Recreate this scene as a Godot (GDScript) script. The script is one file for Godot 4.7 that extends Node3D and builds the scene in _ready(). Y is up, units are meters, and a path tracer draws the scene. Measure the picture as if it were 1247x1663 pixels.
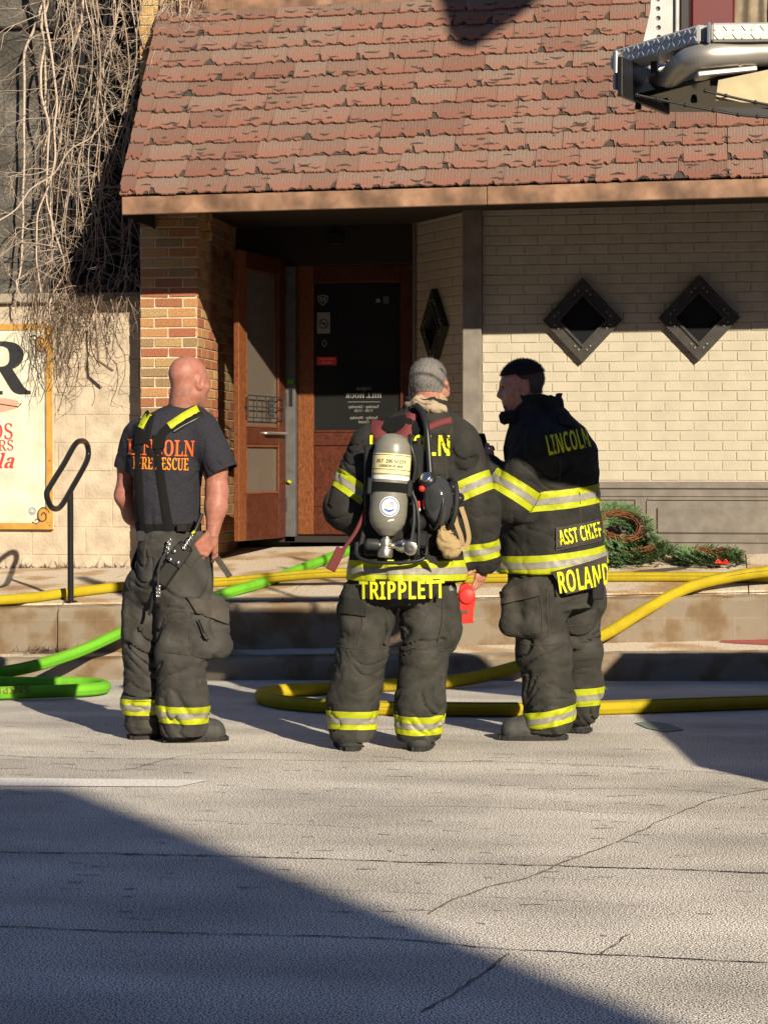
extends Node3D

# ------------------------------------------------------------------ camera, sky, sun, exposure
const SUN_ENERGY := 1.6
const SKY_ENERGY := 0.5
const EXPOSURE := 1.9

var rng := RandomNumberGenerator.new()
var taken := {}
var M := {}


func _ready() -> void:
	rng.seed = 4711
	var cam := Camera3D.new()
	cam.name = "camera"
	add_child(cam)
	cam.position = Vector3(1.51, 1.311, 9.88)
	cam.rotation = Vector3(-0.02348, deg_to_rad(8.7), 0)
	cam.fov = 26.951
	cam.near = 0.05
	cam.far = 600.0
	var env := Environment.new()
	env.background_mode = Environment.BG_SKY
	var sm := ProceduralSkyMaterial.new()
	sm.sky_top_color = Color(0.3, 0.41, 0.6)
	sm.sky_horizon_color = Color(0.62, 0.72, 0.85)
	sm.sky_curve = 0.12
	sm.ground_horizon_color = Color(0.5, 0.5, 0.48)
	sm.ground_bottom_color = Color(0.3, 0.29, 0.27)
	var sky := Sky.new()
	sky.sky_material = sm
	env.sky = sky
	env.background_energy_multiplier = SKY_ENERGY
	env.tonemap_mode = Environment.TONE_MAPPER_LINEAR
	env.tonemap_exposure = EXPOSURE
	env.sdfgi_enabled = true
	env.ssao_enabled = true
	env.ssil_enabled = true
	var we := WorldEnvironment.new()
	we.name = "world"
	we.environment = env
	add_child(we)
	var sun := DirectionalLight3D.new()
	sun.name = "sun"
	sun.light_energy = SUN_ENERGY
	sun.light_color = Color(1.0, 0.945, 0.85)
	sun.light_angular_distance = 0.5
	sun.shadow_enabled = true
	sun.rotation = Vector3(deg_to_rad(-24.0), deg_to_rad(34.5), 0)
	add_child(sun)

	make_materials()
	build_ground()
	build_walls()
	build_awning()
	build_doors()
	build_left_side()
	build_off_frame()
	build_sign()
	build_bucket()
	build_vines()
	build_handrail()
	build_hoses()
	build_wreaths()
	build_person_left()
	build_person_middle()
	build_person_right()
	build_debris()


# ------------------------------------------------------------------ naming
func numbered(called: String, parent: Node) -> String:
	var key := "%d/%s" % [parent.get_instance_id(), called]
	if not taken.has(key):
		taken[key] = 0
		return called
	taken[key] += 1
	return "%s_%03d" % [called, taken[key]]


func thing(called: String, label: String, category: String, at := Vector3.ZERO, turn := 0.0, group := "") -> Node3D:
	var o := Node3D.new()
	o.name = numbered(called, self)
	add_child(o, true)
	o.position = at
	o.rotation.y = turn
	tag(o, label, category, group)
	return o


func tag(o: Node, label: String, category: String, group := "") -> void:
	if label != "":
		o.set_meta("label", label)
	if category != "":
		o.set_meta("category", category)
	if group != "":
		o.set_meta("group", group)


func part(called: String, mesh: Mesh, mat: Material, parent: Node, xf := Transform3D.IDENTITY) -> MeshInstance3D:
	var o := MeshInstance3D.new()
	o.name = numbered(called, parent)
	o.mesh = mesh
	o.material_override = mat
	parent.add_child(o, true)
	o.transform = xf
	return o


func structure(called: String, mesh: Mesh, mat: Material, parent: Node = self, xf := Transform3D.IDENTITY) -> MeshInstance3D:
	var o := part(called, mesh, mat, parent, xf)
	if parent == self:
		o.set_meta("kind", "structure")
	return o


func stuff(o: Node) -> Node:
	o.set_meta("kind", "stuff")
	return o


func at_pos(p: Vector3, b := Basis.IDENTITY) -> Transform3D:
	return Transform3D(b, p)


# ------------------------------------------------------------------ mesh building
class MB:
	var v := PackedVector3Array()
	var n := PackedVector3Array()
	var i := PackedInt32Array()
	var uv := PackedVector2Array()

	func tri(a: Vector3, b: Vector3, c: Vector3) -> void:   # counter-clockwise seen from outside
		var nn := (b - a).cross(c - a).normalized()
		var s := v.size()
		v.append_array([a, b, c])
		n.append_array([nn, nn, nn])
		i.append_array([s, s + 2, s + 1])

	func quad(a: Vector3, b: Vector3, c: Vector3, d: Vector3) -> void:
		var nn := (c - a).cross(d - b).normalized()
		var s := v.size()
		v.append_array([a, b, c, d])
		n.append_array([nn, nn, nn, nn])
		i.append_array([s, s + 2, s + 1, s, s + 3, s + 2])

	func face(p: Array, inside: Vector3) -> void:   # a flat convex face turned away from the inside point
		var c := Vector3.ZERO
		for q in p:
			c += q
		c /= p.size()
		var nn: Vector3 = (p[1] - p[0]).cross(p[2] - p[0])
		if nn.dot(c - inside) < 0:
			p = p.duplicate()
			p.reverse()
		for k in range(1, p.size() - 1):
			tri(p[0], p[k], p[k + 1])

	func prism(poly: Array, z0: float, z1: float) -> void:   # an x-y outline (counter-clockwise) pushed out along z
		var tris := Geometry2D.triangulate_polygon(PackedVector2Array(poly))
		for k in range(0, tris.size(), 3):
			var a: Vector2 = poly[tris[k]]
			var b: Vector2 = poly[tris[k + 1]]
			var c: Vector2 = poly[tris[k + 2]]
			if (b - a).cross(c - a) < 0:
				var t := b
				b = c
				c = t
			tri(Vector3(a.x, a.y, z1), Vector3(b.x, b.y, z1), Vector3(c.x, c.y, z1))
			tri(Vector3(a.x, a.y, z0), Vector3(c.x, c.y, z0), Vector3(b.x, b.y, z0))
		for k in poly.size():
			var a: Vector2 = poly[k]
			var b: Vector2 = poly[(k + 1) % poly.size()]
			quad(Vector3(a.x, a.y, z0), Vector3(b.x, b.y, z0), Vector3(b.x, b.y, z1), Vector3(a.x, a.y, z1))

	func grid(rows: Array, wrap: bool, flip := false) -> void:   # smooth sheet through rows of points
		var base := v.size()
		var nr := rows.size()
		var nc: int = rows[0].size()
		var nn := PackedVector3Array()
		nn.resize(nr * nc)
		var cc := nc if wrap else nc - 1
		for r in nr:
			for c in nc:
				v.append(rows[r][c])
		for r in nr - 1:
			for c in cc:
				var c2 := (c + 1) % nc
				var a := r * nc + c
				var b := r * nc + c2
				var d := (r + 1) * nc + c
				var e := (r + 1) * nc + c2
				var f := (v[base + e] - v[base + a]).cross(v[base + d] - v[base + b])
				if flip:
					f = -f
				nn[a] += f
				nn[b] += f
				nn[d] += f
				nn[e] += f
				if flip:
					i.append_array([base + a, base + b, base + e, base + a, base + e, base + d])
				else:
					i.append_array([base + a, base + e, base + b, base + a, base + d, base + e])
		for k in nn.size():
			n.append(nn[k].normalized())

	func add(o: MB, xf := Transform3D.IDENTITY) -> void:
		var s := v.size()
		for k in o.v.size():
			v.append(xf * o.v[k])
			n.append((xf.basis * o.n[k]).normalized())
		for k in o.i:
			i.append(s + k)

	func mesh() -> ArrayMesh:
		var a := []
		a.resize(Mesh.ARRAY_MAX)
		a[Mesh.ARRAY_VERTEX] = v
		a[Mesh.ARRAY_NORMAL] = n
		a[Mesh.ARRAY_INDEX] = i
		if uv.size() == v.size():
			a[Mesh.ARRAY_TEX_UV] = uv
		var m := ArrayMesh.new()
		m.add_surface_from_arrays(Mesh.PRIMITIVE_TRIANGLES, a)
		return m


func box(size: Vector3, bevel := 0.003, jitter := 0.0, centre := Vector3.ZERO, into: MB = null, b := Basis.IDENTITY) -> MB:
	var m := into if into else MB.new()
	var h := size / 2
	bevel = minf(bevel, minf(h.x, minf(h.y, h.z)) * 0.8)
	var P := {}
	for sx in [-1, 1]:
		for sy in [-1, 1]:
			for sz in [-1, 1]:
				var j := Vector3(rng.randf_range(-1, 1), rng.randf_range(-1, 1), rng.randf_range(-1, 1)) * jitter
				var c := Vector3(h.x * sx, h.y * sy, h.z * sz) + j
				P[[sx, sy, sz]] = [c - Vector3(0, sy, sz) * bevel, c - Vector3(sx, 0, sz) * bevel, c - Vector3(sx, sy, 0) * bevel]
	var T := func(k: Array, ax: int) -> Vector3: return centre + b * P[k][ax]
	for s in [-1, 1]:
		m.face([T.call([s, -1, -1], 0), T.call([s, 1, -1], 0), T.call([s, 1, 1], 0), T.call([s, -1, 1], 0)], centre)
		m.face([T.call([-1, s, -1], 1), T.call([1, s, -1], 1), T.call([1, s, 1], 1), T.call([-1, s, 1], 1)], centre)
		m.face([T.call([-1, -1, s], 2), T.call([1, -1, s], 2), T.call([1, 1, s], 2), T.call([-1, 1, s], 2)], centre)
	if bevel <= 0.0:
		return m
	for a in [-1, 1]:
		for c in [-1, 1]:
			m.face([T.call([a, c, -1], 0), T.call([a, c, 1], 0), T.call([a, c, 1], 1), T.call([a, c, -1], 1)], centre)
			m.face([T.call([a, -1, c], 0), T.call([a, 1, c], 0), T.call([a, 1, c], 2), T.call([a, -1, c], 2)], centre)
			m.face([T.call([-1, a, c], 1), T.call([1, a, c], 1), T.call([1, a, c], 2), T.call([-1, a, c], 2)], centre)
			for d in [-1, 1]:
				m.face([T.call([a, c, d], 0), T.call([a, c, d], 1), T.call([a, c, d], 2)], centre)
	return m


func bar(a: Vector3, b: Vector3, w: float, t: float, up := Vector3.UP, into: MB = null, bevel := 0.002) -> MB:   # a straight box from a to b, w across, t along up
	var z := (b - a).normalized()
	var x := up.cross(z).normalized()
	var y := z.cross(x)
	return box(Vector3(w, t, a.distance_to(b)), bevel, 0.0, (a + b) / 2, into, Basis(x, y, z))


func tube(pts: Array, rad, sides := 10, caps := true, into: MB = null, prof: Array = []) -> MB:
	var m := into if into else MB.new()
	var rows := []
	var t0: Vector3 = (pts[1] - pts[0]).normalized()
	var x := t0.cross(Vector3.UP if absf(t0.y) < 0.9 else Vector3.RIGHT).normalized()
	var y := x.cross(t0)
	var loop: bool = pts[0].is_equal_approx(pts[-1])
	for k in pts.size():
		var t: Vector3
		if loop and (k == 0 or k == pts.size() - 1):
			t = (pts[1] - pts[pts.size() - 2]).normalized()
		elif k == 0:
			t = t0
		elif k == pts.size() - 1:
			t = (pts[k] - pts[k - 1]).normalized()
		else:
			t = (pts[k + 1] - pts[k - 1]).normalized()
		x = (x - t * x.dot(t)).normalized()
		y = x.cross(t)
		var r: float
		if rad is float or rad is int:
			r = rad
		else:
			var at: float = float(k) / (pts.size() - 1) * (rad.size() - 1)
			r = lerpf(rad[int(at)], rad[mini(int(at) + 1, rad.size() - 1)], at - int(at))
		var ring := []
		for s in sides:
			var q := TAU * s / sides
			var rr: float = r * (prof[s] if prof.size() else 1.0)
			ring.append(pts[k] + (x * cos(q) + y * sin(q)) * rr)
		rows.append(ring)
	m.grid(rows, true, true)
	if caps:
		for e in [0, pts.size() - 1]:
			var inside: Vector3 = pts[1] if e == 0 else pts[e - 1]
			m.face(rows[e], inside)
	return m


func lathe(profile: Array, sides := 20, into: MB = null, xf := Transform3D.IDENTITY) -> MB:   # profile of (radius, y) from the bottom up
	var m := MB.new()
	var rows := []
	for p in profile:
		var ring := []
		for s in sides:
			var q := TAU * s / sides
			ring.append(Vector3(cos(q) * p.x, p.y, sin(q) * p.x))
		rows.append(ring)
	m.grid(rows, true, false)
	if into:
		into.add(m, xf)
		return into
	return m


func smooth(pts: Array, step := 0.05, closed := false) -> Array:   # Catmull-Rom through the points
	var out := []
	var c := pts.size()
	for k in (c if closed else c - 1):
		var p0: Vector3 = pts[(k - 1 + c) % c] if closed else pts[maxi(k - 1, 0)]
		var p1: Vector3 = pts[k]
		var p2: Vector3 = pts[(k + 1) % c]
		var p3: Vector3 = pts[(k + 2) % c] if closed else pts[mini(k + 2, c - 1)]
		var n := maxi(1, int(ceil(p1.distance_to(p2) / step)))
		for j in n:
			out.append(p1.cubic_interpolate(p2, p0, p3, float(j) / n))
	if closed:
		out.append(out[0])
	else:
		out.append(pts[c - 1])
	return out


func text_mb(text: String, high: float, face := "Droid Sans", bold := true, squeeze := 1.0, depth := 0.0) -> MB:   # lettering in the x-y plane, centred, capitals about «high» tall
	var tm := TextMesh.new()
	var f := SystemFont.new()
	f.font_names = PackedStringArray([face])
	f.font_weight = 700 if bold else 400
	tm.font = f
	tm.text = text
	tm.font_size = 64
	tm.pixel_size = high / 46.0
	tm.depth = depth
	tm.curve_step = 3.0
	var a := tm.get_mesh_arrays()
	var m := MB.new()
	m.v = a[Mesh.ARRAY_VERTEX]
	m.n = a[Mesh.ARRAY_NORMAL]
	if a[Mesh.ARRAY_INDEX] != null and a[Mesh.ARRAY_INDEX].size():
		m.i = a[Mesh.ARRAY_INDEX]
	else:
		for k in m.v.size():
			m.i.append(k)
	for k in m.v.size():
		m.v[k] = Vector3(m.v[k].x * squeeze, m.v[k].y, m.v[k].z)
	return m


# ------------------------------------------------------------------ materials
func noise_tex(size: int, freq: float, oct: int, c0: float, c1: float, seed_ := 1, kind := FastNoiseLite.TYPE_SIMPLEX_SMOOTH, mid := -1.0) -> NoiseTexture2D:
	var t := NoiseTexture2D.new()
	t.width = size
	t.height = size
	t.seamless = true
	var nz := FastNoiseLite.new()
	nz.noise_type = kind
	nz.seed = seed_
	nz.frequency = freq
	nz.fractal_octaves = oct
	t.noise = nz
	var g := Gradient.new()
	g.set_color(0, Color(c0, c0, c0))
	g.set_color(1, Color(c1, c1, c1))
	if mid >= 0:
		g.add_point(mid, Color(c1, c1, c1) * 0.92)
	t.color_ramp = g
	return t


func mk(called: String, col: Color, rough := 0.8, tex: Texture2D = null, tex_m := 1.0, bump: Texture2D = null, cm := 0.0, det: Texture2D = null, det_m := 4.0, world := true) -> StandardMaterial3D:   # col is linear
	var m := StandardMaterial3D.new()
	m.resource_name = called
	m.albedo_color = col.linear_to_srgb()
	m.roughness = rough
	m.metallic_specular = 0.35
	if tex:
		m.albedo_texture = tex
	if bump:
		m.heightmap_enabled = true
		m.heightmap_texture = bump
		m.heightmap_scale = cm
	if tex or bump:
		m.uv1_triplanar = true
		m.uv1_world_triplanar = world
		m.uv1_scale = Vector3.ONE / tex_m
	if det:
		m.detail_enabled = true
		m.detail_albedo = det
		m.detail_blend_mode = BaseMaterial3D.BLEND_MODE_MUL
		m.detail_uv_layer = BaseMaterial3D.DETAIL_UV_2
		m.uv2_triplanar = true
		m.uv2_world_triplanar = world
		m.uv2_scale = Vector3.ONE / det_m
	M[called] = m
	return m


func shingle_tex() -> ImageTexture:   # granules: red towards the butt, greyer and ribbed towards the top of the tab
	var im := Image.create(384, 256, false, Image.FORMAT_RGB8)
	var a := FastNoiseLite.new()
	a.seed = 61
	a.frequency = 0.22
	var b := FastNoiseLite.new()
	b.seed = 62
	b.frequency = 0.02
	for y in 256:
		var up := 1.0 - y / 255.0   # 1 at the top of the tab
		for x in 384:
			var n := a.get_noise_2d(x, y) * 0.5 + a.get_noise_2d(x * 2.3, y * 2.3) * 0.5
			var w := b.get_noise_2d(x, y)
			var rib := sin(x * TAU / 29.0 + w * 3.0 + up * 2.0)
			var g := smoothstep(0.26, 0.5, up + w * 0.3)
			var v := 0.86 + n * 0.42 + rib * 0.04 * (0.5 + g)
			var c := Color(1.0, 0.93, 0.9).lerp(Color(0.93, 1.0, 1.0), g * 0.9) * v
			im.set_pixel(x, y, Color(clampf(c.r, 0, 1), clampf(c.g, 0, 1), clampf(c.b, 0, 1)))
	return ImageTexture.create_from_image(im)


func make_materials() -> void:
	var speck := noise_tex(1024, 0.15, 2, 0.15, 1.0, 3, FastNoiseLite.TYPE_SIMPLEX)
	speck.color_ramp.add_point(0.38, Color(0.5, 0.5, 0.51))
	speck.color_ramp.add_point(0.5, Color(0.82, 0.815, 0.81))
	speck.color_ramp.add_point(0.64, Color(1, 1, 1))
	var lumps := noise_tex(1024, 0.17, 3, 0.0, 1.0, 4, FastNoiseLite.TYPE_SIMPLEX)
	var grain := noise_tex(1024, 0.05, 5, 0.62, 1.0, 5)
	var blotch := noise_tex(512, 0.008, 5, 0.55, 1.0, 7)
	var streak := noise_tex(512, 0.009, 5, 0.76, 1.0, 8)
	var stain := noise_tex(512, 0.009, 5, 0.5, 1.0, 6)
	stain.color_ramp.set_color(0, Color(0.72, 0.61, 0.48))
	stain.color_ramp.add_point(0.34, Color(0.88, 0.8, 0.7))
	stain.color_ramp.add_point(0.52, Color(1, 1, 1))
	var blush := noise_tex(512, 0.012, 4, 0.8, 1.0, 23)
	blush.color_ramp.set_color(0, Color(1.0, 0.82, 0.78))
	blush.color_ramp.set_color(1, Color(1, 1, 1))
	var faint := noise_tex(512, 0.012, 4, 0.93, 1.0, 27)
	var soft := noise_tex(512, 0.01, 4, 0.82, 1.0, 9)
	var pit := noise_tex(512, 0.06, 4, 0.0, 1.0, 11)
	var rock := noise_tex(512, 0.035, 5, 0.0, 1.0, 12)
	var ripple := noise_tex(512, 0.02, 3, 0.0, 1.0, 13)
	var cell := noise_tex(512, 0.09, 2, 0.45, 1.0, 15, FastNoiseLite.TYPE_CELLULAR)
	var weave := noise_tex(512, 0.3, 2, 0.7, 1.0, 17)
	var crumple := noise_tex(512, 0.011, 3, 0.0, 1.0, 19, FastNoiseLite.TYPE_SIMPLEX_SMOOTH)
	(crumple.noise as FastNoiseLite).fractal_type = FastNoiseLite.FRACTAL_RIDGED
	(crumple.noise as FastNoiseLite).domain_warp_enabled = true
	(crumple.noise as FastNoiseLite).domain_warp_amplitude = 20.0
	M["grain_tex"] = grain
	M["blotch_tex"] = blotch
	mk("asphalt", Color(1, 0.925, 0.805), 0.95, speck, 1.3, lumps, 0.2, streak, 4.5)
	M["asphalt"].uv2_scale = Vector3(0.16, 0.25, 0.3)
	mk("crack_tar", Color(0.045, 0.042, 0.04), 0.9)
	mk("crack_dark", Color(0.13, 0.115, 0.1), 0.95)
	mk("road_paint", Color(0.95, 0.92, 0.86), 0.8, grain, 0.7)
	mk("red_paint", Color(0.48, 0.128, 0.112), 0.9, speck, 0.7)
	mk("pale_green_paint", Color(0.256, 0.336, 0.272), 0.9, speck, 0.7)
	mk("concrete", Color(0.757, 0.642, 0.493), 0.95, grain, 0.9, pit, 0.2, stain, 2.6)
	mk("kerb_concrete", Color(0.95, 0.78, 0.57), 0.95, grain, 0.22, lumps, 1.8, stain, 1.9)
	mk("joint_dirt", Color(0.08, 0.065, 0.05), 1.0)
	mk("cream_paint", Color(0.395, 0.352, 0.272), 0.75, faint, 1.4, pit, 0.08, null)
	mk("cream_mortar", Color(0.382, 0.34, 0.262), 0.8, faint, 1.4, pit, 0.2)
	mk("block_paint", Color(0.477, 0.396, 0.293), 0.8, soft, 0.9, pit, 0.25)
	var bricks := [Color(0.72, 0.38, 0.165), Color(0.60, 0.28, 0.125), Color(0.52, 0.21, 0.10), Color(0.66, 0.43, 0.2), Color(0.47, 0.31, 0.16), Color(0.55, 0.2, 0.11)]
	for k in bricks.size():
		mk("orange_brick_%d" % k, bricks[k], 0.9, grain, 0.2, rock, 0.5, soft, 0.1)
	mk("pier_mortar", Color(0.75, 0.63, 0.45), 0.95, grain, 0.5, pit, 0.3)
	var golds := [Color(0.70, 0.45, 0.16), Color(0.62, 0.36, 0.12), Color(0.74, 0.52, 0.22)]
	for k in golds.size():
		mk("gold_brick_%d" % k, golds[k], 0.9, grain, 0.2, rock, 0.4)
	var sh := [Color(0.26, 0.138, 0.105), Color(0.225, 0.117, 0.09), Color(0.275, 0.155, 0.12), Color(0.24, 0.138, 0.108), Color(0.265, 0.165, 0.13)]
	var st := shingle_tex()
	for k in sh.size():
		var m := mk("shingle_%d" % k, sh[k], 0.95)
		m.albedo_texture = st
		m.heightmap_enabled = true
		m.heightmap_texture = st
		m.heightmap_scale = 0.35
	mk("shingle_under", Color(0.085, 0.07, 0.058), 0.95, speck, 0.6)
	mk("felt", Color(0.055, 0.04, 0.035), 0.95)
	mk("tan_metal", Color(0.368, 0.212, 0.132), 0.55, soft, 1.5, null, 0, blotch, 1.0)
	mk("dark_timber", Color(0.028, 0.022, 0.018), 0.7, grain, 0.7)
	mk("soffit", Color(0.05, 0.04, 0.032), 0.8, grain, 0.8)
	mk("taupe_paint", Color(0.185, 0.162, 0.137), 0.6, soft, 0.8)
	mk("bronze", Color(0.048, 0.044, 0.0384), 0.45, soft, 0.5)
	mk("rivet", Color(0.16, 0.152, 0.136), 0.4)
	var glass := mk("dark_glass", Color(0.012, 0.013, 0.015), 0.12)
	glass.metallic_specular = 0.25
	var pane := mk("clear_pane", Color(0.06, 0.06, 0.06), 0.03)
	pane.transparency = BaseMaterial3D.TRANSPARENCY_ALPHA
	pane.albedo_color.a = 0.12
	var dpane := mk("tinted_pane", Color(0.2, 0.165, 0.13), 0.2)  # brown-grey tint, partly see-through
	dpane.transparency = BaseMaterial3D.TRANSPARENCY_ALPHA
	dpane.albedo_color.a = 0.3
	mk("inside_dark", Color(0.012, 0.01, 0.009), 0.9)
	var wood_noise := NoiseTexture2D.new()
	wood_noise.width = 512
	wood_noise.height = 512
	wood_noise.seamless = true
	var wn := FastNoiseLite.new()
	wn.seed = 21
	wn.frequency = 0.02
	wn.fractal_octaves = 4
	wn.domain_warp_enabled = true
	wn.domain_warp_amplitude = 18.0
	wood_noise.noise = wn
	var wg := Gradient.new()
	wg.set_color(0, Color(0.45, 0.42, 0.4))
	wg.set_color(1, Color(1, 1, 1))
	for k in 7:
		wg.add_point(0.1 + 0.12 * k, Color(1, 1, 1) * (0.62 if k % 2 == 0 else 0.98))
	wood_noise.color_ramp = wg
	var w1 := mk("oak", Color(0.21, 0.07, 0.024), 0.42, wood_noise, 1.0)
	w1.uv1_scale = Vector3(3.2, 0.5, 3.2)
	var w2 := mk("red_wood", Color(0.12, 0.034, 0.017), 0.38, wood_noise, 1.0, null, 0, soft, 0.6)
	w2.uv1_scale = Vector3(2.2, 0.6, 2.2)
	mk("steel", Color(0.62, 0.6, 0.57), 0.3).metallic = 0.9
	mk("jamb_paint", Color(0.0896, 0.0875, 0.0854), 0.5, soft, 0.5)
	mk("iron", Color(0.025, 0.025, 0.027), 0.45)
	mk("stucco", Color(0.22, 0.2, 0.172), 0.95, grain, 0.8, rock, 0.8, blotch, 2.0)
	mk("shade_dark_wall", Color(0.03, 0.03, 0.034), 0.9, grain, 0.8, null, 0, blotch, 1.2)  # charcoal wall, darkened further: the shade behind the vines is in the colour
	mk("coping", Color(0.4, 0.344, 0.264), 0.9, grain, 0.6)
	mk("board_white", Color(0.64, 0.595, 0.461), 0.5, soft, 1.2)
	mk("board_gold", Color(0.496, 0.264, 0.056), 0.55, soft, 0.7)
	mk("print_black", Color(0.02, 0.02, 0.022), 0.6)
	mk("print_red", Color(0.44, 0.04, 0.04), 0.6)
	mk("print_pink", Color(0.624, 0.264, 0.192), 0.6)
	mk("print_blue", Color(0.06, 0.1, 0.32), 0.6)
	mk("print_white", Color(0.6, 0.6, 0.576), 0.6)
	mk("print_grey", Color(0.2, 0.2, 0.195), 0.6)
	mk("sticker_red", Color(0.5, 0.03, 0.03), 0.5)
	mk("vine_pale", Color(0.629, 0.51, 0.408), 0.95, grain, 0.1)
	mk("vine_dark", Color(0.17, 0.115, 0.08), 0.95, grain, 0.1)
	mk("vine_mid", Color(0.425, 0.323, 0.246), 0.95, grain, 0.1)
	mk("black_enamel", Color(0.012, 0.012, 0.013), 0.28)
	mk("yellow_hose", Color(0.62, 0.47, 0.012), 0.85, grain, 0.3, weave, 0.1, soft, 0.7)
	mk("green_hose", Color(0.2, 0.62, 0.03), 0.85, grain, 0.3, weave, 0.1, soft, 0.7)
	mk("hose_stripe", Color(0.12, 0.1, 0.02), 0.8)
	mk("needles", Color(0.0765, 0.145, 0.051), 0.7)
	mk("needles_pale", Color(0.128, 0.195, 0.09), 0.7)
	mk("wicker", Color(0.208, 0.068, 0.024), 0.75, grain, 0.2)
	mk("ribbon_red", Color(0.5, 0.02, 0.02), 0.5)
	# clothes and people
	mk("gear_black", Color(0.0478, 0.0459, 0.0404), 0.92, weave, 0.2, crumple, 0.22, blotch, 0.7, false)
	mk("gear_dirty", Color(0.0975, 0.0919, 0.082), 0.95, weave, 0.2, crumple, 0.22, blotch, 0.7, false)
	mk("gear_green", Color(0.0766, 0.0743, 0.0638), 0.95, weave, 0.2, crumple, 0.22, blotch, 0.7, false)
	mk("flap_brown", Color(0.111, 0.0978, 0.0826), 0.95, weave, 0.2, crumple, 0.22, blotch, 0.7, false)
	mk("seam_thread", Color(0.035, 0.03, 0.026), 0.95)
	mk("tee_navy", Color(0.027, 0.026, 0.036), 0.9, grain, 0.6, crumple, 0.5, null, 1.0, false)
	mk("lime", Color(0.56, 0.62, 0.014), 0.6, weave, 0.1, null, 0, soft, 0.3, false)
	mk("silver_tape", Color(0.368, 0.352, 0.296), 0.45, weave, 0.08, null, 0, soft, 0.2, false)
	mk("letter_lime", Color(0.6, 0.62, 0.016), 0.6)
	mk("letter_orange", Color(0.6, 0.096, 0.016), 0.7)
	mk("letter_amber", Color(0.64, 0.2, 0.016), 0.7)
	mk("webbing", Color(0.006, 0.006, 0.006), 0.95, weave, 0.05, null, 0, null, 1, false)
	mk("maroon_web", Color(0.16, 0.035, 0.035), 0.8, weave, 0.05, null, 0, null, 1, false)
	mk("leather", Color(0.012, 0.011, 0.01), 0.4)
	var fair := mk("skin_fair", Color(0.41, 0.228, 0.163), 0.5, soft, 0.15, pit, 0.02, blush, 0.25, false)
	fair.subsurf_scatter_enabled = true
	fair.subsurf_scatter_strength = 0.12
	var ruddy := mk("skin_pink", Color(0.347, 0.181, 0.138), 0.5, soft, 0.15, pit, 0.02, blush, 0.25, false)
	ruddy.subsurf_scatter_enabled = true
	ruddy.subsurf_scatter_strength = 0.12
	var shade_skin := mk("skin_lifted", Color(0.62, 0.38, 0.285), 0.5, soft, 0.15, pit, 0.02, blush, 0.25, false)  # skin colour raised to offset the shade on the right man's face
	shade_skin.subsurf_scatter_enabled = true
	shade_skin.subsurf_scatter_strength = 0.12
	mk("hair_grey", Color(0.21, 0.195, 0.18), 0.9, weave, 0.05, weave, 0.2, null, 1, false)
	mk("hair_dark", Color(0.03, 0.022, 0.018), 0.8, weave, 0.05, weave, 0.2, null, 1, false)
	mk("hair_side", Color(0.12, 0.095, 0.08), 0.9, weave, 0.05, weave, 0.2, null, 1, false)
	mk("eye_white", Color(0.6, 0.58, 0.55), 0.3)
	mk("eye_dark", Color(0.02, 0.015, 0.012), 0.2)
	mk("lip", Color(0.40, 0.15, 0.12), 0.5)
	mk("hood_tan", Color(0.4, 0.32, 0.22), 0.9, weave, 0.08, weave, 0.1, null, 1, false)
	mk("rubber", Color(0.02, 0.019, 0.018), 0.7, soft, 0.2)
	mk("boot_grey", Color(0.05, 0.05, 0.047), 0.7, soft, 0.2)
	mk("carbon", Color(0.42, 0.41, 0.33), 0.3, grain, 0.12, null, 0, speck, 0.25, false)
	M["carbon"].clearcoat_enabled = true
	M["carbon"].clearcoat = 0.6
	mk("label_cream", Color(0.592, 0.528, 0.288), 0.5)
	mk("black_plastic", Color(0.014, 0.014, 0.015), 0.35)
	mk("chrome", Color(0.55, 0.54, 0.5), 0.22).metallic = 1.0
	mk("brass", Color(0.38, 0.36, 0.31), 0.35).metallic = 0.9
	mk("tan_strap", Color(0.4, 0.288, 0.144), 0.85, weave, 0.06, null, 0, null, 1, false)
	var visor := mk("visor", Color(0.03, 0.032, 0.033), 0.08)
	visor.metallic_specular = 0.6
	mk("red_plastic", Color(0.44, 0.024, 0.0144), 0.4)
	mk("blue_cloth", Color(0.16, 0.22, 0.3), 0.7)
	# aerial bucket, engine
	mk("tread_plate", Color(0.4, 0.4, 0.39), 0.4).metallic = 0.35
	mk("dull_metal", Color(0.38, 0.36, 0.32), 0.42).metallic = 0.7
	mk("white_enamel", Color(0.444, 0.438, 0.42), 0.4, soft, 0.6)
	mk("maroon_enamel", Color(0.09, 0.012, 0.014), 0.35)
	mk("canvas_beige", Color(0.336, 0.272, 0.192), 0.9, blotch, 0.5)
	mk("cream_enamel", Color(0.432, 0.36, 0.204), 0.5, soft, 0.8)
	mk("engine_red", Color(0.42, 0.02, 0.018), 0.3)
	mk("far_brick", Color(0.3, 0.17, 0.11), 0.9, cell, 0.5)


# ------------------------------------------------------------------ ground
func road_y(z: float) -> float:
	return -0.011 * maxf(0.0, -z)


func riser_z(x: float) -> float:
	return -3.0 - 0.19 * (x + 2.9)


func kerb_z(x: float) -> float:
	return -2.75 - 0.147 * (x + 2.9)


func riser_top(x: float) -> float:
	return 0.391 + 0.0138 * (x + 2.9)


func walk_y(x: float, z: float) -> float:
	var h := riser_top(x)
	var rz := riser_z(x)
	return h + (rz - z) * (0.56 + 0.017 * (x + 2.5) - h) / (rz + 5.2)


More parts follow.
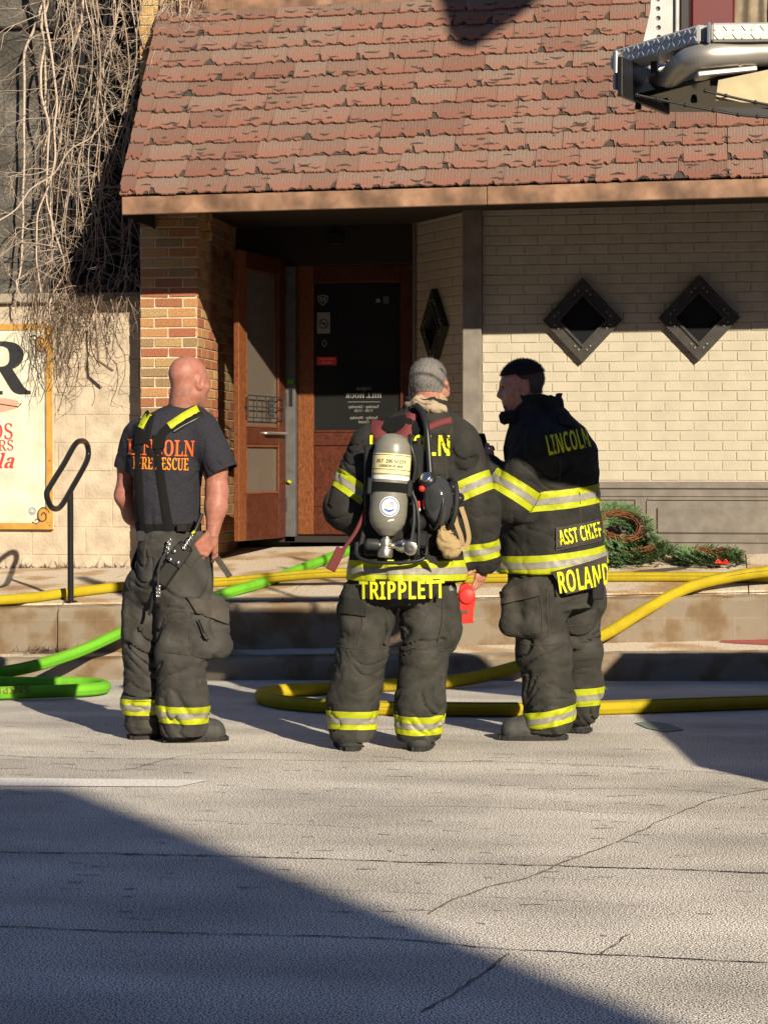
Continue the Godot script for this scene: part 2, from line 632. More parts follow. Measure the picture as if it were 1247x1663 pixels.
func hexa(p: Array, into: MB) -> MB:   # four bottom corners then the four above them
	var c := Vector3.ZERO
	for q in p:
		c += q
	c /= 8.0
	into.face([p[0], p[1], p[2], p[3]], c)
	into.face([p[4], p[5], p[6], p[7]], c)
	for k in 4:
		into.face([p[k], p[(k + 1) % 4], p[4 + (k + 1) % 4], p[4 + k]], c)
	return into


func stone_run(xa: float, xb: float, front: Callable, y0: Callable, y1: Callable, deep: float, rough: float) -> MB:   # a length of kerb with a worn round nose
	var m := MB.new()
	var rows := []
	var nz := FastNoiseLite.new()
	nz.seed = 31
	nz.frequency = 9.0
	var n := maxi(3, int((xb - xa) / 0.05))
	for k in n + 1:
		var x := lerpf(xa, xb, float(k) / n)
		var zf: float = front.call(x)
		var a: float = y0.call(x)
		var b: float = y1.call(x)
		var row := []
		for q in [[0.012, a - 0.05], [0.012, a], [0.006, lerpf(a, b, 0.3)], [0.0, lerpf(a, b, 0.6)], [0.0, b - 0.035], [-0.008, b - 0.014], [-0.024, b - 0.003], [-0.05, b], [-deep, b + 0.004]]:
			var w: float = nz.get_noise_3d(x, q[1], q[0]) * rough
			row.append(Vector3(x, q[1] + w * 0.4, zf + q[0] + w))
		rows.append(row)
	m.grid(rows, false, false)
	for e in [rows[0], rows[n]]:
		var poly: Array = e.duplicate()
		poly.append(Vector3(e[8].x, e[0].y, e[8].z))
		for k in range(1, poly.size() - 1):
			m.face([poly[0], poly[k], poly[k + 1]], (rows[0][4] + rows[n][4]) / 2 - Vector3(0, 0, 0.05))
	return m


func strip(pts: Array, w0: float, wander: float, lift: float, f: Callable) -> MB:   # a ragged ribbon lying on the ground: pts are (x, z)
	var m := MB.new()
	var way := []
	for k in pts.size():
		way.append(Vector3(pts[k].x, 0, pts[k].y))
	way = smooth(way, 0.03)
	var rows := []
	var off := 0.0
	for k in way.size():
		off = off * 0.85 + rng.randf_range(-1, 1) * wander
		var t: Vector3 = (way[mini(k + 1, way.size() - 1)] - way[maxi(k - 1, 0)]).normalized()
		var s := Vector3(-t.z, 0, t.x)
		var w := w0 * rng.randf_range(0.35, 1.3)
		var c: Vector3 = way[k] + s * off
		var a := c - s * w / 2
		var b := c + s * w / 2
		a.y = f.call(a.x, a.z) + lift
		b.y = f.call(b.x, b.z) + lift
		rows.append([a, b])
	m.grid(rows, false, false)
	for k in m.n.size():
		m.n[k] = Vector3.UP
	return m


func flat_patch(pts: Array, f: Callable, lift: float) -> MB:
	var m := MB.new()
	var pv := PackedVector2Array()
	for p in pts:
		pv.append(p)
	var tr := Geometry2D.triangulate_polygon(pv)
	for k in range(0, tr.size(), 3):
		var q := []
		for j in 3:
			var p := pv[tr[k + j]]
			q.append(Vector3(p.x, f.call(p.x, p.y) + lift, p.y))
		m.face(q, q[0] - Vector3.UP)
	return m


func build_ground() -> void:
	var m := MB.new()
	var rows := []
	for z in [-2.4, -1.2, 0.0, 2.0, 6.0, 12.0, 20.0, 60.0, 300.0]:
		var row := []
		for x in [-300.0, -40.0, -8.0, 0.0, 8.0, 40.0, 300.0]:
			row.append(Vector3(x, road_y(z), z if z > -2 else kerb_z(clampf(x, -40, 40)) - 0.02))
		rows.append(row)
	for r in rows[0].size():
		rows[0][r].y = road_y(rows[0][r].z if absf(rows[0][r].x) < 9 else -3.0)
	m.grid(rows, false, false)
	var road := structure("road", m.mesh(), M.asphalt)
	var RY := func(_x: float, z: float) -> float: return road_y(z)
	var cracks := [
		[[Vector2(-2.2, 3.06), Vector2(-0.907, 3.018), Vector2(-0.216, 2.981), Vector2(0.611, 2.986), Vector2(1.211, 2.98), Vector2(2.6, 3.03)], 0.011],
		[[Vector2(-1.6, 4.09), Vector2(-0.525, 4.107), Vector2(-0.018, 4.126), Vector2(0.657, 4.123), Vector2(1.101, 4.203), Vector2(2.4, 4.24)], 0.009],
		[[Vector2(1.849, 1.089), Vector2(1.504, 1.54), Vector2(1.248, 2.34), Vector2(1.117, 2.72), Vector2(0.982, 3.099), Vector2(0.786, 3.463), Vector2(0.695, 3.771)], 0.008],
		[[Vector2(-1.617, 0.756), Vector2(-1.16, 0.767), Vector2(-0.125, 0.687), Vector2(0.841, 0.616), Vector2(1.749, 0.881)], 0.007],
		[[Vector2(-1.236, 1.066), Vector2(-0.976, 1.119), Vector2(-0.803, 0.632), Vector2(-0.558, 0.472)], 0.005],
		[[Vector2(1.287, 3.95), Vector2(1.232, 4.198)], 0.007],
		[[Vector2(0.989, 4.235), Vector2(0.89, 4.652), Vector2(0.842, 4.869)], 0.008],
		[[Vector2(0.9, 1.35), Vector2(1.25, 1.28), Vector2(1.6, 1.36)], 0.005],
		[[Vector2(-1.5, 2.35), Vector2(-0.4, 2.3), Vector2(0.3, 2.36)], 0.004],
		[[Vector2(0.1, 1.9), Vector2(0.7, 1.83), Vector2(1.3, 1.92)], 0.004],
		[[Vector2(-0.2, 3.5), Vector2(0.4, 3.46), Vector2(1.3, 3.55)], 0.003],
	]
	for c in cracks:
		part("crack", strip(c[0], c[1], 0.006, 0.003, RY).mesh(), M.crack_tar if c[1] > 0.0085 else M.crack_dark, road)
	var pits := MB.new()
	for k in 420:
		var z := -1.6 + 5.6 * pow(rng.randf(), 0.8)
		var x := rng.randf_range(-1.9, 2.4)
		var a := Vector2(x, z)
		var w := rng.randf_range(0.008, 0.05) * (1.5 if z < 1.5 else 0.8)
		pits.add(strip([a - Vector2(w, rng.randf_range(-0.01, 0.01)), a, a + Vector2(w, rng.randf_range(-0.01, 0.01))], rng.randf_range(0.003, 0.008), 0.003, 0.0025 + 0.000002 * k, RY))
	stuff(part("pit", pits.mesh(), M.crack_dark, road))
	part("painted_line", flat_patch([Vector2(-3.6, 1.62), Vector2(-1.599, 1.428), Vector2(-0.519, 1.332), Vector2(-0.604, 1.53), Vector2(-1.522, 1.638), Vector2(-3.6, 1.84)], RY, 0.004).mesh(), M.road_paint, road)
	part("painted_mark", flat_patch([Vector2(1.132, -0.952), Vector2(1.2, -1.04), Vector2(1.29, -0.95), Vector2(1.381, -0.691), Vector2(1.294, -0.571), Vector2(1.2, -0.72)], RY, 0.004).mesh(), M.pale_green_paint, road)
	# kerb, landing step and pavement
	var kt := func(x: float) -> float: return 0.09 + 0.01 * (x + 2.8)
	var rb := func(x: float) -> float: return 0.115 + 0.0155 * (x + 2.9)
	var kcuts := [-12.0, -6.0, -2.95, -0.35, 2.3, 5.0, 12.0]
	var kerb := Node3D.new()
	kerb.name = "kerb"
	add_child(kerb)
	kerb.set_meta("kind", "structure")
	for k in kcuts.size() - 1:
		part("kerb_stone", stone_run(kcuts[k] + 0.004, kcuts[k + 1] - 0.004, kerb_z, func(x: float) -> float: return road_y(kerb_z(x)), kt, 0.16, 0.012).mesh(), M.kerb_concrete, kerb)
	m = MB.new()
	rows = []
	for k in 25:
		var x := -12.0 + k
		rows.append([Vector3(x, kt.call(x) + 0.003, kerb_z(x) - 0.158), Vector3(x, rb.call(x), riser_z(x) - 0.06 if riser_z(x) < kerb_z(x) - 0.2 else kerb_z(x) - 0.25)])
	m.grid(rows, false, false)
	var landing := structure("landing", m.mesh(), M.concrete)
	part("painted_mark", flat_patch([Vector2(1.56, -3.79), Vector2(1.6, -3.88), Vector2(1.75, -3.9), Vector2(2.041, -3.93), Vector2(2.3, -3.86), Vector2(2.3, -3.74), Vector2(1.9, -3.73), Vector2(1.648, -3.76)], func(x: float, z: float) -> float: return lerpf(kt.call(x) + 0.003, rb.call(x), clampf((kerb_z(x) - 0.158 - z) / (kerb_z(x) - 0.098 - riser_z(x)), 0, 1)), 0.004).mesh(), M.red_paint, landing)
	var step := Node3D.new()
	step.name = "pavement_step"
	add_child(step)
	step.set_meta("kind", "structure")
	var scuts := [-12.0, -6.0, -2.545, 0.62, 3.2, 7.0, 12.0]
	for k in scuts.size() - 1:
		part("step_stone", stone_run(scuts[k] + 0.006, scuts[k + 1] - 0.006, riser_z, rb, func(x: float) -> float: return riser_top(x), 0.2, 0.02).mesh(), M.kerb_concrete, step)
	var walk := Node3D.new()
	walk.name = "pavement"
	add_child(walk)
	walk.set_meta("kind", "structure")
	var xc := [-12.0, -6.0, -4.0, -2.57, -1.2, 0.62, 1.75, 3.2, 6.0, 12.0]
	for k in xc.size() - 1:
		for zz in [[0.0, 0.55], [0.55, 1.0]]:
			var c := []
			for lev in [-0.1, 0.0]:
				for q in [[0, 0], [1, 0], [1, 1], [0, 1]]:
					var x: float = xc[k + q[0]] + (0.004 if q[0] == 0 else -0.004)
					var za := riser_z(x) - 0.196
					var zb := -5.5
					if zz[1] == 1.0 and xc[k] > -2.6 and xc[k + 1] < 1:
						zb = -6.4
					var z := lerpf(za, zb, zz[q[1]] if zb > -6 else (zz[0] * (za + 5.5) / (za + 6.4) if q[1] == 0 else 1.0)) + (-0.004 if q[1] == 0 else 0.004)
					c.append(Vector3(x, walk_y(x, z) + lev, z))
			part("paving_slab", hexa(c, MB.new()).mesh(), M.concrete, walk)
	m = MB.new()
	rows = []
	for k in 13:
		var x := -12.0 + 2 * k
		rows.append([Vector3(x, walk_y(x, riser_z(x) - 0.19) - 0.012, riser_z(x) - 0.19), Vector3(x, walk_y(x, -5.5) - 0.012, -5.5), Vector3(x, walk_y(x, -6.6) - 0.012, -6.6)])
	m.grid(rows, false, false)
	part("joint_bed", m.mesh(), M.joint_dirt, walk)


# ------------------------------------------------------------------ brickwork
func wall_node(called: String, label: String, origin: Vector3, along: Vector3) -> Node3D:
	var o := thing(called, label, "wall")
	o.transform = Transform3D(Basis(along, Vector3.UP, along.cross(Vector3.UP)), origin)
	return o


func lay(o: Node3D, called: String, w: float, y0: float, y1: float, bl: float, bh: float, joint: float, proud: float, mats: Array, bevel: float, jitter: float, first := 0) -> void:
	var forms := []
	for k in 5:
		forms.append(box(Vector3(bl - joint, bh - joint, 0.05), bevel, jitter).mesh())
	var rest := MB.new()
	var laid := 0
	var row := first
	var y := y0
	while y + bh * 0.4 < y1:
		var x := -bl / 2 if row % 2 else 0.0
		x += rng.randf_range(-0.004, 0.004)
		while x < w - 0.015:
			var a := maxf(x, -joint / 2)
			var b := minf(x + bl, w + joint / 2)
			if b - a > 0.03:
				var h: float = minf(bh, y1 - y)
				var sx := (b - a - joint) / (bl - joint)
				var sy := (h - joint) / (bh - joint)
				var xf := Transform3D(Basis.from_scale(Vector3(sx, sy, 1)), Vector3((a + b) / 2, y + h / 2, proud - 0.025 + rng.randf_range(-0.0012, 0.0012)))
				var m: Mesh = forms[rng.randi() % 5]
				if laid < 296:
					part(called, m, mats[rng.randi() % mats.size()], o, xf)
				else:
					rest.add(box(Vector3(bl - joint, bh - joint, 0.05), bevel, jitter), xf)
				laid += 1
			x += bl
		y += bh
		row += 1
	if rest.v.size():
		stuff(part(called + "work", rest.mesh(), mats[0], o))


func build_walls() -> void:
	var cream := [M.cream_paint]
	# the long cream wall with the diamond windows
	var o := wall_node("painted_brick_wall", "long cream painted brick wall under the eave with two diamond windows", Vector3(-0.12, 0, -5.45), Vector3.RIGHT)
	part("mortar", box(Vector3(2.9, 2.6, 0.2), 0.0, 0.0, Vector3(1.45, 1.9, -0.101)).mesh(), M.cream_mortar, o)
	lay(o, "brick", 2.26, 1.175, 3.14, 0.2, 0.0705, 0.009, 0.0036, cream, 0.003, 0.0008)
	part("sill", box(Vector3(2.9, 0.05, 0.09), 0.006, 0.0, Vector3(1.45, 1.145, 0.0)).mesh(), M.taupe_paint, o)
	part("base_panel", box(Vector3(2.9, 0.57, 0.07), 0.004, 0.0, Vector3(1.45, 0.83, 0.0)).mesh(), M.taupe_paint, o)
	part("top_rail", box(Vector3(2.9, 0.045, 0.07), 0.005, 0.0, Vector3(1.45, 1.085, 0.008)).mesh(), M.taupe_paint, o)
	part("skirting", box(Vector3(2.9, 0.12, 0.08), 0.005, 0.0, Vector3(1.45, 0.67, 0.008)).mesh(), M.taupe_paint, o)
	for q in [[0.02, 1.1], [1.18, 2.5]]:
		var xa: float = q[0]
		var xb: float = q[1]
		var f := MB.new()
		for e in [[Vector3(xa, 1.045, 0.038), Vector3(xb, 1.045, 0.038)], [Vector3(xa, 0.745, 0.038), Vector3(xb, 0.745, 0.038)]]:
			box(Vector3(xb - xa, 0.014, 0.016), 0.004, 0.0, (e[0] + e[1]) / 2, f)
		for x in [xa, xb]:
			box(Vector3(0.014, 0.286, 0.016), 0.004, 0.0, Vector3(x, 0.895, 0.0375), f)
		part("panel_moulding", f.mesh(), M.taupe_paint, o)
		part("raised_panel", box(Vector3(xb - xa - 0.13, 0.19, 0.03), 0.012, 0.0, Vector3((xa + xb) / 2, 0.895, 0.035)).mesh(), M.taupe_paint, o)
	part("corner_post", box(Vector3(0.135, 2.62, 0.16), 0.006, 0.0, Vector3(-0.07, 1.87, -0.01)).mesh(), M.taupe_paint, o)
	part("post_plinth", box(Vector3(0.16, 0.16, 0.185), 0.006, 0.0, Vector3(-0.07, 0.68, -0.01)).mesh(), M.taupe_paint, o)
	# the splayed cream wall beside the door
	var a := Vector3(-0.69, 0, -6.12)
	var b := Vector3(-0.265, 0, -5.5)
	o = wall_node("painted_brick_wall", "short splayed cream brick wall between the doorway and the post", a, (b - a).normalized())
	var w := a.distance_to(b)
	part("mortar", box(Vector3(w, 2.6, 0.15), 0.0, 0.0, Vector3(w / 2, 1.9, -0.076)).mesh(), M.cream_mortar, o)
	lay(o, "brick", w, 0.62, 3.2, 0.2, 0.0705, 0.009, 0.0036, cream, 0.003, 0.0008)
	part("edge_trim", box(Vector3(0.03, 2.6, 0.06), 0.003, 0.0, Vector3(0.0, 1.9, 0.0)).mesh(), M.taupe_paint, o)
	# diamond windows
	diamond("diamond window with black bolted frame, nearer the corner post", Vector3(0.6, 2.319, -5.444), Vector3.RIGHT, 0.283, 0.302)
	diamond("diamond window with black bolted frame, the one farther right on the cream wall", Vector3(1.42, 2.328, -5.444), Vector3.RIGHT, 0.285, 0.304)
	var mid := a.lerp(b, 0.47)
	diamond("narrow looking diamond window with black frame on the splayed wall by the door", Vector3(mid.x, 2.3, mid.z) + Vector3(-0.82, 0, 0.57) * 0.006, (b - a).normalized(), 0.19, 0.29)
	# orange brick pier and its return into the doorway
	var ob := []
	for k in 6:
		ob.append(M["orange_brick_%d" % k])
	ob.append_array([ob[0], ob[0], ob[1], ob[3]])
	o = wall_node("brick_pier", "face of the orange and brown brick pier left of the doorway", Vector3(-2.5, 0, -4.9), Vector3.RIGHT)
	part("mortar", box(Vector3(0.41, 2.75, 1.0), 0.0, 0.0, Vector3(0.205, 1.825, -0.501)).mesh(), M.pier_mortar, o)
	lay(o, "brick", 0.41, 0.5, 3.18, 0.205, 0.0705, 0.011, 0.006, ob, 0.003, 0.002)
	o = wall_node("brick_pier", "side of the brick pier turning back towards the open wooden door", Vector3(-2.088, 0, -4.9), Vector3(0, 0, -1))
	part("mortar", box(Vector3(1.35, 2.75, 0.1), 0.0, 0.0, Vector3(0.675, 1.825, -0.052)).mesh(), M.pier_mortar, o)
	lay(o, "brick", 1.3, 0.5, 3.18, 0.205, 0.0705, 0.011, 0.006, ob, 0.003, 0.002, 1)
	# golden brick upper wall above and beside the awning
	var gb := [M.gold_brick_0, M.gold_brick_1, M.gold_brick_2, M.gold_brick_0]
	o = wall_node("upper_brick_wall", "golden brick upper wall showing above and beside the shingle awning", Vector3(-2.57, 0, -5.16), Vector3.RIGHT)
	part("mortar", box(Vector3(5.4, 4.0, 0.3), 0.0, 0.0, Vector3(2.7, 5.15, -0.152)).mesh(), M.pier_mortar, o)
	lay(o, "brick", 0.52, 2.9, 4.64, 0.205, 0.0705, 0.011, 0.006, gb, 0.003, 0.002)
	for k in 46:
		part("brick", box(Vector3(0.058, 0.195, 0.05), 0.003, 0.002).mesh(), gb[rng.randi() % 4], o, at_pos(Vector3(0.56 + 0.0705 * k, 4.745, -0.019)))


func diamond(label: String, at: Vector3, along: Vector3, hw: float, hh: float) -> void:
	var o := thing("diamond_window", label, "window", at)
	o.basis = Basis(along, Vector3.UP, along.cross(Vector3.UP))
	var out := [Vector2(hw, 0), Vector2(0, hh), Vector2(-hw, 0), Vector2(0, -hh)]
	for k in 4:
		var p: Vector2 = out[k]
		var q: Vector2 = out[(k + 1) % 4]
		var s := 0.57
		var m := MB.new()
		m.prism([p * 0.998, q * 0.998, q * s, p * s], 0.0, 0.045)
		m.prism([p * 0.66, q * 0.66, q * s, p * s], 0.046, 0.056)
		m.prism([p * 1.0, q * 1.0, q * 0.93, p * 0.93], 0.046, 0.05)
		part("frame_bar", m.mesh(), M.bronze, o)
		for t in [0.13, 0.24, 0.76, 0.87]:
			var c := p.lerp(q, t) * 0.8
			part("bolt", lathe([Vector2(0.009, 0), Vector2(0.008, 0.004), Vector2(0.004, 0.007), Vector2(0.0, 0.008)], 8).mesh(), M.rivet, o, Transform3D(Basis(Vector3.RIGHT, PI / 2), Vector3(c.x, c.y, 0.045)))
	var g := MB.new()
	g.prism([out[0] * 0.6, out[1] * 0.6, out[2] * 0.6, out[3] * 0.6], 0.012, 0.02)
	part("pane", g.mesh(), M.dark_glass, o)


# ------------------------------------------------------------------ shingle awning
func build_awning() -> void:
	var o := thing("shingle_awning", "sloping awning of worn red shingles with tan metal fascia", "awning", Vector3(0, 2.985, 0))
	o.rotation.z = 0.0095
	var xl := -2.39
	var xr := 4.4
	var zf := -4.04
	var ztop := -5.15
	var h0 := 0.117
	var h1 := 1.56
	var up := Vector3(0, h1 - h0, ztop - zf).normalized()
	var nrm := Vector3.RIGHT.cross(up)
	var len := Vector3(0, h1 - h0, ztop - zf).length()
	var m := MB.new()
	hexa([Vector3(xl, h0 - 0.03, zf - 0.02), Vector3(xr, h0 - 0.03, zf - 0.02), Vector3(xr, h1 - 0.03, ztop), Vector3(xl, h1 - 0.03, ztop), Vector3(xl, h0, zf), Vector3(xr, h0, zf), Vector3(xr, h1, ztop), Vector3(xl, h1, ztop)], m)
	part("roof_deck", m.mesh(), M.shingle_under, o)
	for q in [[xl, 0.06], [0.06, xr]]:
		part("fascia_board", box(Vector3(q[1] - q[0] - 0.003, 0.119, 0.03), 0.005, 0.0, Vector3((q[0] + q[1]) / 2, 0.0595, zf + 0.005)).mesh(), M.tan_metal, o)
	part("soffit_board", box(Vector3(xr - xl, 0.02, 2.2), 0.0, 0.0, Vector3((xl + xr) / 2, 0.14, zf - 1.12)).mesh(), M.soffit, o)
	part("eave_beam", box(Vector3(xr - xl - 0.02, 0.09, 0.09), 0.004, 0.0, Vector3((xl + xr) / 2, 0.09, zf - 0.06)).mesh(), M.dark_timber, o)
	m = MB.new()
	m.face([Vector3(xl, 0.0, zf), Vector3(xl, h0, zf), Vector3(xl, h1, ztop), Vector3(xl, 0.0, ztop)], Vector3(0, 0.4, -4.5))
	part("end_panel", m.mesh(), M.dark_timber, o)
	part("flashing", box(Vector3(xr - xl - 0.08, 0.1, 0.03), 0.004, 0.0, Vector3((xl + xr) / 2 + 0.05, h1 + 0.045, ztop + 0.006)).mesh(), M.tan_metal, o)
	# shingles: torn tabs in overlapping courses, their corners broken away
	var forms := []
	var tw := 0.29
	for k in 24:
		var lo := []
		var n := 22
		var bites := []
		for j in [1, 2, 3, 3][k % 4]:
			bites.append([rng.randf_range(-0.13, 0.13), rng.randf_range(0.014, 0.034), rng.randf_range(0.014, 0.042)])
		if k % 3 == 0:
			bites.append([-0.145, rng.randf_range(0.02, 0.05), rng.randf_range(0.04, 0.085)])
		if k % 3 == 1:
			bites.append([0.145, rng.randf_range(0.02, 0.05), rng.randf_range(0.04, 0.085)])
		for j in n + 1:
			var xx := lerpf(-tw / 2 + 0.002, tw / 2 - 0.002, float(j) / n)
			var y := rng.randf_range(0.0, 0.008)
			for q in bites:
				if absf(xx - q[0]) < q[1]:
					y = maxf(y, q[2] * (1.0 - pow(absf(xx - q[0]) / q[1], 3.0) * 0.6) * rng.randf_range(0.85, 1.1))
			lo.append(Vector2(xx, y))
		lo.append(Vector2(tw / 2 - 0.002, 0.2))
		lo.append(Vector2(-tw / 2 + 0.002, 0.2))
		m = MB.new()
		m.prism(lo, 0.0, 0.011)
		for p in m.v:
			m.uv.append(Vector2(p.x / tw + 0.5, 1.0 - p.y / 0.2))
		forms.append(m.mesh())
	var y := -0.012
	while y < len - 0.02:
		part("under_course", box(Vector3(xr - xl - 0.02, minf(0.11, len - y - 0.005), 0.005), 0.0).mesh(), M.shingle_under, o, Transform3D(Basis(Vector3.RIGHT, up, nrm) * Basis(Vector3.RIGHT, -deg_to_rad(5.0)), Vector3((xl + xr) / 2, h0, zf) + up * (y + 0.017 + minf(0.11, len - y - 0.005) / 2) + nrm * 0.0195))
		var x := xl + 0.06 - rng.randf_range(0, 0.2)
		while x < 3.0:
			var wdt := tw * rng.randf_range(0.72, 1.1)
			var a := maxf(x, xl - 0.012)
			var b := minf(x + wdt, xr)
			if b - a > 0.07:
				var bs := Basis(Vector3.RIGHT, up, nrm) * Basis(Vector3.RIGHT, -deg_to_rad(5.6 + rng.randf_range(-0.3, 0.8))) * Basis(Vector3(0, 0, 1), rng.randf_range(-0.01, 0.01))
				bs = bs * Basis.from_scale(Vector3((b - a) / tw, minf(1.0, (len - y) / 0.2), 1))
				var p: Vector3 = Vector3((a + b) / 2, h0, zf) + up * (y + rng.randf_range(-0.005, 0.005)) + nrm * (0.027 + rng.randf_range(0, 0.003))
				part("shingle", forms[rng.randi() % 24], M["shingle_%d" % (rng.randi() % 5)], o, Transform3D(bs, p))
			x += wdt
		y += 0.1555
	# dark slivers where the top layer has cracked away
	var chips := MB.new()
	for k in 520:
		var q := Vector2(rng.randf_range(xl + 0.1, 2.6), 0.0)
		var row := rng.randi() % 12
		q.y = 0.1555 * row + (rng.randf_range(0.004, 0.06) if rng.randf() < 0.75 else rng.randf_range(0.06, 0.12))
		var wv := rng.randf_range(0.01, 0.05)
		var hv := rng.randf_range(0.004, 0.013)
		var bend := rng.randf_range(-0.02, 0.025)
		var rows := []
		for j in 6:
			var t := j / 5.0
			var xx := q.x + (t - 0.5) * 2 * wv
			var yy := q.y + bend * (4 * (t - 0.5) * (t - 0.5)) + rng.randf_range(-0.002, 0.002)
			var th := hv * (1.0 - absf(t - 0.5) * 1.7) + 0.001
			var pair := []
			for e in [-1.0, 1.0]:
				var y2: float = yy + e * th
				pair.append(Vector3(xx, h0, zf) + up * y2 + nrm * (0.0415 - fposmod(y2 + 0.012, 0.1555) * 0.098))
			rows.append(pair)
		chips.grid(rows, false, false)
	stuff(part("torn_chip", chips.mesh(), M.shingle_under, o))
	# cap shingles along the left edge
	y = 0.0
	while y < len - 0.06:
		part("cap_shingle", forms[rng.randi() % 24], M["shingle_%d" % (rng.randi() % 4)], o, Transform3D(Basis(Vector3.RIGHT, up, nrm) * Basis(Vector3.RIGHT, -0.09) * Basis.from_scale(Vector3(0.36, 1, 1)), Vector3(xl + 0.035, h0, zf) + up * y + nrm * 0.042))
		y += 0.1555


# ------------------------------------------------------------------ doorway
func build_doors() -> void:
	# dark room behind the glass
	var o := thing("doorway", "dark timber doorway surround with the grey jamb and dim room behind", "doorway")
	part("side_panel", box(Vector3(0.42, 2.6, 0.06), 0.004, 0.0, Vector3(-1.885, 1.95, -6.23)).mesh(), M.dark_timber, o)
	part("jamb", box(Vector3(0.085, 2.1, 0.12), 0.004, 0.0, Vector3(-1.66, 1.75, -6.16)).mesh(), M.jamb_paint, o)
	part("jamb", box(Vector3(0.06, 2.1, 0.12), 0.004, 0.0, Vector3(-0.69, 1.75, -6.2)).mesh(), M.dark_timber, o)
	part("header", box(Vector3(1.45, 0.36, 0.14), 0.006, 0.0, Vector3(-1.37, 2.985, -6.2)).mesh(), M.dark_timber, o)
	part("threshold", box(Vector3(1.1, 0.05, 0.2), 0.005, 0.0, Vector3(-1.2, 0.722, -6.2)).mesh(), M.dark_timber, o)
	part("door_closer_box", box(Vector3(0.1, 0.09, 0.06), 0.004, 0.0, Vector3(-1.3, 3.0, -6.1)).mesh(), M.black_enamel, o)
	part("latch_tag", box(Vector3(0.045, 0.03, 0.006), 0.001, 0.0, Vector3(-1.655, 1.92, -6.095)).mesh(), M.green_hose, o)
	part("strike_plate", box(Vector3(0.025, 0.13, 0.006), 0.001, 0.0, Vector3(-1.65, 1.8, -6.096)).mesh(), M.black_plastic, o)
	part("yellow_tag", box(Vector3(0.03, 0.02, 0.025), 0.002, 0.0, Vector3(-1.66, 1.16, -6.085), null, Basis(Vector3(0, 0, 1), -0.5)).mesh(), M.lime, o)
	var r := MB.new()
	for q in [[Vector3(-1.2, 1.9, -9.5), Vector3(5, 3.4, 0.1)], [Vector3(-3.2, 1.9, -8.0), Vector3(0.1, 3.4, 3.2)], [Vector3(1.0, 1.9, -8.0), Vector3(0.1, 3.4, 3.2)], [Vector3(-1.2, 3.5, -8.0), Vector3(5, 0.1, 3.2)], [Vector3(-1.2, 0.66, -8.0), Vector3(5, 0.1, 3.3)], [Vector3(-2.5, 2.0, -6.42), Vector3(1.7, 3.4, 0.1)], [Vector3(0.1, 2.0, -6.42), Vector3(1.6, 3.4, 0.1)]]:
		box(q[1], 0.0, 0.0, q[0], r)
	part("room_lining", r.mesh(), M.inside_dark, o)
	# inner door: oak stiles, tall glass, panels below
	o = thing("glass_door", "closed inner door with oak stile, tall dark glass and reversed lettering", "door", Vector3(-1.615, 0.755, -6.2))
	var wd := 0.89
	var hd := 2.05
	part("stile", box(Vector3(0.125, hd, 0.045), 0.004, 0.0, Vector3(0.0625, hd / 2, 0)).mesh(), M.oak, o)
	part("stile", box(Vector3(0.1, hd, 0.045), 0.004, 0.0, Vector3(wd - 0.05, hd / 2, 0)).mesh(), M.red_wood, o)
	part("top_rail", box(Vector3(wd - 0.226, 0.13, 0.043), 0.004, 0.0, Vector3(wd / 2 + 0.0125, hd - 0.065, 0)).mesh(), M.red_wood, o)
	part("bottom_rail", box(Vector3(wd - 0.226, 0.21, 0.043), 0.004, 0.0, Vector3(wd / 2 + 0.0125, 0.105, 0)).mesh(), M.red_wood, o)
	part("lock_rail", box(Vector3(wd - 0.226, 0.1, 0.043), 0.004, 0.0, Vector3(wd / 2 + 0.0125, 0.73, 0)).mesh(), M.red_wood, o)
	part("lower_panel", box(Vector3(wd - 0.226, 0.47, 0.02), 0.006, 0.0, Vector3(wd / 2 + 0.0125, 0.445, 0)).mesh(), M.red_wood, o)
	part("glass", box(Vector3(wd - 0.226, 1.14, 0.008), 0.0, 0.0, Vector3(wd / 2 + 0.0125, 1.35, 0)).mesh(), M.clear_pane, o)
	part("glazing_bead", bar(Vector3(0.128, 0.79, 0.02), Vector3(wd - 0.1, 0.79, 0.02), 0.012, 0.016, Vector3.UP).mesh(), M.red_wood, o)
	var back := Basis(Vector3.UP, PI)
	var px := 0.62
	for q in [["Original", 0.024, 1.115, 0.0], ["HILL HOUR", 0.036, 1.06, 0.0], ["Tuesday - Saturday", 0.021, 0.975, 0.0], ["11:00 - 11:00", 0.019, 0.945, 0.0], ["Sunday - Monday", 0.021, 0.892, 0.0], ["Closed", 0.021, 0.86, 0.0]]:
		part("lettering", text_mb(q[0], q[1], "Droid Serif" if q[1] > 0.03 else "Droid Sans", q[1] > 0.03, 0.95, 0.001).mesh(), M.print_grey, o, Transform3D(back, Vector3(px - 0.11, q[2], 0.007)))
	part("lettering_rule", box(Vector3(0.25, 0.003, 0.001), 0.0, 0.0, Vector3(px - 0.11, 1.012, 0.006)).mesh(), M.print_grey, o)
	# decals down the left of the glass
	var sh := MB.new()
	sh.prism([Vector2(0, -0.045), Vector2(0.035, -0.012), Vector2(0.042, 0.03), Vector2(0, 0.042), Vector2(-0.042, 0.03), Vector2(-0.035, -0.012)], 0.0, 0.001)
	part("shield_decal", sh.mesh(), M.print_grey, o, at_pos(Vector3(0.195, 1.79, 0.006)))
	sh = MB.new()
	sh.prism([Vector2(0, -0.036), Vector2(0.028, -0.008), Vector2(0.034, 0.024), Vector2(0, 0.034), Vector2(-0.034, 0.024), Vector2(-0.028, -0.008)], 0.0, 0.001)
	part("shield_decal", sh.mesh(), M.black_plastic, o, at_pos(Vector3(0.195, 1.79, 0.0075)))
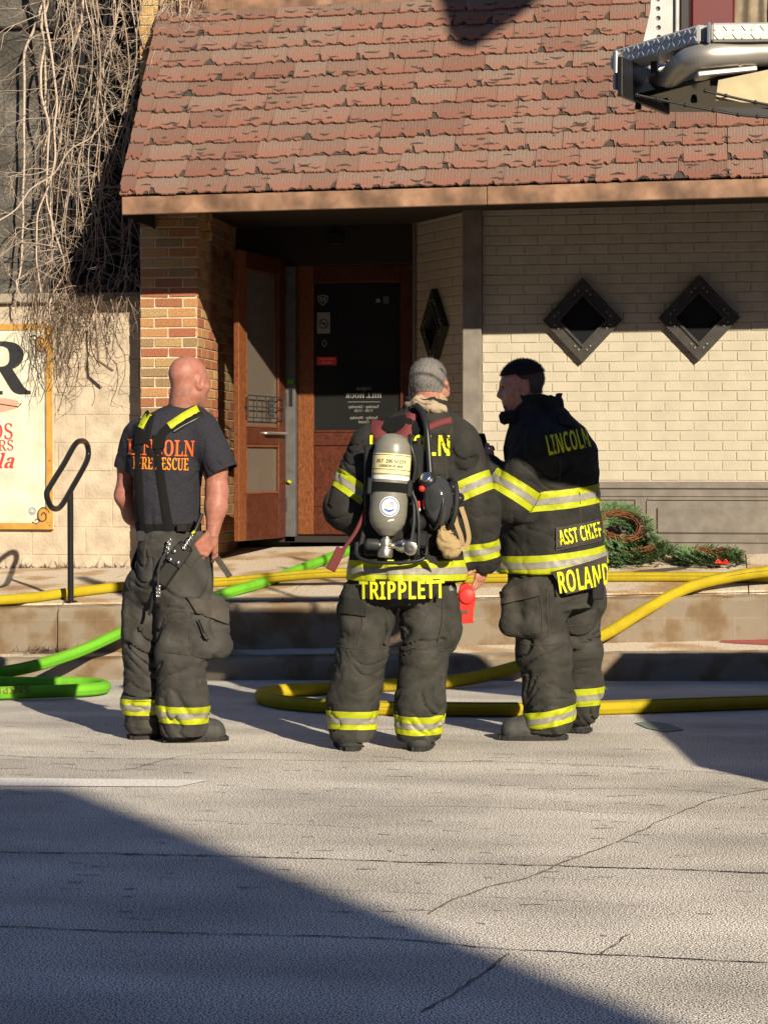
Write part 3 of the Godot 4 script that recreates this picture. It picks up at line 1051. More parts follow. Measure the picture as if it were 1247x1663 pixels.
	part("shield_decal", text_mb("M", 0.04, "Droid Sans", true, 1.0, 0.001).mesh(), M.print_grey, o, at_pos(Vector3(0.195, 1.795, 0.0095)))
	part("notice_decal", box(Vector3(0.1, 0.16, 0.001), 0.0, 0.0, Vector3(0.2, 1.615, 0.006)).mesh(), M.print_grey, o)
	var ring := MB.new()
	for k in 24:
		var a := TAU * k / 24
		var b := TAU * (k + 1) / 24
		ring.quad(Vector3(cos(a), sin(a), 0) * 0.038, Vector3(cos(b), sin(b), 0) * 0.038, Vector3(cos(b), sin(b), 0) * 0.031, Vector3(cos(a), sin(a), 0) * 0.031)
	ring.add(box(Vector3(0.064, 0.007, 0.0005), 0.0, 0.0, Vector3.ZERO, null, Basis(Vector3(0, 0, 1), -0.8)))
	ring.add(box(Vector3(0.045, 0.009, 0.0005)))
	part("no_smoking_mark", ring.mesh(), M.black_plastic, o, at_pos(Vector3(0.2, 1.61, 0.0075)))
	ring = MB.new()
	for k in 20:
		var a := TAU * k / 20
		var b := TAU * (k + 1) / 20
		ring.quad(Vector3(cos(a) * 0.017, sin(a) * 0.026, 0), Vector3(cos(b) * 0.017, sin(b) * 0.026, 0), Vector3(cos(b) * 0.012, sin(b) * 0.02, 0), Vector3(cos(a) * 0.012, sin(a) * 0.02, 0))
	part("round_decal", ring.mesh(), M.print_grey, o, at_pos(Vector3(0.205, 1.46, 0.006)))
	part("red_sticker", box(Vector3(0.15, 0.062, 0.001), 0.0, 0.0, Vector3(0.225, 1.325, 0.006)).mesh(), M.sticker_red, o)
	for k in 2:
		part("sticker_lines", text_mb(["PULL TO OPEN", "- WELCOME -"][k], 0.011, "Droid Sans", true, 1.0, 0.0005).mesh(), M.print_pink, o, at_pos(Vector3(0.225, 1.338 - 0.026 * k, 0.0075)))
	part("small_decal", box(Vector3(0.03, 0.028, 0.001), 0.0, 0.0, Vector3(0.62, 1.78, 0.006)).mesh(), M.print_grey, o)
	part("small_decal", box(Vector3(0.045, 0.055, 0.001), 0.0, 0.0, Vector3(0.68, 1.785, 0.006)).mesh(), M.jamb_paint, o)
	# outer screen door, swung open towards the street
	o = thing("screen_door", "open outer door of red brown wood with two tinted panes", "door", Vector3(-1.71, 0.735, -6.1))
	var dir := Vector3(-0.2, 0, 0.98).normalized()
	o.basis = Basis(-dir, Vector3.UP, (-dir).cross(Vector3.UP))
	wd = 0.87
	hd = 2.11
	var L := -wd
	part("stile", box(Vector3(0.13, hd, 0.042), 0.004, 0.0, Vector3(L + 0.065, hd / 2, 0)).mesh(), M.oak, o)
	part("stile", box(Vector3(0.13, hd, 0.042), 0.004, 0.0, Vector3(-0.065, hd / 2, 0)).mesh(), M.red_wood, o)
	var cx := -wd / 2
	var cw := wd - 0.262
	part("kick_panel", box(Vector3(cw, 0.34, 0.04), 0.004, 0.0, Vector3(cx, 0.17, 0)).mesh(), M.red_wood, o)
	part("middle_rail", box(Vector3(cw, 0.13, 0.04), 0.004, 0.0, Vector3(cx, 0.765, 0)).mesh(), M.red_wood, o)
	part("top_rail", box(Vector3(cw, 0.12, 0.04), 0.004, 0.0, Vector3(cx, hd - 0.06, 0)).mesh(), M.red_wood, o)
	part("lower_pane", box(Vector3(cw, 0.36, 0.006), 0.0, 0.0, Vector3(cx, 0.52, 0)).mesh(), M.tinted_pane, o)
	part("upper_pane", box(Vector3(cw, 1.16, 0.006), 0.0, 0.0, Vector3(cx, 1.41, 0)).mesh(), M.tinted_pane, o)
	var bead := MB.new()
	for q in [[0.347, 0.693], [0.837, 1.983]]:
		for s in [-1, 1]:
			bar(Vector3(L + 0.137, q[0], s * 0.018), Vector3(-0.137, q[0], s * 0.018), 0.012, 0.014, Vector3.UP, bead)
			bar(Vector3(L + 0.137, q[1], s * 0.018), Vector3(-0.137, q[1], s * 0.018), 0.012, 0.014, Vector3.UP, bead)
			bar(Vector3(L + 0.137, q[0] + 0.009, s * 0.018), Vector3(L + 0.137, q[1] - 0.009, s * 0.018), 0.012, 0.014, Vector3.RIGHT, bead)
			bar(Vector3(-0.137, q[0] + 0.009, s * 0.018), Vector3(-0.137, q[1] - 0.009, s * 0.018), 0.012, 0.014, Vector3.RIGHT, bead)
	part("pane_bead", bead.mesh(), M.oak, o)
	# wire guard across the pane, both faces
	var guard := MB.new()
	for s in [0.05]:
		for yy in [0.9, 0.98, 1.06]:
			tube([Vector3(L + 0.1, yy, s), Vector3(-0.1, yy, s)], 0.005, 6, true, guard)
		for xx in [L + 0.1, L + 0.26, L + 0.42, -0.3, -0.1]:
			tube([Vector3(xx, 0.9, s), Vector3(xx, 1.06, s)], 0.005, 6, true, guard)
		for xx in [L + 0.1, -0.1]:
			tube([Vector3(xx, 0.98, 0.0), Vector3(xx, 0.98, s)], 0.006, 6, true, guard)
		for k in 3:
			var pts := []
			for j in 14:
				pts.append(Vector3(L + 0.5 + 0.035 * k + 0.008 * sin(j * 2.1), 0.9 + 0.0123 * j, s + 0.006 * cos(j * 2.1)))
			tube(pts, 0.006, 5, true, guard)
	part("wire_guard", guard.mesh(), M.iron, o)
	part("handle", tube([Vector3(-0.42, 0.79, 0.02), Vector3(-0.42, 0.79, 0.06), Vector3(-0.06, 0.79, 0.06), Vector3(-0.06, 0.79, 0.02)], 0.011, 8).mesh(), M.steel, o)
	for yy in [0.25, 1.05, 1.9]:
		part("hinge", tube([Vector3(0.004, yy - 0.05, 0.02), Vector3(0.004, yy + 0.05, 0.02)], 0.008, 8).mesh(), M.iron, o)


# ------------------------------------------------------------------ left neighbour
func build_left_side() -> void:
	var o := wall_node("block_wall", "cream painted concrete block wall carrying the painted sign board", Vector3(-5.2, 0, -5.1), Vector3.RIGHT)
	part("mortar", box(Vector3(2.69, 2.2, 0.22), 0.0, 0.0, Vector3(1.345, 1.36, -0.112)).mesh(), M.block_paint, o)
	lay(o, "block", 2.69, 0.43, 2.46, 0.405, 0.203, 0.006, 0.002, [M.block_paint], 0.004, 0.0012)
	part("coping", box(Vector3(2.69, 0.07, 0.3), 0.008, 0.0, Vector3(1.345, 2.495, -0.1)).mesh(), M.coping, o)
	# stuccoed building beyond
	o = thing("stucco_building", "grey cracked stucco building at the far left behind the block wall", "building")
	part("wall", box(Vector3(3.0, 7.0, 3.0), 0.02, 0.0, Vector3(-4.87, 3.9, -6.85)).mesh(), M.stucco, o)
	part("ledge", box(Vector3(3.1, 0.12, 3.1), 0.015, 0.0, Vector3(-4.87, 4.56, -6.85)).mesh(), M.stucco, o)
	var wall_y := func(_x: float, _z: float) -> float: return 0.0
	for c in [[Vector2(-3.62, -2.7), Vector2(-3.58, -3.2), Vector2(-3.66, -3.8), Vector2(-3.6, -4.3)], [Vector2(-3.9, -3.3), Vector2(-3.7, -3.35), Vector2(-3.5, -3.3)], [Vector2(-3.72, -2.5), Vector2(-3.7, -3.0), Vector2(-3.78, -3.4)], [Vector2(-3.53, -3.6), Vector2(-3.56, -4.1)]]:
		part("crack", strip(c[0] if c is Array and c[0] is Array else c, 0.006, 0.008, 0.003, wall_y).mesh(), M.joint_dirt, o, Transform3D(Basis(Vector3.RIGHT, PI / 2), Vector3(0, 0, -5.349)))
	o = thing("recess_wall", "dark wall in the gap behind the bare vines, with shade painted into its colour", "wall")
	part("wall", box(Vector3(1.3, 5.0, 0.2), 0.0, 0.0, Vector3(-2.95, 4.7, -5.75)).mesh(), M.shade_dark_wall, o)
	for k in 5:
		part("board", box(Vector3(0.15, 4.4, 0.02), 0.003, 0.001, Vector3(-3.33 + 0.182 * k, 4.6, -5.64)).mesh(), M.shade_dark_wall, o)


# ------------------------------------------------------------------ things outside the frame that cast the shadows seen in it
func build_off_frame() -> void:
	var o := thing("opposite_building", "tall plain brick building across the street behind the viewer", "building")
	var m := MB.new()
	m.prism([Vector2(-18.21, 9.0), Vector2(-27.0, 9.0), Vector2(-27.0, 0.0), Vector2(-16.84, 0.0)], -30.0, 10.39)
	part("wall", m.mesh(), M.far_brick, o, Transform3D(Basis(Vector3(0, 0, -1), Vector3.UP, Vector3(1, 0, 0)), Vector3.ZERO))
	part("roof", box(Vector3(40.0, 0.1, 8.4), 0.0, 0.0, Vector3(-9.8, 8.97, 22.5)).mesh(), M.felt, o)
	for k in 9:
		part("window", box(Vector3(1.6, 1.9, 0.06), 0.01, 0.0, Vector3(-24 + 3.9 * k, 2.1, 17.13)).mesh(), M.dark_glass, o)
	# parked fire engine to the right of the frame (camera-parallel footing)
	o = thing("fire_engine", "red fire engine parked in the road to the right of the group", "fire truck", Vector3(1.51, 0, 9.88), deg_to_rad(8.7))
	part("body", box(Vector3(2.9, 1.65, 4.25), 0.06, 0.0, Vector3(4.68, 1.175, -7.34)).mesh(), M.engine_red, o)
	part("cab", box(Vector3(3.2, 1.85, 2.4), 0.08, 0.0, Vector3(7.95, 1.45, -6.4)).mesh(), M.engine_red, o)
	part("windscreen", box(Vector3(0.04, 0.8, 2.0), 0.01, 0.0, Vector3(9.56, 1.9, -6.4)).mesh(), M.dark_glass, o)
	part("bumper", box(Vector3(0.3, 0.35, 2.3), 0.03, 0.0, Vector3(9.7, 0.55, -6.4)).mesh(), M.tread_plate, o)
	for p in [Vector3(4.95, 0.5, -8.9), Vector3(4.95, 0.5, -5.8), Vector3(8.0, 0.5, -7.4), Vector3(8.0, 0.5, -5.4)]:
		part("wheel", lathe([Vector2(0.0, -0.14), Vector2(0.42, -0.14), Vector2(0.5, -0.1), Vector2(0.5, 0.1), Vector2(0.42, 0.14), Vector2(0.0, 0.14)], 20).mesh(), M.rubber, o, Transform3D(Basis(Vector3.RIGHT, PI / 2), p))
	# added unseen plate on an arm, its outline cut to throw the awning roof shadow
	o = thing("roof_shadow_caster", "added plate on a post and arm, out of view, shaped to cast the roof shadow", "shadow caster")
	m = MB.new()
	m.prism([Vector2(4.92, 8.1), Vector2(5.11, 8.27), Vector2(5.32, 8.44), Vector2(5.54, 8.65), Vector2(5.69, 9.2), Vector2(4.98, 9.2), Vector2(4.94, 9.03), Vector2(4.87, 8.73), Vector2(4.8, 8.29), Vector2(4.82, 8.14)], 2.47, 2.52)
	part("plate", m.mesh(), M.engine_red, o)
	part("post", tube([Vector3(13, -0.05, 2.5), Vector3(13, 4, 2.5), Vector3(13, 9.5, 2.5)], [0.11, 0.09, 0.07], 12).mesh(), M.jamb_paint, o)
	part("arm", tube([Vector3(13, 9.22, 2.5), Vector3(4.8, 9.22, 2.5)], 0.04, 8).mesh(), M.jamb_paint, o)


# ------------------------------------------------------------------ painted sign board
func build_sign() -> void:
	var o := thing("sign_board", "cream painted sign board with golden border and black and red lettering", "sign", Vector3(-3.2, 0.82, -5.09))
	part("board", box(Vector3(1.5, 1.49, 0.025), 0.002, 0.0, Vector3(-0.75, 0.745, 0.0125)).mesh(), M.board_white, o)
	for q in [[Vector3(-0.75, 1.468, 0.029), Vector3(1.5, 0.046, 0.007)], [Vector3(-0.75, 0.0235, 0.029), Vector3(1.5, 0.047, 0.007)], [Vector3(-0.024, 0.746, 0.029), Vector3(0.048, 1.396, 0.007)]]:
		part("border_strip", box(q[1], 0.002, 0.0, q[0]).mesh(), M.board_gold, o)
	part("border_line", box(Vector3(0.005, 1.38, 0.002), 0.0, 0.0, Vector3(-0.056, 0.746, 0.027)).mesh(), M.print_black, o)
	var y := func(h: float) -> float: return h - 0.82
	var big := text_mb("R", 0.385, "Droid Serif", true, 1.15, 0.004)
	part("lettering", big.mesh(), M.print_black, o, at_pos(Vector3(-0.39, y.call(1.985), 0.028)))
	part("lettering", text_mb("OS", 0.115, "Droid Serif", false, 0.9, 0.003).mesh(), M.print_red, o, at_pos(Vector3(-0.385, y.call(1.53), 0.0275)))
	part("lettering", text_mb("ERS", 0.078, "Droid Serif", false, 0.95, 0.003).mesh(), M.print_red, o, at_pos(Vector3(-0.385, y.call(1.43), 0.0275)))
	var sw := text_mb("la", 0.105, "Droid Serif", true, 0.95, 0.003)
	part("lettering", sw.mesh(), M.print_red, o, Transform3D(Basis(Vector3.RIGHT, Vector3(0.32, 1, 0), Vector3(0, 0, 1)), Vector3(-0.345, y.call(1.315), 0.0275)))
	var lip := MB.new()
	lip.prism([Vector2(-0.5, 1.73), Vector2(-0.4, 1.735), Vector2(-0.27, 1.715), Vector2(-0.25, 1.735), Vector2(-0.26, 1.755), Vector2(-0.36, 1.775), Vector2(-0.5, 1.77)].map(func(p: Vector2) -> Vector2: return p - Vector2(0, 0.82)), 0.026, 0.0285)
	lip.prism([Vector2(-0.5, 1.66), Vector2(-0.38, 1.675), Vector2(-0.28, 1.7), Vector2(-0.27, 1.712), Vector2(-0.4, 1.728), Vector2(-0.5, 1.722)].map(func(p: Vector2) -> Vector2: return p - Vector2(0, 0.82)), 0.026, 0.0285)
	part("lips_print", lip.mesh(), M.print_pink, o)
	part("lips_line", tube([Vector3(-0.5, 0.9, 0.029), Vector3(-0.4, 0.912, 0.029), Vector3(-0.26, 0.89, 0.029), Vector3(-0.235, 0.915, 0.029)], 0.004, 5).mesh(), M.print_black, o)
	# sticker and the scrolled corner
	var disc := MB.new()
	for k in 18:
		var a := TAU * k / 18
		var b := TAU * (k + 1) / 18
		disc.quad(Vector3(cos(a), sin(a), 0) * 0.026, Vector3(cos(b), sin(b), 0) * 0.026, Vector3(cos(b), sin(b), 0) * 0.021, Vector3(cos(a), sin(a), 0) * 0.021)
		if k >= 10 and k < 17:
			disc.quad(Vector3(cos(a), sin(a), 0) * 0.015, Vector3(cos(b), sin(b), 0) * 0.015, Vector3(cos(b), sin(b), 0) * 0.011, Vector3(cos(a), sin(a), 0) * 0.011)
	box(Vector3(0.004, 0.01, 0.001), 0, 0, Vector3(-0.008, 0.007, 0), disc)
	box(Vector3(0.004, 0.01, 0.001), 0, 0, Vector3(0.008, 0.007, 0), disc)
	part("face_sticker", disc.mesh(), M.print_blue, o, at_pos(Vector3(-0.157, 0.134, 0.0275)))
	for c in [Vector2(-0.075, 0.07), Vector2(-0.085, 1.38)]:
		var s := 1.0 if c.y < 1 else -1.0
		var fill := MB.new()
		var arc := []
		for k in 16:
			arc.append(Vector2(cos(TAU * k / 16) * 0.04, sin(TAU * k / 16) * 0.062))
		fill.prism(arc, 0.0, 0.004)
		part("corner_scroll", fill.mesh(), M.board_gold, o, at_pos(Vector3(c.x, c.y + 0.03 * s, 0.025)))
		var pts := []
		for k in 26:
			var a := 0.3 + k * 0.36
			var rr := 0.052 - 0.0017 * k
			pts.append(Vector3(cos(a) * rr, sin(a) * rr * 1.3 * s, 0))
		part("scroll_line", tube(pts, 0.004, 5).mesh(), M.print_black, o, at_pos(Vector3(c.x, c.y + 0.03 * s, 0.031)))
		part("scroll_line", tube([Vector3(-0.13, -0.005 * s, 0), Vector3(-0.1, -0.02 * s, 0), Vector3(-0.075, 0.0, 0), Vector3(-0.09, 0.02 * s, 0), Vector3(-0.108, 0.008 * s, 0)], 0.004, 5).mesh(), M.print_black, o, at_pos(Vector3(c.x + 0.05, c.y - 0.01 * s, 0.031)))
	for p in [Vector2(-0.024, 0.5), Vector2(-0.024, 0.03), Vector2(-0.024, 1.1)]:
		part("screw", lathe([Vector2(0.005, 0), Vector2(0.004, 0.003), Vector2(0.0, 0.004)], 8).mesh(), M.iron, o, Transform3D(Basis(Vector3.RIGHT, PI / 2), Vector3(p.x, p.y, 0.0325)))


# ------------------------------------------------------------------ aerial bucket
func build_bucket() -> void:
	# local frame: x to the right, z towards the street's far side negative; origin at the bucket's front middle
	var d := 7.9
	var yaw := deg_to_rad(8.7)
	var fwd := Vector3(-sin(yaw), 0, -cos(yaw))
	var o := thing("aerial_bucket", "aluminium bucket of a raised fire ladder with tread plate rim and red marker light", "ladder bucket", Vector3(1.51, 0, 9.88) + fwd * d, yaw)
	var yt := 2.916     # top of the rim
	# outline of the rim, left to right: (x, -z)
	var A := Vector3(0.935, 0, -0.5)
	var B := Vector3(1.198, 0, 0.0)
	var C := Vector3(2.3, 0, 0.05)
	var D := Vector3(2.6, 0, -0.5)
	var E := Vector3(2.6, 0, -0.8)
	var F := Vector3(1.1, 0, -0.8)
	var ring := [A, B, C, D, E, F]
	for k in 6:
		var p: Vector3 = ring[k]
		var q: Vector3 = ring[(k + 1) % 6]
		var m := bar(p + Vector3(0, yt - 0.035, 0), q + Vector3(0, yt - 0.035, 0), 0.11, 0.068, Vector3.UP, null, 0.008)
		var rail := part("tread_rim", m.mesh(), M.tread_plate, o)
		# raised tread lozenges on the outer face and top
		var t := (q - p).normalized()
		var outn := t.cross(Vector3.UP)
		if outn.dot((p + q) / 2 - Vector3(1.7, 0, -0.4)) < 0:
			outn = -outn
		var lz := MB.new()
		var n := int(p.distance_to(q) / 0.033)
		for j in n:
			var c := p.lerp(q, (j + 0.5) / n) + Vector3(0, yt - 0.035, 0)
			for rr in 2:
				box(Vector3(0.024, 0.007, 0.006), 0.0015, 0.0, c + outn * 0.0555 + Vector3(0, -0.016 + 0.03 * rr, 0), lz, Basis(t, Vector3.UP, outn) * Basis(Vector3(0, 0, 1), 0.9 if (j + rr) % 2 else -0.9))
				box(Vector3(0.022, 0.006, 0.003), 0.001, 0.0, c + outn * (0.03 - 0.03 * rr) + Vector3(0, 0.0345, 0), lz, Basis(t, outn, -Vector3.UP) * Basis(Vector3(0, 0, 1), 0.9 if (j + rr) % 2 else -0.9))
		stuff(part("tread_pattern", lz.mesh(), M.tread_plate, rail))
	part("corner_strap", box(Vector3(0.014, 0.155, 0.125), 0.003, 0.0, A + Vector3(-0.012, yt - 0.09, 0.035), null, Basis(Vector3.UP, -0.5)).mesh(), M.steel, o)
	part("corner_strap", box(Vector3(0.012, 0.075, 0.12), 0.003, 0.0, B + Vector3(0.0, yt - 0.036, 0.003), null, Basis(Vector3.UP, -0.25)).mesh(), M.steel, o)
	part("marker_light", box(Vector3(0.018, 0.062, 0.05), 0.006, 0.0, A + Vector3(-0.03, yt - 0.115, 0.0)).mesh(), M.sticker_red, o)
	part("end_plate", box(Vector3(0.02, 0.15, 0.5), 0.003, 0.0, A + Vector3(0.08, yt - 0.14, 0.02), null, Basis(Vector3.UP, -0.5)).mesh(), M.black_plastic, o)
	# floor pan and its dark underside edge
	var pan := MB.new()
	var poly := []
	for p in ring:
		poly.append(Vector2(p.x, -p.z))
	var cen := Vector2(1.75, 0.4)
	var inner := poly.map(func(p: Vector2) -> Vector2: return cen + (p - cen) * 0.95)
	inner.reverse()
	pan.prism(inner, yt - 0.19, yt - 0.17)
	part("floor_pan", pan.mesh(), M.black_plastic, o, Transform3D(Basis(Vector3.RIGHT, Vector3(0, 0, -1), Vector3.UP), Vector3.ZERO))
	# fat tube slung under the rim
	var tp := [A + Vector3(0.13, yt - 0.1, 0.06), A + Vector3(0.16, yt - 0.135, 0.12), Vector3(1.136, yt - 0.12, -0.02), Vector3(1.343, yt - 0.105, 0.0), Vector3(1.756, yt - 0.1, 0.02), Vector3(2.25, yt - 0.1, 0.02)]
	part("waterway_tube", tube(smooth(tp, 0.03), 0.047, 18).mesh(), M.dull_metal, o)
	for x in [1.18, 1.3, 1.6]:
		part("tube_clamp", tube([Vector3(x, yt - 0.11, -0.01), Vector3(x + 0.014, yt - 0.11, -0.01)], 0.051, 16).mesh(), M.steel, o)
	for p in [A + Vector3(0.1, yt - 0.09, 0.16), A + Vector3(0.17, yt - 0.08, 0.3)]:
		part("hanger", box(Vector3(0.025, 0.05, 0.012), 0.002, 0.0, p, null, Basis(Vector3.UP, -0.5)).mesh(), M.bronze, o)
	for j in 7:
		part("stud", lathe([Vector2(0.011, -0.03), Vector2(0.014, -0.026), Vector2(0.012, -0.012), Vector2(0.008, 0.0)], 8).mesh(), M.black_plastic, o, at_pos(A.lerp(B, 0.12).lerp(Vector3(1.55, 0, 0.02), j / 6.0) * Vector3(1, 0, 1) + Vector3(0.02, yt - 0.205, 0)))
	part("kick_panel", box(Vector3(1.3, 0.2, 0.02), 0.002, 0.0, Vector3(1.86, yt - 0.11, -0.07)).mesh(), M.bronze, o)
	part("under_bracket", box(Vector3(0.22, 0.02, 0.1), 0.004, 0.0, Vector3(1.260, yt - 0.17, -0.03), null, Basis(Vector3(0, 0, 1), 0.1)).mesh(), M.dull_metal, o)
	# cream shield plate hung below the floor edge, edged with two beaded cables
	var sh := MB.new()
	sh.prism([Vector2(1.21, 2.632), Vector2(1.41, 2.617), Vector2(1.75, 2.6), Vector2(1.75, 2.8), Vector2(1.41, 2.745), Vector2(1.22, 2.705)], 0.05, 0.06)
	part("shield_plate", sh.mesh(), M.cream_enamel, o)
	for q in [[Vector3(0.92, 2.648, 0.08), Vector3(1.24, 2.583, 0.08), Vector3(1.41, 2.565, 0.08), Vector3(1.75, 2.54, 0.08)], [Vector3(1.17, 2.662, 0.08), Vector3(1.41, 2.61, 0.08), Vector3(1.75, 2.565, 0.08)]]:
		var way := smooth(q, 0.05)
		var rope := part("edge_cable", tube(way, 0.005, 6).mesh(), M.black_plastic, o)
		for k in range(0, way.size(), 2):
			part("bead", lathe([Vector2(0.0, -0.009), Vector2(0.007, -0.005), Vector2(0.009, 0.0), Vector2(0.007, 0.005), Vector2(0.0, 0.009)], 8).mesh(), M.black_plastic, rope, at_pos(way[k]))
	sh = MB.new()
	sh.prism([Vector2(1.2, 2.605), Vector2(1.3, 2.578), Vector2(1.75, 2.555), Vector2(1.75, 2.585), Vector2(1.41, 2.603)], 0.061, 0.066)
	part("plate_edging", sh.mesh(), M.black_plastic, o)
	# gusset post with holes, black post, maroon panel, canvas
	var gm := MB.new()
	gm.prism([Vector2(0.986, yt - 0.02), Vector2(1.110, yt - 0.02), Vector2(1.110, yt + 0.9), Vector2(1.064, yt + 0.9), Vector2(1.017, yt + 0.12)], -0.335, -0.315)
	part("gusset_post", gm.mesh(), M.white_enamel, o)
	part("gusset_flange", box(Vector3(0.014, 0.92, 0.05), 0.003, 0.0, Vector3(1.118, yt + 0.44, -0.32)).mesh(), M.white_enamel, o)
	for k in 9:
		part("gusset_hole", lathe([Vector2(0.0, 0.0), Vector2(0.009, 0.0), Vector2(0.009, 0.001)], 10).mesh(), M.black_plastic, o, Transform3D(Basis(Vector3.RIGHT, PI / 2), Vector3(1.05 - 0.001 * k, yt + 0.02 + 0.036 * k, -0.3145)))
	part("black_post", box(Vector3(0.035, 0.95, 0.035), 0.004, 0.0, Vector3(1.148, yt + 0.45, -0.32)).mesh(), M.black_plastic, o)
	part("control_panel", box(Vector3(0.17, 0.26, 0.12), 0.01, 0.0, Vector3(1.260, yt + 0.11, -0.4)).mesh(), M.maroon_enamel, o)
	var cv := MB.new()
	var rows := []
	for r in 7:
		var row := []
		for c in 15:
			row.append(Vector3(1.332 + 0.011 * c + 0.004 * r * (0.5 - c / 14.0), yt - 0.03 + 0.05 * r, -0.39 + 0.014 * sin(c * 1.1) + 0.004 * sin(r * 1.7)))
		rows.append(row)
	cv.grid(rows, false, true)
	for r in rows:
		for c in r.size():
			r[c] = r[c] - Vector3(0, 0, 0.012)
	cv.grid(rows, false, false)
	part("canvas_cover", cv.mesh(), M.canvas_beige, o)
	part("black_post", box(Vector3(0.04, 0.95, 0.04), 0.004, 0.0, Vector3(1.518, yt + 0.45, -0.35)).mesh(), M.black_plastic, o)
	for p in [Vector3(1.16, 0, -0.05), Vector3(1.75, 0, -0.02), Vector3(2.25, 0, -0.02), Vector3(2.55, 0, -0.5), Vector3(2.55, 0, -1.15)]:
		part("rail_post", tube([p + Vector3(0.000, yt + 0.02, 0), p + Vector3(0.000, yt + 1.0, 0)], 0.02, 10).mesh(), M.steel, o) if p.x > 1.7 else null
	# the knuckle below and the ladder arm back to the engine
	part("ladder_knuckle", box(Vector3(1.1, 0.52, 0.6), 0.14, 0.0, Vector3(2.07, 2.46, -0.2)).mesh(), M.white_enamel, o)
	part("ladder_arm", bar(Vector3(2.375, yt - 0.4, -0.5), Vector3(5.0, 2.02, 1.7), 0.5, 0.3, Vector3.UP, null, 0.03).mesh(), M.white_enamel, o)


# ------------------------------------------------------------------ vines
func build_vines() -> void:
	var o := thing("bare_vine", "tangle of leafless pale vine hanging beside the awning", "vine")
	var mats := [M.vine_pale, M.vine_mid, M.vine_dark]
	var stems := []
	for k in 34:
		var x := rng.randf_range(-3.26, -2.52)
		if k < 4:
			x = rng.randf_range(-3.34, -3.2)
		var z := rng.randf_range(-5.45, -5.0)
		var y := 5.1
		var yend := rng.randf_range(2.2, 3.2)
		if k < 3:
			yend = 2.5
		var pts := [Vector3(x, y, z)]
		var dx := rng.randf_range(-0.02, 0.02)
		while y > yend:
			y -= rng.randf_range(0.1, 0.22)
			dx = clampf(dx * 0.7 + rng.randf_range(-0.04, 0.04), -0.09, 0.09)
			x = clampf(x + dx, -3.45, -2.45 if y > 3.2 else -2.56)
			z = clampf(z + rng.randf_range(-0.03, 0.035), -5.5, -4.95)
			pts.append(Vector3(x, y, maxf(z, -5.0 + 0.05 * rng.randf()) if y < 2.7 else z))
		pts = smooth(pts, 0.07)
		var r0 := rng.randf_range(0.003, 0.0065) if k > 4 else rng.randf_range(0.009, 0.013)
		var rad := []
		for j in pts.size():
			rad.append(lerpf(r0, r0 * 0.45, float(j) / pts.size()))
		part("stem", tube(pts, rad, 6).mesh(), mats[0] if k < 5 or rng.randf() < 0.6 else mats[1], o)
		stems.append(pts)
	# golden-wall runners climbing the rake of the awning
	for k in 10:
		var pts := [Vector3(-2.5 + rng.randf() * 0.12, 3.3 + rng.randf() * 0.5, -5.12)]
		while pts[-1].y < 4.9:
			pts.append(pts[-1] + Vector3(rng.randf_range(-0.03, 0.07), rng.randf_range(0.08, 0.16), rng.randf_range(-0.005, 0.012)))
		pts = smooth(pts, 0.05)
		part("stem", tube(pts, rng.randf_range(0.003, 0.006), 5).mesh(), mats[rng.randi() % 2], o)
		stems.append(pts)
	var tw := [MB.new(), MB.new(), MB.new()]
	for k in 800:
		var s: Array = stems[rng.randi() % stems.size()]
		var p: Vector3 = s[rng.randi() % s.size()]
		if p.y > 4.95:
			continue
		var d := Vector3(rng.randf_range(-1, 1), rng.randf_range(-1.2, 0.5), rng.randf_range(-0.2, 0.8)).normalized()
		twig(tw[0 if rng.randf() < 0.55 else (1 if rng.randf() < 0.7 else 2)], p, d, rng.randf_range(0.12, 0.42), rng.randf_range(0.0011, 0.0027), 2)
	# arching canes thrown out to the left over the stucco
	for k in 12:
		var p := Vector3(rng.randf_range(-3.25, -3.05), rng.randf_range(2.6, 4.7), -4.98)
		twig(tw[0], p, Vector3(-1, rng.randf_range(-0.5, 0.3), rng.randf_range(0, 0.25)).normalized(), rng.randf_range(0.2, 0.55), rng.randf_range(0.002, 0.004), 3)
	part("cane", tube(smooth([Vector3(-2.75, 3.78, -4.95), Vector3(-2.86, 3.62, -4.9), Vector3(-3.0, 3.53, -4.86), Vector3(-3.12, 3.36, -4.85), Vector3(-3.27, 3.25, -4.8), Vector3(-3.38, 3.1, -4.78), Vector3(-3.54, 3.0, -4.75)], 0.04), [0.003, 0.0065], 6).mesh(), mats[0], o)
	# hanging ends over the coping and the painted wall
	for k in 78:
		var x := rng.randf_range(-3.32, -2.56)
		var p := Vector3(x, rng.randf_range(2.45, 2.75), rng.randf_range(-5.0, -4.88))
		var pts := [p]
		var n := int(rng.randf_range(3, 8) * (1.25 if x < -2.75 else 0.75))
		for j in n:
			pts.append(pts[-1] + Vector3(rng.randf_range(-0.05, 0.045), rng.randf_range(-0.13, -0.04), rng.randf_range(-0.015, 0.012)))
			if rng.randf() < 0.55:
				twig(tw[2], pts[-1], Vector3(rng.randf_range(-1, 1), rng.randf_range(-1.0, 0.3), 0.1).normalized(), rng.randf_range(0.05, 0.2), 0.0016, 1)
		tube(smooth(pts, 0.06), rng.randf_range(0.0012, 0.0032), 5, true, tw[2 if rng.randf() < 0.75 else 1])
	for k in 3:
		stuff(part("twigs", tw[k].mesh(), mats[k], o))
	part("broken_cane", tube([Vector3(-2.84, 2.35, -4.93), Vector3(-2.815, 2.1, -4.9), Vector3(-2.81, 2.03, -4.9), Vector3(-2.7, 1.96, -4.88)], [0.006, 0.008, 0.01, 0.011], 6).mesh(), mats[2], o)


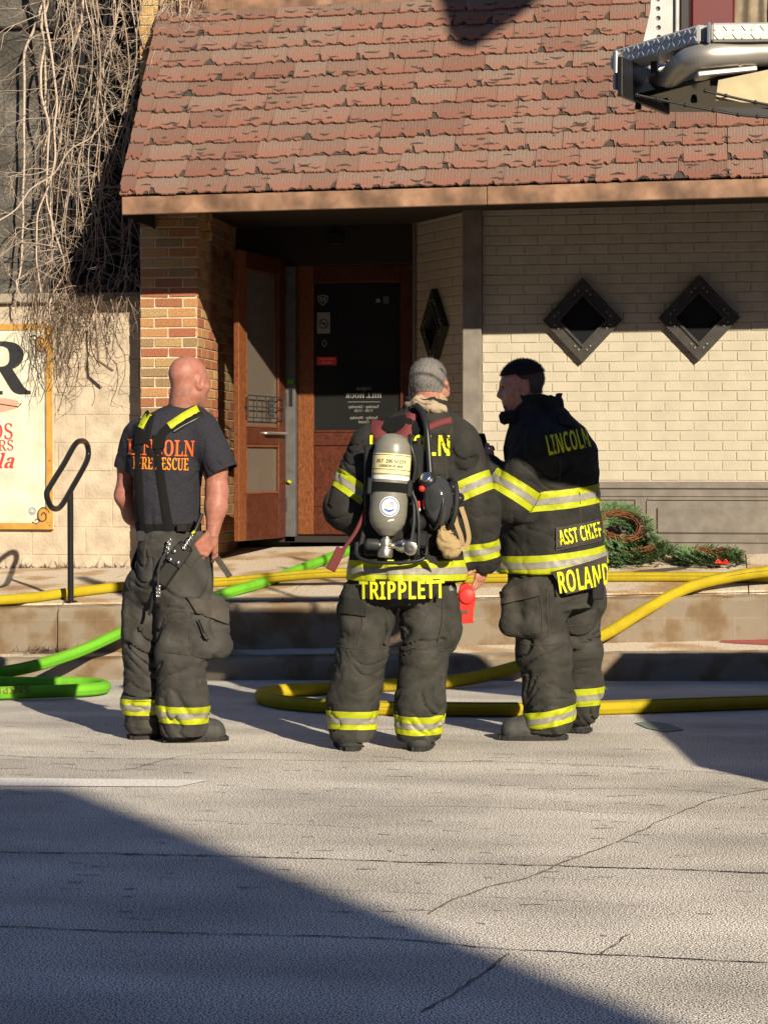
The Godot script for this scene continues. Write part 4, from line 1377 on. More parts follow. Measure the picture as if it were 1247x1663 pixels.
func twig(m: MB, p: Vector3, d: Vector3, length: float, r: float, forks: int) -> void:
	var pts := [p]
	var n := 4
	for k in n:
		d = (d + Vector3(rng.randf_range(-0.45, 0.45), rng.randf_range(-0.45, 0.35), rng.randf_range(-0.3, 0.3))).normalized()
		var q: Vector3 = pts[-1] + d * length / n
		q.z = maxf(q.z, -5.55 if q.y > 2.6 else -5.07)
		pts.append(q)
		if forks > 0 and rng.randf() < 0.38:
			twig(m, q, (d + Vector3(rng.randf_range(-1, 1), rng.randf_range(-0.9, 0.6), rng.randf_range(-0.3, 0.5))).normalized(), length * 0.5, r * 0.7, forks - 1)
	tube(pts, [r, r * 0.9, r * 0.75, r * 0.6, r * 0.4], 4, false, m)


# ------------------------------------------------------------------ handrail, hoses
func build_handrail() -> void:
	var o := thing("handrail", "black steel loop handrail on a single post at the step", "handrail")
	var x := -2.53
	var loop := [Vector3(x, 1.115, -2.81), Vector3(x, 1.045, -2.87), Vector3(x, 1.018, -2.98), Vector3(x, 1.04, -3.12), Vector3(x, 1.16, -3.37), Vector3(x, 1.3, -3.64), Vector3(x, 1.37, -3.705), Vector3(x, 1.43, -3.66), Vector3(x, 1.447, -3.55), Vector3(x, 1.42, -3.4), Vector3(x, 1.3, -3.17), Vector3(x, 1.17, -2.9)]
	part("loop", tube(smooth(loop, 0.03, true), 0.0185, 12, false).mesh(), M.black_enamel, o)
	part("post", tube([Vector3(x, walk_y(x, -3.27) - 0.03, -3.3), Vector3(x, 0.8, -3.3), Vector3(x, 1.12, -3.3)], 0.02, 12).mesh(), M.black_enamel, o)
	part("foot_plate", lathe([Vector2(0.045, 0.0), Vector2(0.045, 0.006), Vector2(0.03, 0.012), Vector2(0.0, 0.012)], 14).mesh(), M.black_enamel, o, at_pos(Vector3(x, walk_y(x, -3.3) + 0.001, -3.3)))


func hose(called: String, label: String, way: Array, r: float, mat: Material, group := "", striped := true) -> Node3D:
	var o := thing(called, label, "fire hose", Vector3.ZERO, 0.0, group)
	var prof := []
	for s in 36:
		var g := 1.0
		for c in [2, 3, 11, 12, 20, 21, 29, 30]:
			if s == c:
				g = 0.93
		prof.append(g)
	var line := smooth(way, 0.05)
	part("jacket", tube(line, r, 36, true, null, prof).mesh(), mat, o)
	for q in ([0.25, 1.15] if striped else []):
		part("woven_stripe", tube(line.map(func(p: Vector3) -> Vector3: return p + Vector3(0, sin(q), cos(q)) * (r - 0.0028)), 0.0036, 6).mesh(), M.hose_stripe, o)
	return o


func build_hoses() -> void:
	var g := func(x: float, z: float, r: float) -> Vector3: return Vector3(x, walk_y(x, z) + r, z)
	var r := 0.034
	hose("yellow_hose", "yellow fire hose lying straight along the pavement behind the firefighters", [g.call(-3.6, -2.9, r + 0.02), g.call(-2.93, -3.12, r), g.call(-2.575, -3.515, r), g.call(-2.289, -3.8, r), g.call(-1.715, -4.03, r), g.call(-0.922, -4.05, r + 0.06), g.call(-0.322, -4.17, r), g.call(0.119, -4.25, r), g.call(0.889, -4.325, r), g.call(1.881, -4.33, r), g.call(3.2, -4.2, r)], r, M.yellow_hose)
	var gr := hose("green_hose", "bright green fire hose running from the doorway down the steps to the road", [Vector3(-0.98, 0.79, -6.1), g.call(-1.08, -5.9, r), g.call(-1.179, -5.373, r), g.call(-1.338, -4.458, r), g.call(-1.45, -3.93, r), Vector3(-1.56, 0.47, -3.6), Vector3(-1.82, 0.375, -3.35), Vector3(-2.036, 0.28, -2.9), Vector3(-2.299, 0.15, -2.55), Vector3(-2.6, 0.07, -2.28), Vector3(-3.1, 0.03, -2.2), Vector3(-3.9, 0.03, -2.1), Vector3(-4.2, 0.03, -1.8)], 0.036, M.green_hose)
	var g2 := hose("green_hose", "lettered bright green hose doubled back in a tight bend on the road", [Vector3(-4.0, 0.02, -2.0), Vector3(-3.3, 0.02, -2.05), Vector3(-2.75, 0.018, -2.12), Vector3(-2.41, 0.016, -2.15), Vector3(-2.2, 0.018, -2.17), Vector3(-2.03, 0.019, -2.13), Vector3(-1.93, 0.02, -2.0), Vector3(-1.93, 0.022, -1.84), Vector3(-2.06, 0.026, -1.68), Vector3(-2.31, 0.026, -1.55), Vector3(-2.56, 0.026, -1.42), Vector3(-3.06, 0.026, -1.16), Vector3(-4.06, 0.026, -0.64)], 0.036, M.green_hose, "", false)
	part("coupling", tube([Vector3(-2.74, 0.02, -2.118), Vector3(-2.64, 0.02, -2.125)], 0.043, 20).mesh(), M.steel, g2)
	var along := Vector3(-0.25, 0.001, 0.13).normalized()
	# lettering painted on the upper front of the hose, upside down to the viewer
	var nrm := Vector3(0.2, 0.5, 0.85).normalized()
	var xx := along
	var zz := (nrm - xx * nrm.dot(xx)).normalized()
	var b := Basis(xx, zz.cross(xx), zz)
	part("lettering", text_mb("SNIPER", 0.04, "Droid Sans", true, 1.2, 0.001).mesh(), M.hose_stripe, g2, Transform3D(b, Vector3(-2.35, 0.026, -1.529) + zz * 0.0375))
	part("lettering", text_mb("LDH NSS1", 0.018, "Droid Sans", true, 1.1, 0.001).mesh(), M.hose_stripe, g2, Transform3D(b, Vector3(-2.14, 0.026, -1.638) + zz * 0.0375))
	var ry := func(x: float, z: float) -> Vector3: return Vector3(x, road_y(z) + 0.038, z)
	hose("yellow_hose", "yellow fire hose looped on the road between the firefighters and back up the step", [ry.call(3.4, -2.5), ry.call(2.061, -1.9), ry.call(1.817, -1.774), ry.call(1.338, -1.53), ry.call(0.895, -1.297), ry.call(0.393, -1.15), ry.call(-0.252, -1.12), ry.call(-0.6, -1.22), ry.call(-0.83, -1.42), ry.call(-0.945, -1.68), ry.call(-0.9, -1.92), ry.call(-0.7, -2.1), ry.call(-0.317, -2.4), Vector3(0.05, 0.02, -2.65), Vector3(0.33, 0.07, -2.92), Vector3(0.6, 0.14, -3.28), Vector3(0.86, 0.235, -3.52), Vector3(1.1, 0.375, -3.7), Vector3(1.35, 0.5, -3.9), Vector3(1.62, 0.565, -4.07), Vector3(1.9, 0.6, -4.18), Vector3(2.3, 0.615, -4.25), Vector3(3.4, 0.62, -4.3)], 0.038, M.yellow_hose)


# ------------------------------------------------------------------ wreaths and debris
func sprig(m: MB, p: Vector3, d: Vector3, length: float) -> void:   # a flat fir-like sprig: a stem with needle blades along both sides
	var side := d.cross(Vector3(rng.randf_range(-0.3, 0.3), 1, rng.randf_range(-0.3, 0.3))).normalized()
	var upn := side.cross(d)
	var n := 9
	for k in n:
		var c := p + d * length * (k + 0.5) / n
		for s in [-1, 1]:
			var tip: Vector3 = c + (side * s * 0.8 + d * 0.8 + upn * rng.randf_range(-0.3, 0.5)).normalized() * length * 0.34 * (1.1 - 0.6 * k / n)
			var w := d * 0.0035
			m.tri(c - w, c + w, tip)
			m.tri(c + w + upn * 0.002, c - w + upn * 0.002, tip)
	m.tri(p - side * 0.002, p + side * 0.002, p + d * length)


func wreath(called: String, label: String, at: Vector3, basis: Basis, R: float, fat: float, n: int, hoop_r: float) -> Node3D:
	var o := thing(called, label, "wreath", at)
	o.basis = basis
	var m := [MB.new(), MB.new()]
	for k in n:
		var a := rng.randf() * TAU
		var rad := Vector3(cos(a), 0, sin(a))
		var tan := Vector3(-sin(a), 0, cos(a))
		var q := rng.randf() * TAU
		var c := rad * (R + cos(q) * fat * 0.5) + Vector3(0, absf(sin(q)) * fat * 0.6, 0)
		var d := (rad * cos(q) * 0.8 + Vector3(0, absf(sin(q)) * 0.8, 0) + tan * 0.9 + Vector3(rng.randf_range(-0.4, 0.4), rng.randf_range(-0.2, 0.4), rng.randf_range(-0.4, 0.4))).normalized()
		sprig(m[0 if rng.randf() < 0.65 else 1], c, d, rng.randf_range(0.05, 0.1))
	stuff(part("greenery", m[0].mesh(), M.needles, o))
	stuff(part("greenery", m[1].mesh(), M.needles_pale, o))
	for k in 16:
		var pts := []
		var ph := rng.randf() * TAU
		var rr := hoop_r + rng.randf_range(-0.03, 0.03)
		var lift := fat * 0.85 + rng.randf_range(-0.02, 0.025)
		for j in 26:
			var a := ph + TAU * 0.95 * j / 25.0
			pts.append(Vector3(cos(a) * rr, lift + 0.012 * sin(3 * a + ph) , sin(a) * rr) + Vector3(rng.randf_range(-1, 1), rng.randf_range(-1, 1), rng.randf_range(-1, 1)) * 0.005)
		part("willow_rod", tube(pts, rng.randf_range(0.0025, 0.0045), 5).mesh(), M.wicker, o)
	return o


func build_wreaths() -> void:
	# a large one leaning on the wall, one lying under it, a flat one to the right
	var b1 := Basis(Vector3(0, 0, 1), -0.28) * Basis(Vector3.RIGHT, 0.62)
	wreath("evergreen_wreath", "large evergreen wreath with a willow ring tilted up on top of another wreath", Vector3(0.86, 0.79, -5.15), b1, 0.19, 0.1, 800, 0.15)
	wreath("evergreen_wreath", "evergreen wreath lying underneath the tilted wreath by the cream wall", Vector3(1.0, walk_y(1.0, -5.1) + 0.01, -5.1), Basis(Vector3(0, 0, 1), 0.1) * Basis(Vector3.RIGHT, 0.12), 0.2, 0.1, 700, 0.17)
	var o := wreath("evergreen_wreath", "flat evergreen wreath with willow ring and red bow at the far right of the wall", Vector3(1.5, walk_y(1.5, -5.05) + 0.0, -5.05), Basis(Vector3(0, 0, 1), -0.03) * Basis(Vector3.RIGHT, 0.08), 0.17, 0.075, 650, 0.14)
	var bow := MB.new()
	for s in [-1, 1]:
		tube([Vector3(0.08, 0.03, 0.2), Vector3(0.08 + 0.03 * s, 0.055, 0.21), Vector3(0.08 + 0.045 * s, 0.035, 0.215), Vector3(0.08, 0.03, 0.205)], 0.01, 6, true, bow)
	part("bow", bow.mesh(), M.ribbon_red, o)


func build_debris() -> void:
	var o := thing("dead_leaves", "scatter of dry weeds and leaf litter along the wall foot and step", "leaf litter")
	o.set_meta("kind", "stuff")
	var m := MB.new()
	for k in 420:
		var x := rng.randf_range(-4.2, -2.55)
		var z := -5.09 + absf(rng.randfn(0, 0.03))
		if k > 260:
			x = -2.56 + rng.randfn(0, 0.13)
			z = riser_z(x) + 0.03 + absf(rng.randfn(0, 0.05))
		var y := walk_y(x, z) + 0.004 if k <= 260 else 0.125 + 0.004
		var d := Vector3(rng.randf_range(-1, 1), rng.randf_range(0.0, 0.45), rng.randf_range(-0.5, 0.8)).normalized() * rng.randf_range(0.03, 0.13)
		var s := d.cross(Vector3.UP).normalized() * rng.randf_range(0.0015, 0.004)
		m.tri(Vector3(x, y, z) - s, Vector3(x, y, z) + s, Vector3(x, y, z) + d)
		m.tri(Vector3(x, y + 0.001, z) + s, Vector3(x, y + 0.001, z) - s, Vector3(x, y, z) + d)
	part("litter", m.mesh(), M.vine_dark, o)


# ------------------------------------------------------------------ soft bodies: distance fields meshed with surface nets
class Field:
	var ca: PackedVector3Array = []
	var cd: PackedVector3Array = []
	var ci: PackedFloat32Array = []
	var cr: PackedFloat32Array = []
	var cs: PackedFloat32Array = []
	var ck: PackedFloat32Array = []
	var st: Array = []
	var el: Array = []
	var fold: Callable
	var fold_max := 0.0

	func cap(a: Vector3, b: Vector3, ra: float, rb: float, k := 0.03) -> void:
		ca.append(a)
		cd.append(b - a)
		ci.append(1.0 / maxf((b - a).length_squared(), 1e-9))
		cr.append(ra)
		cs.append(rb - ra)
		ck.append(k)

	func chain(p: Array, r: Array, k := 0.03) -> void:
		for j in p.size() - 1:
			cap(p[j], p[j + 1], r[j], r[j + 1], k)

	func stack(rows: Array, k := 0.03, turn := 0.0) -> void:   # rows of [y, cx, cz, rx, rz], from the bottom up
		var a := []
		for c in 5:
			var q := PackedFloat32Array()
			for r in rows:
				q.append(r[c])
			a.append(q)
		st.append([a, k, cos(turn), sin(turn)])

	func ell(c: Vector3, r: Vector3, k := 0.02, b := Basis.IDENTITY, cut := false) -> void:
		el.append([Transform3D(b, c).affine_inverse(), r, k, cut])

	func raw(p: Vector3) -> float:
		var r := 9.0
		for s in st:
			var a: Array = s[0]
			var ys: PackedFloat32Array = a[0]
			var n := ys.size()
			var j := 0
			var y := clampf(p.y, ys[0], ys[n - 1])
			while j < n - 2 and y > ys[j + 1]:
				j += 1
			var t := (y - ys[j]) / (ys[j + 1] - ys[j])
			t = t * t * (3 - 2 * t) * 0.5 + t * 0.5
			var dx := p.x - lerpf(a[1][j], a[1][j + 1], t)
			var dz := p.z - lerpf(a[2][j], a[2][j + 1], t)
			var rx := lerpf(a[3][j], a[3][j + 1], t)
			var rz := lerpf(a[4][j], a[4][j + 1], t)
			var u: float = (dx * s[2] - dz * s[3])
			var w: float = (dx * s[3] + dz * s[2])
			var k0 := sqrt(u * u / (rx * rx) + w * w / (rz * rz))
			var k1 := sqrt(u * u / (rx * rx * rx * rx) + w * w / (rz * rz * rz * rz))
			var d := k0 * (k0 - 1.0) / k1 if k1 > 1e-4 else -minf(rx, rz)
			var e := maxf(ys[0] - p.y, p.y - ys[n - 1])
			d = minf(maxf(d, e), 0.0) + sqrt(maxf(d, 0.0) * maxf(d, 0.0) + maxf(e, 0.0) * maxf(e, 0.0))
			r = mix(r, d, s[1])
		for j in ca.size():
			var pa := p - ca[j]
			var t := clampf(pa.dot(cd[j]) * ci[j], 0.0, 1.0)
			var d := (pa - cd[j] * t).length() - cr[j] - cs[j] * t
			if d < r + ck[j]:
				r = mix(r, d, ck[j])
		for e in el:
			var q: Vector3 = e[0] * p
			var rr: Vector3 = e[1]
			var k0 := (q / rr).length()
			var k1 := (q / (rr * rr)).length()
			var d := k0 * (k0 - 1.0) / k1 if k1 > 1e-4 else -rr.x
			if e[3]:
				r = -mix(-r, d, e[2])
			else:
				r = mix(r, d, e[2])
		return r

	func mix(a: float, b: float, k: float) -> float:
		var g := absf(a - b)
		if g >= k:
			return minf(a, b)
		var h := (k - g) / k
		return minf(a, b) - h * h * k * 0.25

	func d(p: Vector3) -> float:
		var r := raw(p)
		if fold_max > 0.0 and absf(r) < fold_max * 2.0 + 0.02:
			r -= fold.call(p)
		return r


func nets(f: Field, cell: float, lo: Vector3, hi: Vector3) -> MB:
	var nx := int(ceil((hi.x - lo.x) / cell)) + 2
	var ny := int(ceil((hi.y - lo.y) / cell)) + 2
	var nz := int(ceil((hi.z - lo.z) / cell)) + 2
	var val := PackedFloat32Array()
	val.resize(nx * ny * nz)
	var idx := PackedInt32Array()
	idx.resize(nx * ny * nz)
	idx.fill(-1)
	var B := 5
	var live := []
	var reach := B * cell * 1.4 + f.fold_max
	for bz in range(0, nz, B):
		for by in range(0, ny, B):
			for bx in range(0, nx, B):
				var c := lo + Vector3(bx + B * 0.5 - 0.5, by + B * 0.5 - 0.5, bz + B * 0.5 - 0.5) * cell
				var dc := f.raw(c)
				var on := absf(dc) < reach
				if on:
					live.append(Vector3i(bx, by, bz))
				for z in range(bz, mini(bz + B, nz)):
					for y in range(by, mini(by + B, ny)):
						var o := (z * ny + y) * nx
						for x in range(bx, mini(bx + B, nx)):
							val[o + x] = f.d(lo + Vector3(x, y, z) * cell) if on else dc
	var m := MB.new()
	var sy := nx
	var sz := nx * ny
	var offs := [0, 1, sy, sy + 1, sz, sz + 1, sz + sy, sz + sy + 1]
	var cp := [Vector3(0, 0, 0), Vector3(1, 0, 0), Vector3(0, 1, 0), Vector3(1, 1, 0), Vector3(0, 0, 1), Vector3(1, 0, 1), Vector3(0, 1, 1), Vector3(1, 1, 1)]
	var ed := [[0, 1], [2, 3], [4, 5], [6, 7], [0, 2], [1, 3], [4, 6], [5, 7], [0, 4], [1, 5], [2, 6], [3, 7]]
	for b in live:
		for z in range(b.z, mini(b.z + B, nz - 1)):
			for y in range(b.y, mini(b.y + B, ny - 1)):
				for x in range(b.x, mini(b.x + B, nx - 1)):
					var o: int = z * sz + y * sy + x
					var neg := 0
					for q in offs:
						if val[o + q] < 0.0:
							neg += 1
					if neg == 0 or neg == 8:
						continue
					var s := Vector3.ZERO
					var c := 0
					for e in ed:
						var va := val[o + offs[e[0]]]
						var vb := val[o + offs[e[1]]]
						if (va < 0.0) != (vb < 0.0):
							s += cp[e[0]].lerp(cp[e[1]], va / (va - vb))
							c += 1
					idx[o] = m.v.size()
					m.v.append(lo + (Vector3(x, y, z) + s / c) * cell)
	m.n.resize(m.v.size())
	var st := [1, sy, sz]
	for b in live:
		for z in range(maxi(b.z, 1), mini(b.z + B, nz - 1)):
			for y in range(maxi(b.y, 1), mini(b.y + B, ny - 1)):
				for x in range(maxi(b.x, 1), mini(b.x + B, nx - 1)):
					var o: int = z * sz + y * sy + x
					var inside := val[o] < 0.0
					for ax in 3:
						if (val[o + st[ax]] < 0.0) == inside:
							continue
						var u: int = st[(ax + 1) % 3]
						var w: int = st[(ax + 2) % 3]
						var i0 := idx[o - u - w]
						var i1 := idx[o - w]
						var i2 := idx[o]
						var i3 := idx[o - u]
						if i0 < 0 or i1 < 0 or i2 < 0 or i3 < 0:
							continue
						if not inside:
							var t := i1
							i1 = i3
							i3 = t
						m.i.append_array([i0, i2, i1, i0, i3, i2])
						var nn := (m.v[i2] - m.v[i0]).cross(m.v[i3] - m.v[i1])
						m.n[i0] += nn
						m.n[i1] += nn
						m.n[i2] += nn
						m.n[i3] += nn
	for k in m.n.size():
		m.n[k] = m.n[k].normalized()
	return m


func relax(m: MB, times := 1) -> MB:   # light smoothing of the vertices and normals
	for t in times:
		var sum := PackedVector3Array()
		var cnt := PackedInt32Array()
		sum.resize(m.v.size())
		cnt.resize(m.v.size())
		for k in range(0, m.i.size(), 3):
			for j in 3:
				var a := m.i[k + j]
				sum[a] += m.v[m.i[k + (j + 1) % 3]] + m.v[m.i[k + (j + 2) % 3]]
				cnt[a] += 2
		for k in m.v.size():
			if cnt[k]:
				m.v[k] = m.v[k].lerp(sum[k] / cnt[k], 0.5)
	for k in m.n.size():
		m.n[k] = Vector3.ZERO
	for k in range(0, m.i.size(), 3):
		var a := m.i[k]
		var b := m.i[k + 1]
		var c := m.i[k + 2]
		var nn := (m.v[c] - m.v[a]).cross(m.v[b] - m.v[a])
		m.n[a] += nn
		m.n[b] += nn
		m.n[c] += nn
	for k in m.n.size():
		m.n[k] = m.n[k].normalized()
	return m


func cut_out(src: MB, planes: Array, off: float) -> MB:   # the part of a mesh where every (values, sign, level) holds, lifted off along its normals
	var m := MB.new()
	for k in range(0, src.i.size(), 3):
		var poly := []
		var gone := false
		for j in 3:
			var a := src.i[k + j]
			var row := [src.v[a] + src.n[a] * off, src.n[a]]
			for p in planes:
				row.append((p[0][a] - p[2]) * p[1])
			poly.append(row)
		for q in planes.size():
			var out := []
			var c := 2 + q
			for j in poly.size():
				var A: Array = poly[j]
				var Bv: Array = poly[(j + 1) % poly.size()]
				if A[c] >= 0:
					out.append(A)
				if (A[c] >= 0) != (Bv[c] >= 0):
					var t: float = A[c] / (A[c] - Bv[c])
					var r := []
					for w in A.size():
						r.append(lerp(A[w], Bv[w], t))
					out.append(r)
			poly = out
			if poly.size() < 3:
				gone = true
				break
		if gone:
			continue
		var s := m.v.size()
		for r in poly:
			m.v.append(r[0])
			m.n.append((r[1] as Vector3).normalized())
		for j in range(1, poly.size() - 1):
			m.i.append_array([s, s + j, s + j + 1])
	return m


func values(m: MB, f: Callable) -> PackedFloat32Array:
	var a := PackedFloat32Array()
	a.resize(m.v.size())
	for k in m.v.size():
		a[k] = f.call(m.v[k])
	return a


func tape(src: MB, s: PackedFloat32Array, lo: float, hi: float, parent: Node, extra: Array = [], lift := 0.003, silver := true) -> void:   # a lime band with a silver stripe sewn on it
	part("reflective_band", cut_out(src, [[s, 1.0, lo], [s, -1.0, hi]] + extra, lift).mesh(), M.lime, parent)
	if silver:
		var q := (hi - lo)
		part("silver_stripe", cut_out(src, [[s, 1.0, lo + q * 0.32], [s, -1.0, hi - q * 0.34]] + extra, lift + 0.002).mesh(), M.silver_tape, parent)


var missed := false


func cast(f: Field, o: Vector3, d: Vector3) -> Vector3:   # walk from o along d to the surface, or to where it comes nearest
	var t := 0.0
	var near := 9.0
	var best := 0.0
	for k in 60:
		var r := f.d(o + d * t)
		if r < near:
			near = r
			best = t
		if r < 0.0012 or t > 1.3:
			break
		t += r * 0.8
	missed = near > 0.006
	return o + d * best


func sew(f: Field, c: Array, nu: int, nv: int, off: float, dir := Vector3(0, 0, -1), z0 := 0.6) -> MB:   # a cloth patch: four corners (x, y) laid on the field, with a rim
	var m := MB.new()
	var rows := []
	for v in nv + 1:
		var row := []
		for u in nu + 1:
			var a: Vector2 = c[0].lerp(c[1], float(u) / nu)
			var b: Vector2 = c[3].lerp(c[2], float(u) / nu)
			var p := a.lerp(b, float(v) / nv)
			var h := cast(f, Vector3(p.x, p.y, 0) - dir * z0, dir)
			row.append(h - dir * off)
		rows.append(row)
	m.grid(rows, false, false)
	if m.n.size() and m.n[m.n.size() / 2].dot(-dir) < 0:
		m = MB.new()
		m.grid(rows, false, true)
	var rim := []
	for u in nu + 1:
		rim.append(rows[0][u])
	for v in range(1, nv + 1):
		rim.append(rows[v][nu])
	for u in range(nu - 1, -1, -1):
		rim.append(rows[nv][u])
	for v in range(nv - 1, 0, -1):
		rim.append(rows[v][0])
	var low := rim.map(func(p: Vector3) -> Vector3: return p + dir * (off + 0.004))
	m.grid([rim, low], true, false)
	return m


func web(f: Field, path: Array, width: float, off: float, dir := Vector3(0, 0, -1), z0 := 0.6) -> MB:   # a strap laid over the field along (x, y) points
	var pts := []
	for p in path:
		pts.append(Vector3(p.x, p.y, 0))
	pts = smooth(pts, 0.025)
	var rows := []
	for k in pts.size():
		var t: Vector3 = (pts[mini(k + 1, pts.size() - 1)] - pts[maxi(k - 1, 0)]).normalized()
		var s := Vector3(-t.y, t.x, 0) * width / 2
		var row := []
		for q in [-1.0, -0.5, 0.5, 1.0]:
			var p: Vector3 = pts[k] + s * q
			row.append(cast(f, Vector3(p.x, p.y, 0) - dir * z0, dir) - dir * (off if absf(q) < 0.9 else off * 0.15))
		rows.append(row)
	var m := MB.new()
	m.grid(rows, false, false)
	if m.n[m.n.size() / 2].dot(-dir) < 0:
		m = MB.new()
		m.grid(rows, false, true)
	return m


func print_on(f: Field, text: String, high: float, at: Vector2, turn: float, squeeze: float, off: float, dir := Vector3(0, 0, -1), face := "Droid Sans", z0 := 0.6, bend := 0.0) -> MB:   # lettering laid on the cloth
	var src := text_mb(text, high, face, true, squeeze)
	var m := MB.new()
	var todo := []
	for k in range(0, src.i.size(), 3):
		todo.append([src.v[src.i[k]], src.v[src.i[k + 1]], src.v[src.i[k + 2]]])
	var side := Vector3.UP.cross(-dir).normalized()
	while todo.size():
		var t: Array = todo.pop_back()
		var la: float = t[0].distance_to(t[1])
		var lb: float = t[1].distance_to(t[2])
		var lc: float = t[2].distance_to(t[0])
		var l := maxf(la, maxf(lb, lc))
		if l > 0.014:
			if l == la:
				var h: Vector3 = (t[0] + t[1]) / 2
				todo.append([t[0], h, t[2]])
				todo.append([h, t[1], t[2]])
			elif l == lb:
				var h: Vector3 = (t[1] + t[2]) / 2
				todo.append([t[0], t[1], h])
				todo.append([t[0], h, t[2]])
			else:
				var h: Vector3 = (t[2] + t[0]) / 2
				todo.append([t[0], t[1], h])
				todo.append([h, t[1], t[2]])
			continue
		var q := []
		var off_edge := false
		for p in t:
			var r := Vector2(p.x, p.y + bend * p.x * p.x).rotated(turn)
			var o := Vector3(at.x, at.y + r.y, 0) + side * r.x
			q.append(cast(f, o - dir * z0, dir) - dir * off)
			off_edge = off_edge or missed
		if not off_edge:
			m.face(q, q[0] + dir)
	return m


# ------------------------------------------------------------------ heads and hands
func head_basis(face_dir: Vector3, tilt := 0.0) -> Basis:   # columns: face's left-right, up, and forward
	var z := face_dir.normalized()
	var x := Vector3.UP.cross(z).normalized()
	return Basis(x, z.cross(x), z) * Basis(Vector3(0, 0, 1), tilt)


func head_field(f: Field, o: Vector3, b: Basis, s := 1.0, brow := 1.0) -> void:
	var P := func(x: float, y: float, z: float) -> Vector3: return o + b * (Vector3(x, y, z) * s)
	f.ell(P.call(0, 0.04, -0.014), Vector3(0.076, 0.086, 0.098) * s, 0.02, b)
	f.ell(P.call(0, 0.0, 0.02), Vector3(0.068, 0.085, 0.07) * s, 0.03 * s, b)
	f.ell(P.call(0, -0.055, 0.025), Vector3(0.056, 0.055, 0.06) * s, 0.03 * s, b)
	f.cap(P.call(-0.014, -0.098, 0.062), P.call(0.014, -0.098, 0.062), 0.02 * s, 0.02 * s, 0.03 * s)
	f.cap(P.call(-0.06, -0.06, 0.0), P.call(-0.02, -0.098, 0.052), 0.018 * s, 0.018 * s, 0.03 * s)
	f.cap(P.call(0.06, -0.06, 0.0), P.call(0.02, -0.098, 0.052), 0.018 * s, 0.018 * s, 0.03 * s)
	f.cap(P.call(-0.034, 0.026, 0.079), P.call(0.034, 0.026, 0.079), 0.012 * s * brow, 0.012 * s * brow, 0.02 * s)
	for e in [-1.0, 1.0]:
		f.ell(P.call(e * 0.046, -0.022, 0.056), Vector3(0.024, 0.02, 0.024) * s, 0.025 * s, b)
		f.ell(P.call(e * 0.032, 0.008, 0.092), Vector3(0.017, 0.011, 0.013) * s, 0.012 * s, b, true)
		f.cap(P.call(e * 0.03, 0.009, 0.074), P.call(e * 0.031, 0.009, 0.0745), 0.0125 * s, 0.0125 * s, 0.004 * s)
		f.ell(P.call(e * 0.079, -0.002, -0.006), Vector3(0.012, 0.038, 0.024) * s, 0.008 * s, b * Basis(Vector3.UP, e * 0.35) * Basis(Vector3.RIGHT, -0.2))
		f.ell(P.call(e * 0.09, -0.0, 0.0), Vector3(0.007, 0.02, 0.011) * s, 0.006 * s, b * Basis(Vector3.UP, e * 0.35), true)
	f.cap(P.call(0, 0.016, 0.084), P.call(0, -0.022, 0.106), 0.009 * s, 0.013 * s, 0.018 * s)
	f.cap(P.call(-0.013, -0.03, 0.093), P.call(0.013, -0.03, 0.093), 0.009 * s, 0.009 * s, 0.012 * s)
	f.cap(P.call(-0.02, -0.055, 0.08), P.call(0.02, -0.055, 0.08), 0.009 * s, 0.009 * s, 0.008 * s)
	f.cap(P.call(-0.017, -0.069, 0.079), P.call(0.017, -0.069, 0.079), 0.009 * s, 0.009 * s, 0.008 * s)
	f.cap(P.call(-0.024, -0.062, 0.088), P.call(0.024, -0.062, 0.088), 0.0035 * s, 0.0035 * s, 0.002)


func hand_field(f: Field, w: Vector3, dir: Vector3, palm: Vector3, thumb: float, curl: Array, s := 1.0) -> void:   # dir: wrist to knuckles; palm: the way the palm faces; thumb: +1 or -1 along dir x palm
	var d := dir.normalized()
	var n := (palm - d * palm.dot(d)).normalized()
	var sd := d.cross(n) * thumb
	var base := [[0.033, 0.088, 0.0105], [0.011, 0.094, 0.0108], [-0.011, 0.09, 0.0102], [-0.031, 0.08, 0.0092]]
	var lens := [[0.042, 0.026, 0.02], [0.046, 0.03, 0.021], [0.042, 0.028, 0.021], [0.033, 0.021, 0.018]]
	for k in 4:
		var q: Array = base[k]
		var p: Vector3 = w + (d * q[1] + sd * q[0]) * s
		f.cap(w + (d * 0.012 + sd * q[0] * 0.62) * s, p, 0.018 * s, (q[2] + 0.003) * s, 0.012)
		var a := 0.0
		for j in 3:
			a += curl[k] * [0.75, 1.2, 0.8][j]
			var dd: Vector3 = d * cos(a) + n * sin(a) + sd * q[0] * 1.6
			var e: Vector3 = p + dd.normalized() * lens[k][j] * s
			f.cap(p, e, (q[2] - 0.0006 * j) * s, (q[2] - 0.0012 - 0.0008 * j) * s, 0.003)
			p = e
	var t := w + (d * 0.025 + sd * 0.03) * s
	f.cap(w + d * 0.01 * s, t, 0.018 * s, 0.017 * s, 0.014)
	var td := (d * 0.75 + sd * 0.75 + n * 0.25).normalized()
	for j in 3:
		var e: Vector3 = t + td * [0.04, 0.032, 0.026][j] * s
		f.cap(t, e, [0.0145, 0.0118, 0.0108][j] * s, [0.0118, 0.0108, 0.0085][j] * s, 0.006)
		t = e
		td = (td + d * 0.25 + n * 0.3).normalized()


func bounds(p: Array, grow: float) -> Array:
	var lo: Vector3 = p[0]
	var hi: Vector3 = p[0]
	for q in p:
		lo = lo.min(q)
		hi = hi.max(q)
	return [lo - Vector3.ONE * grow, hi + Vector3.ONE * grow]


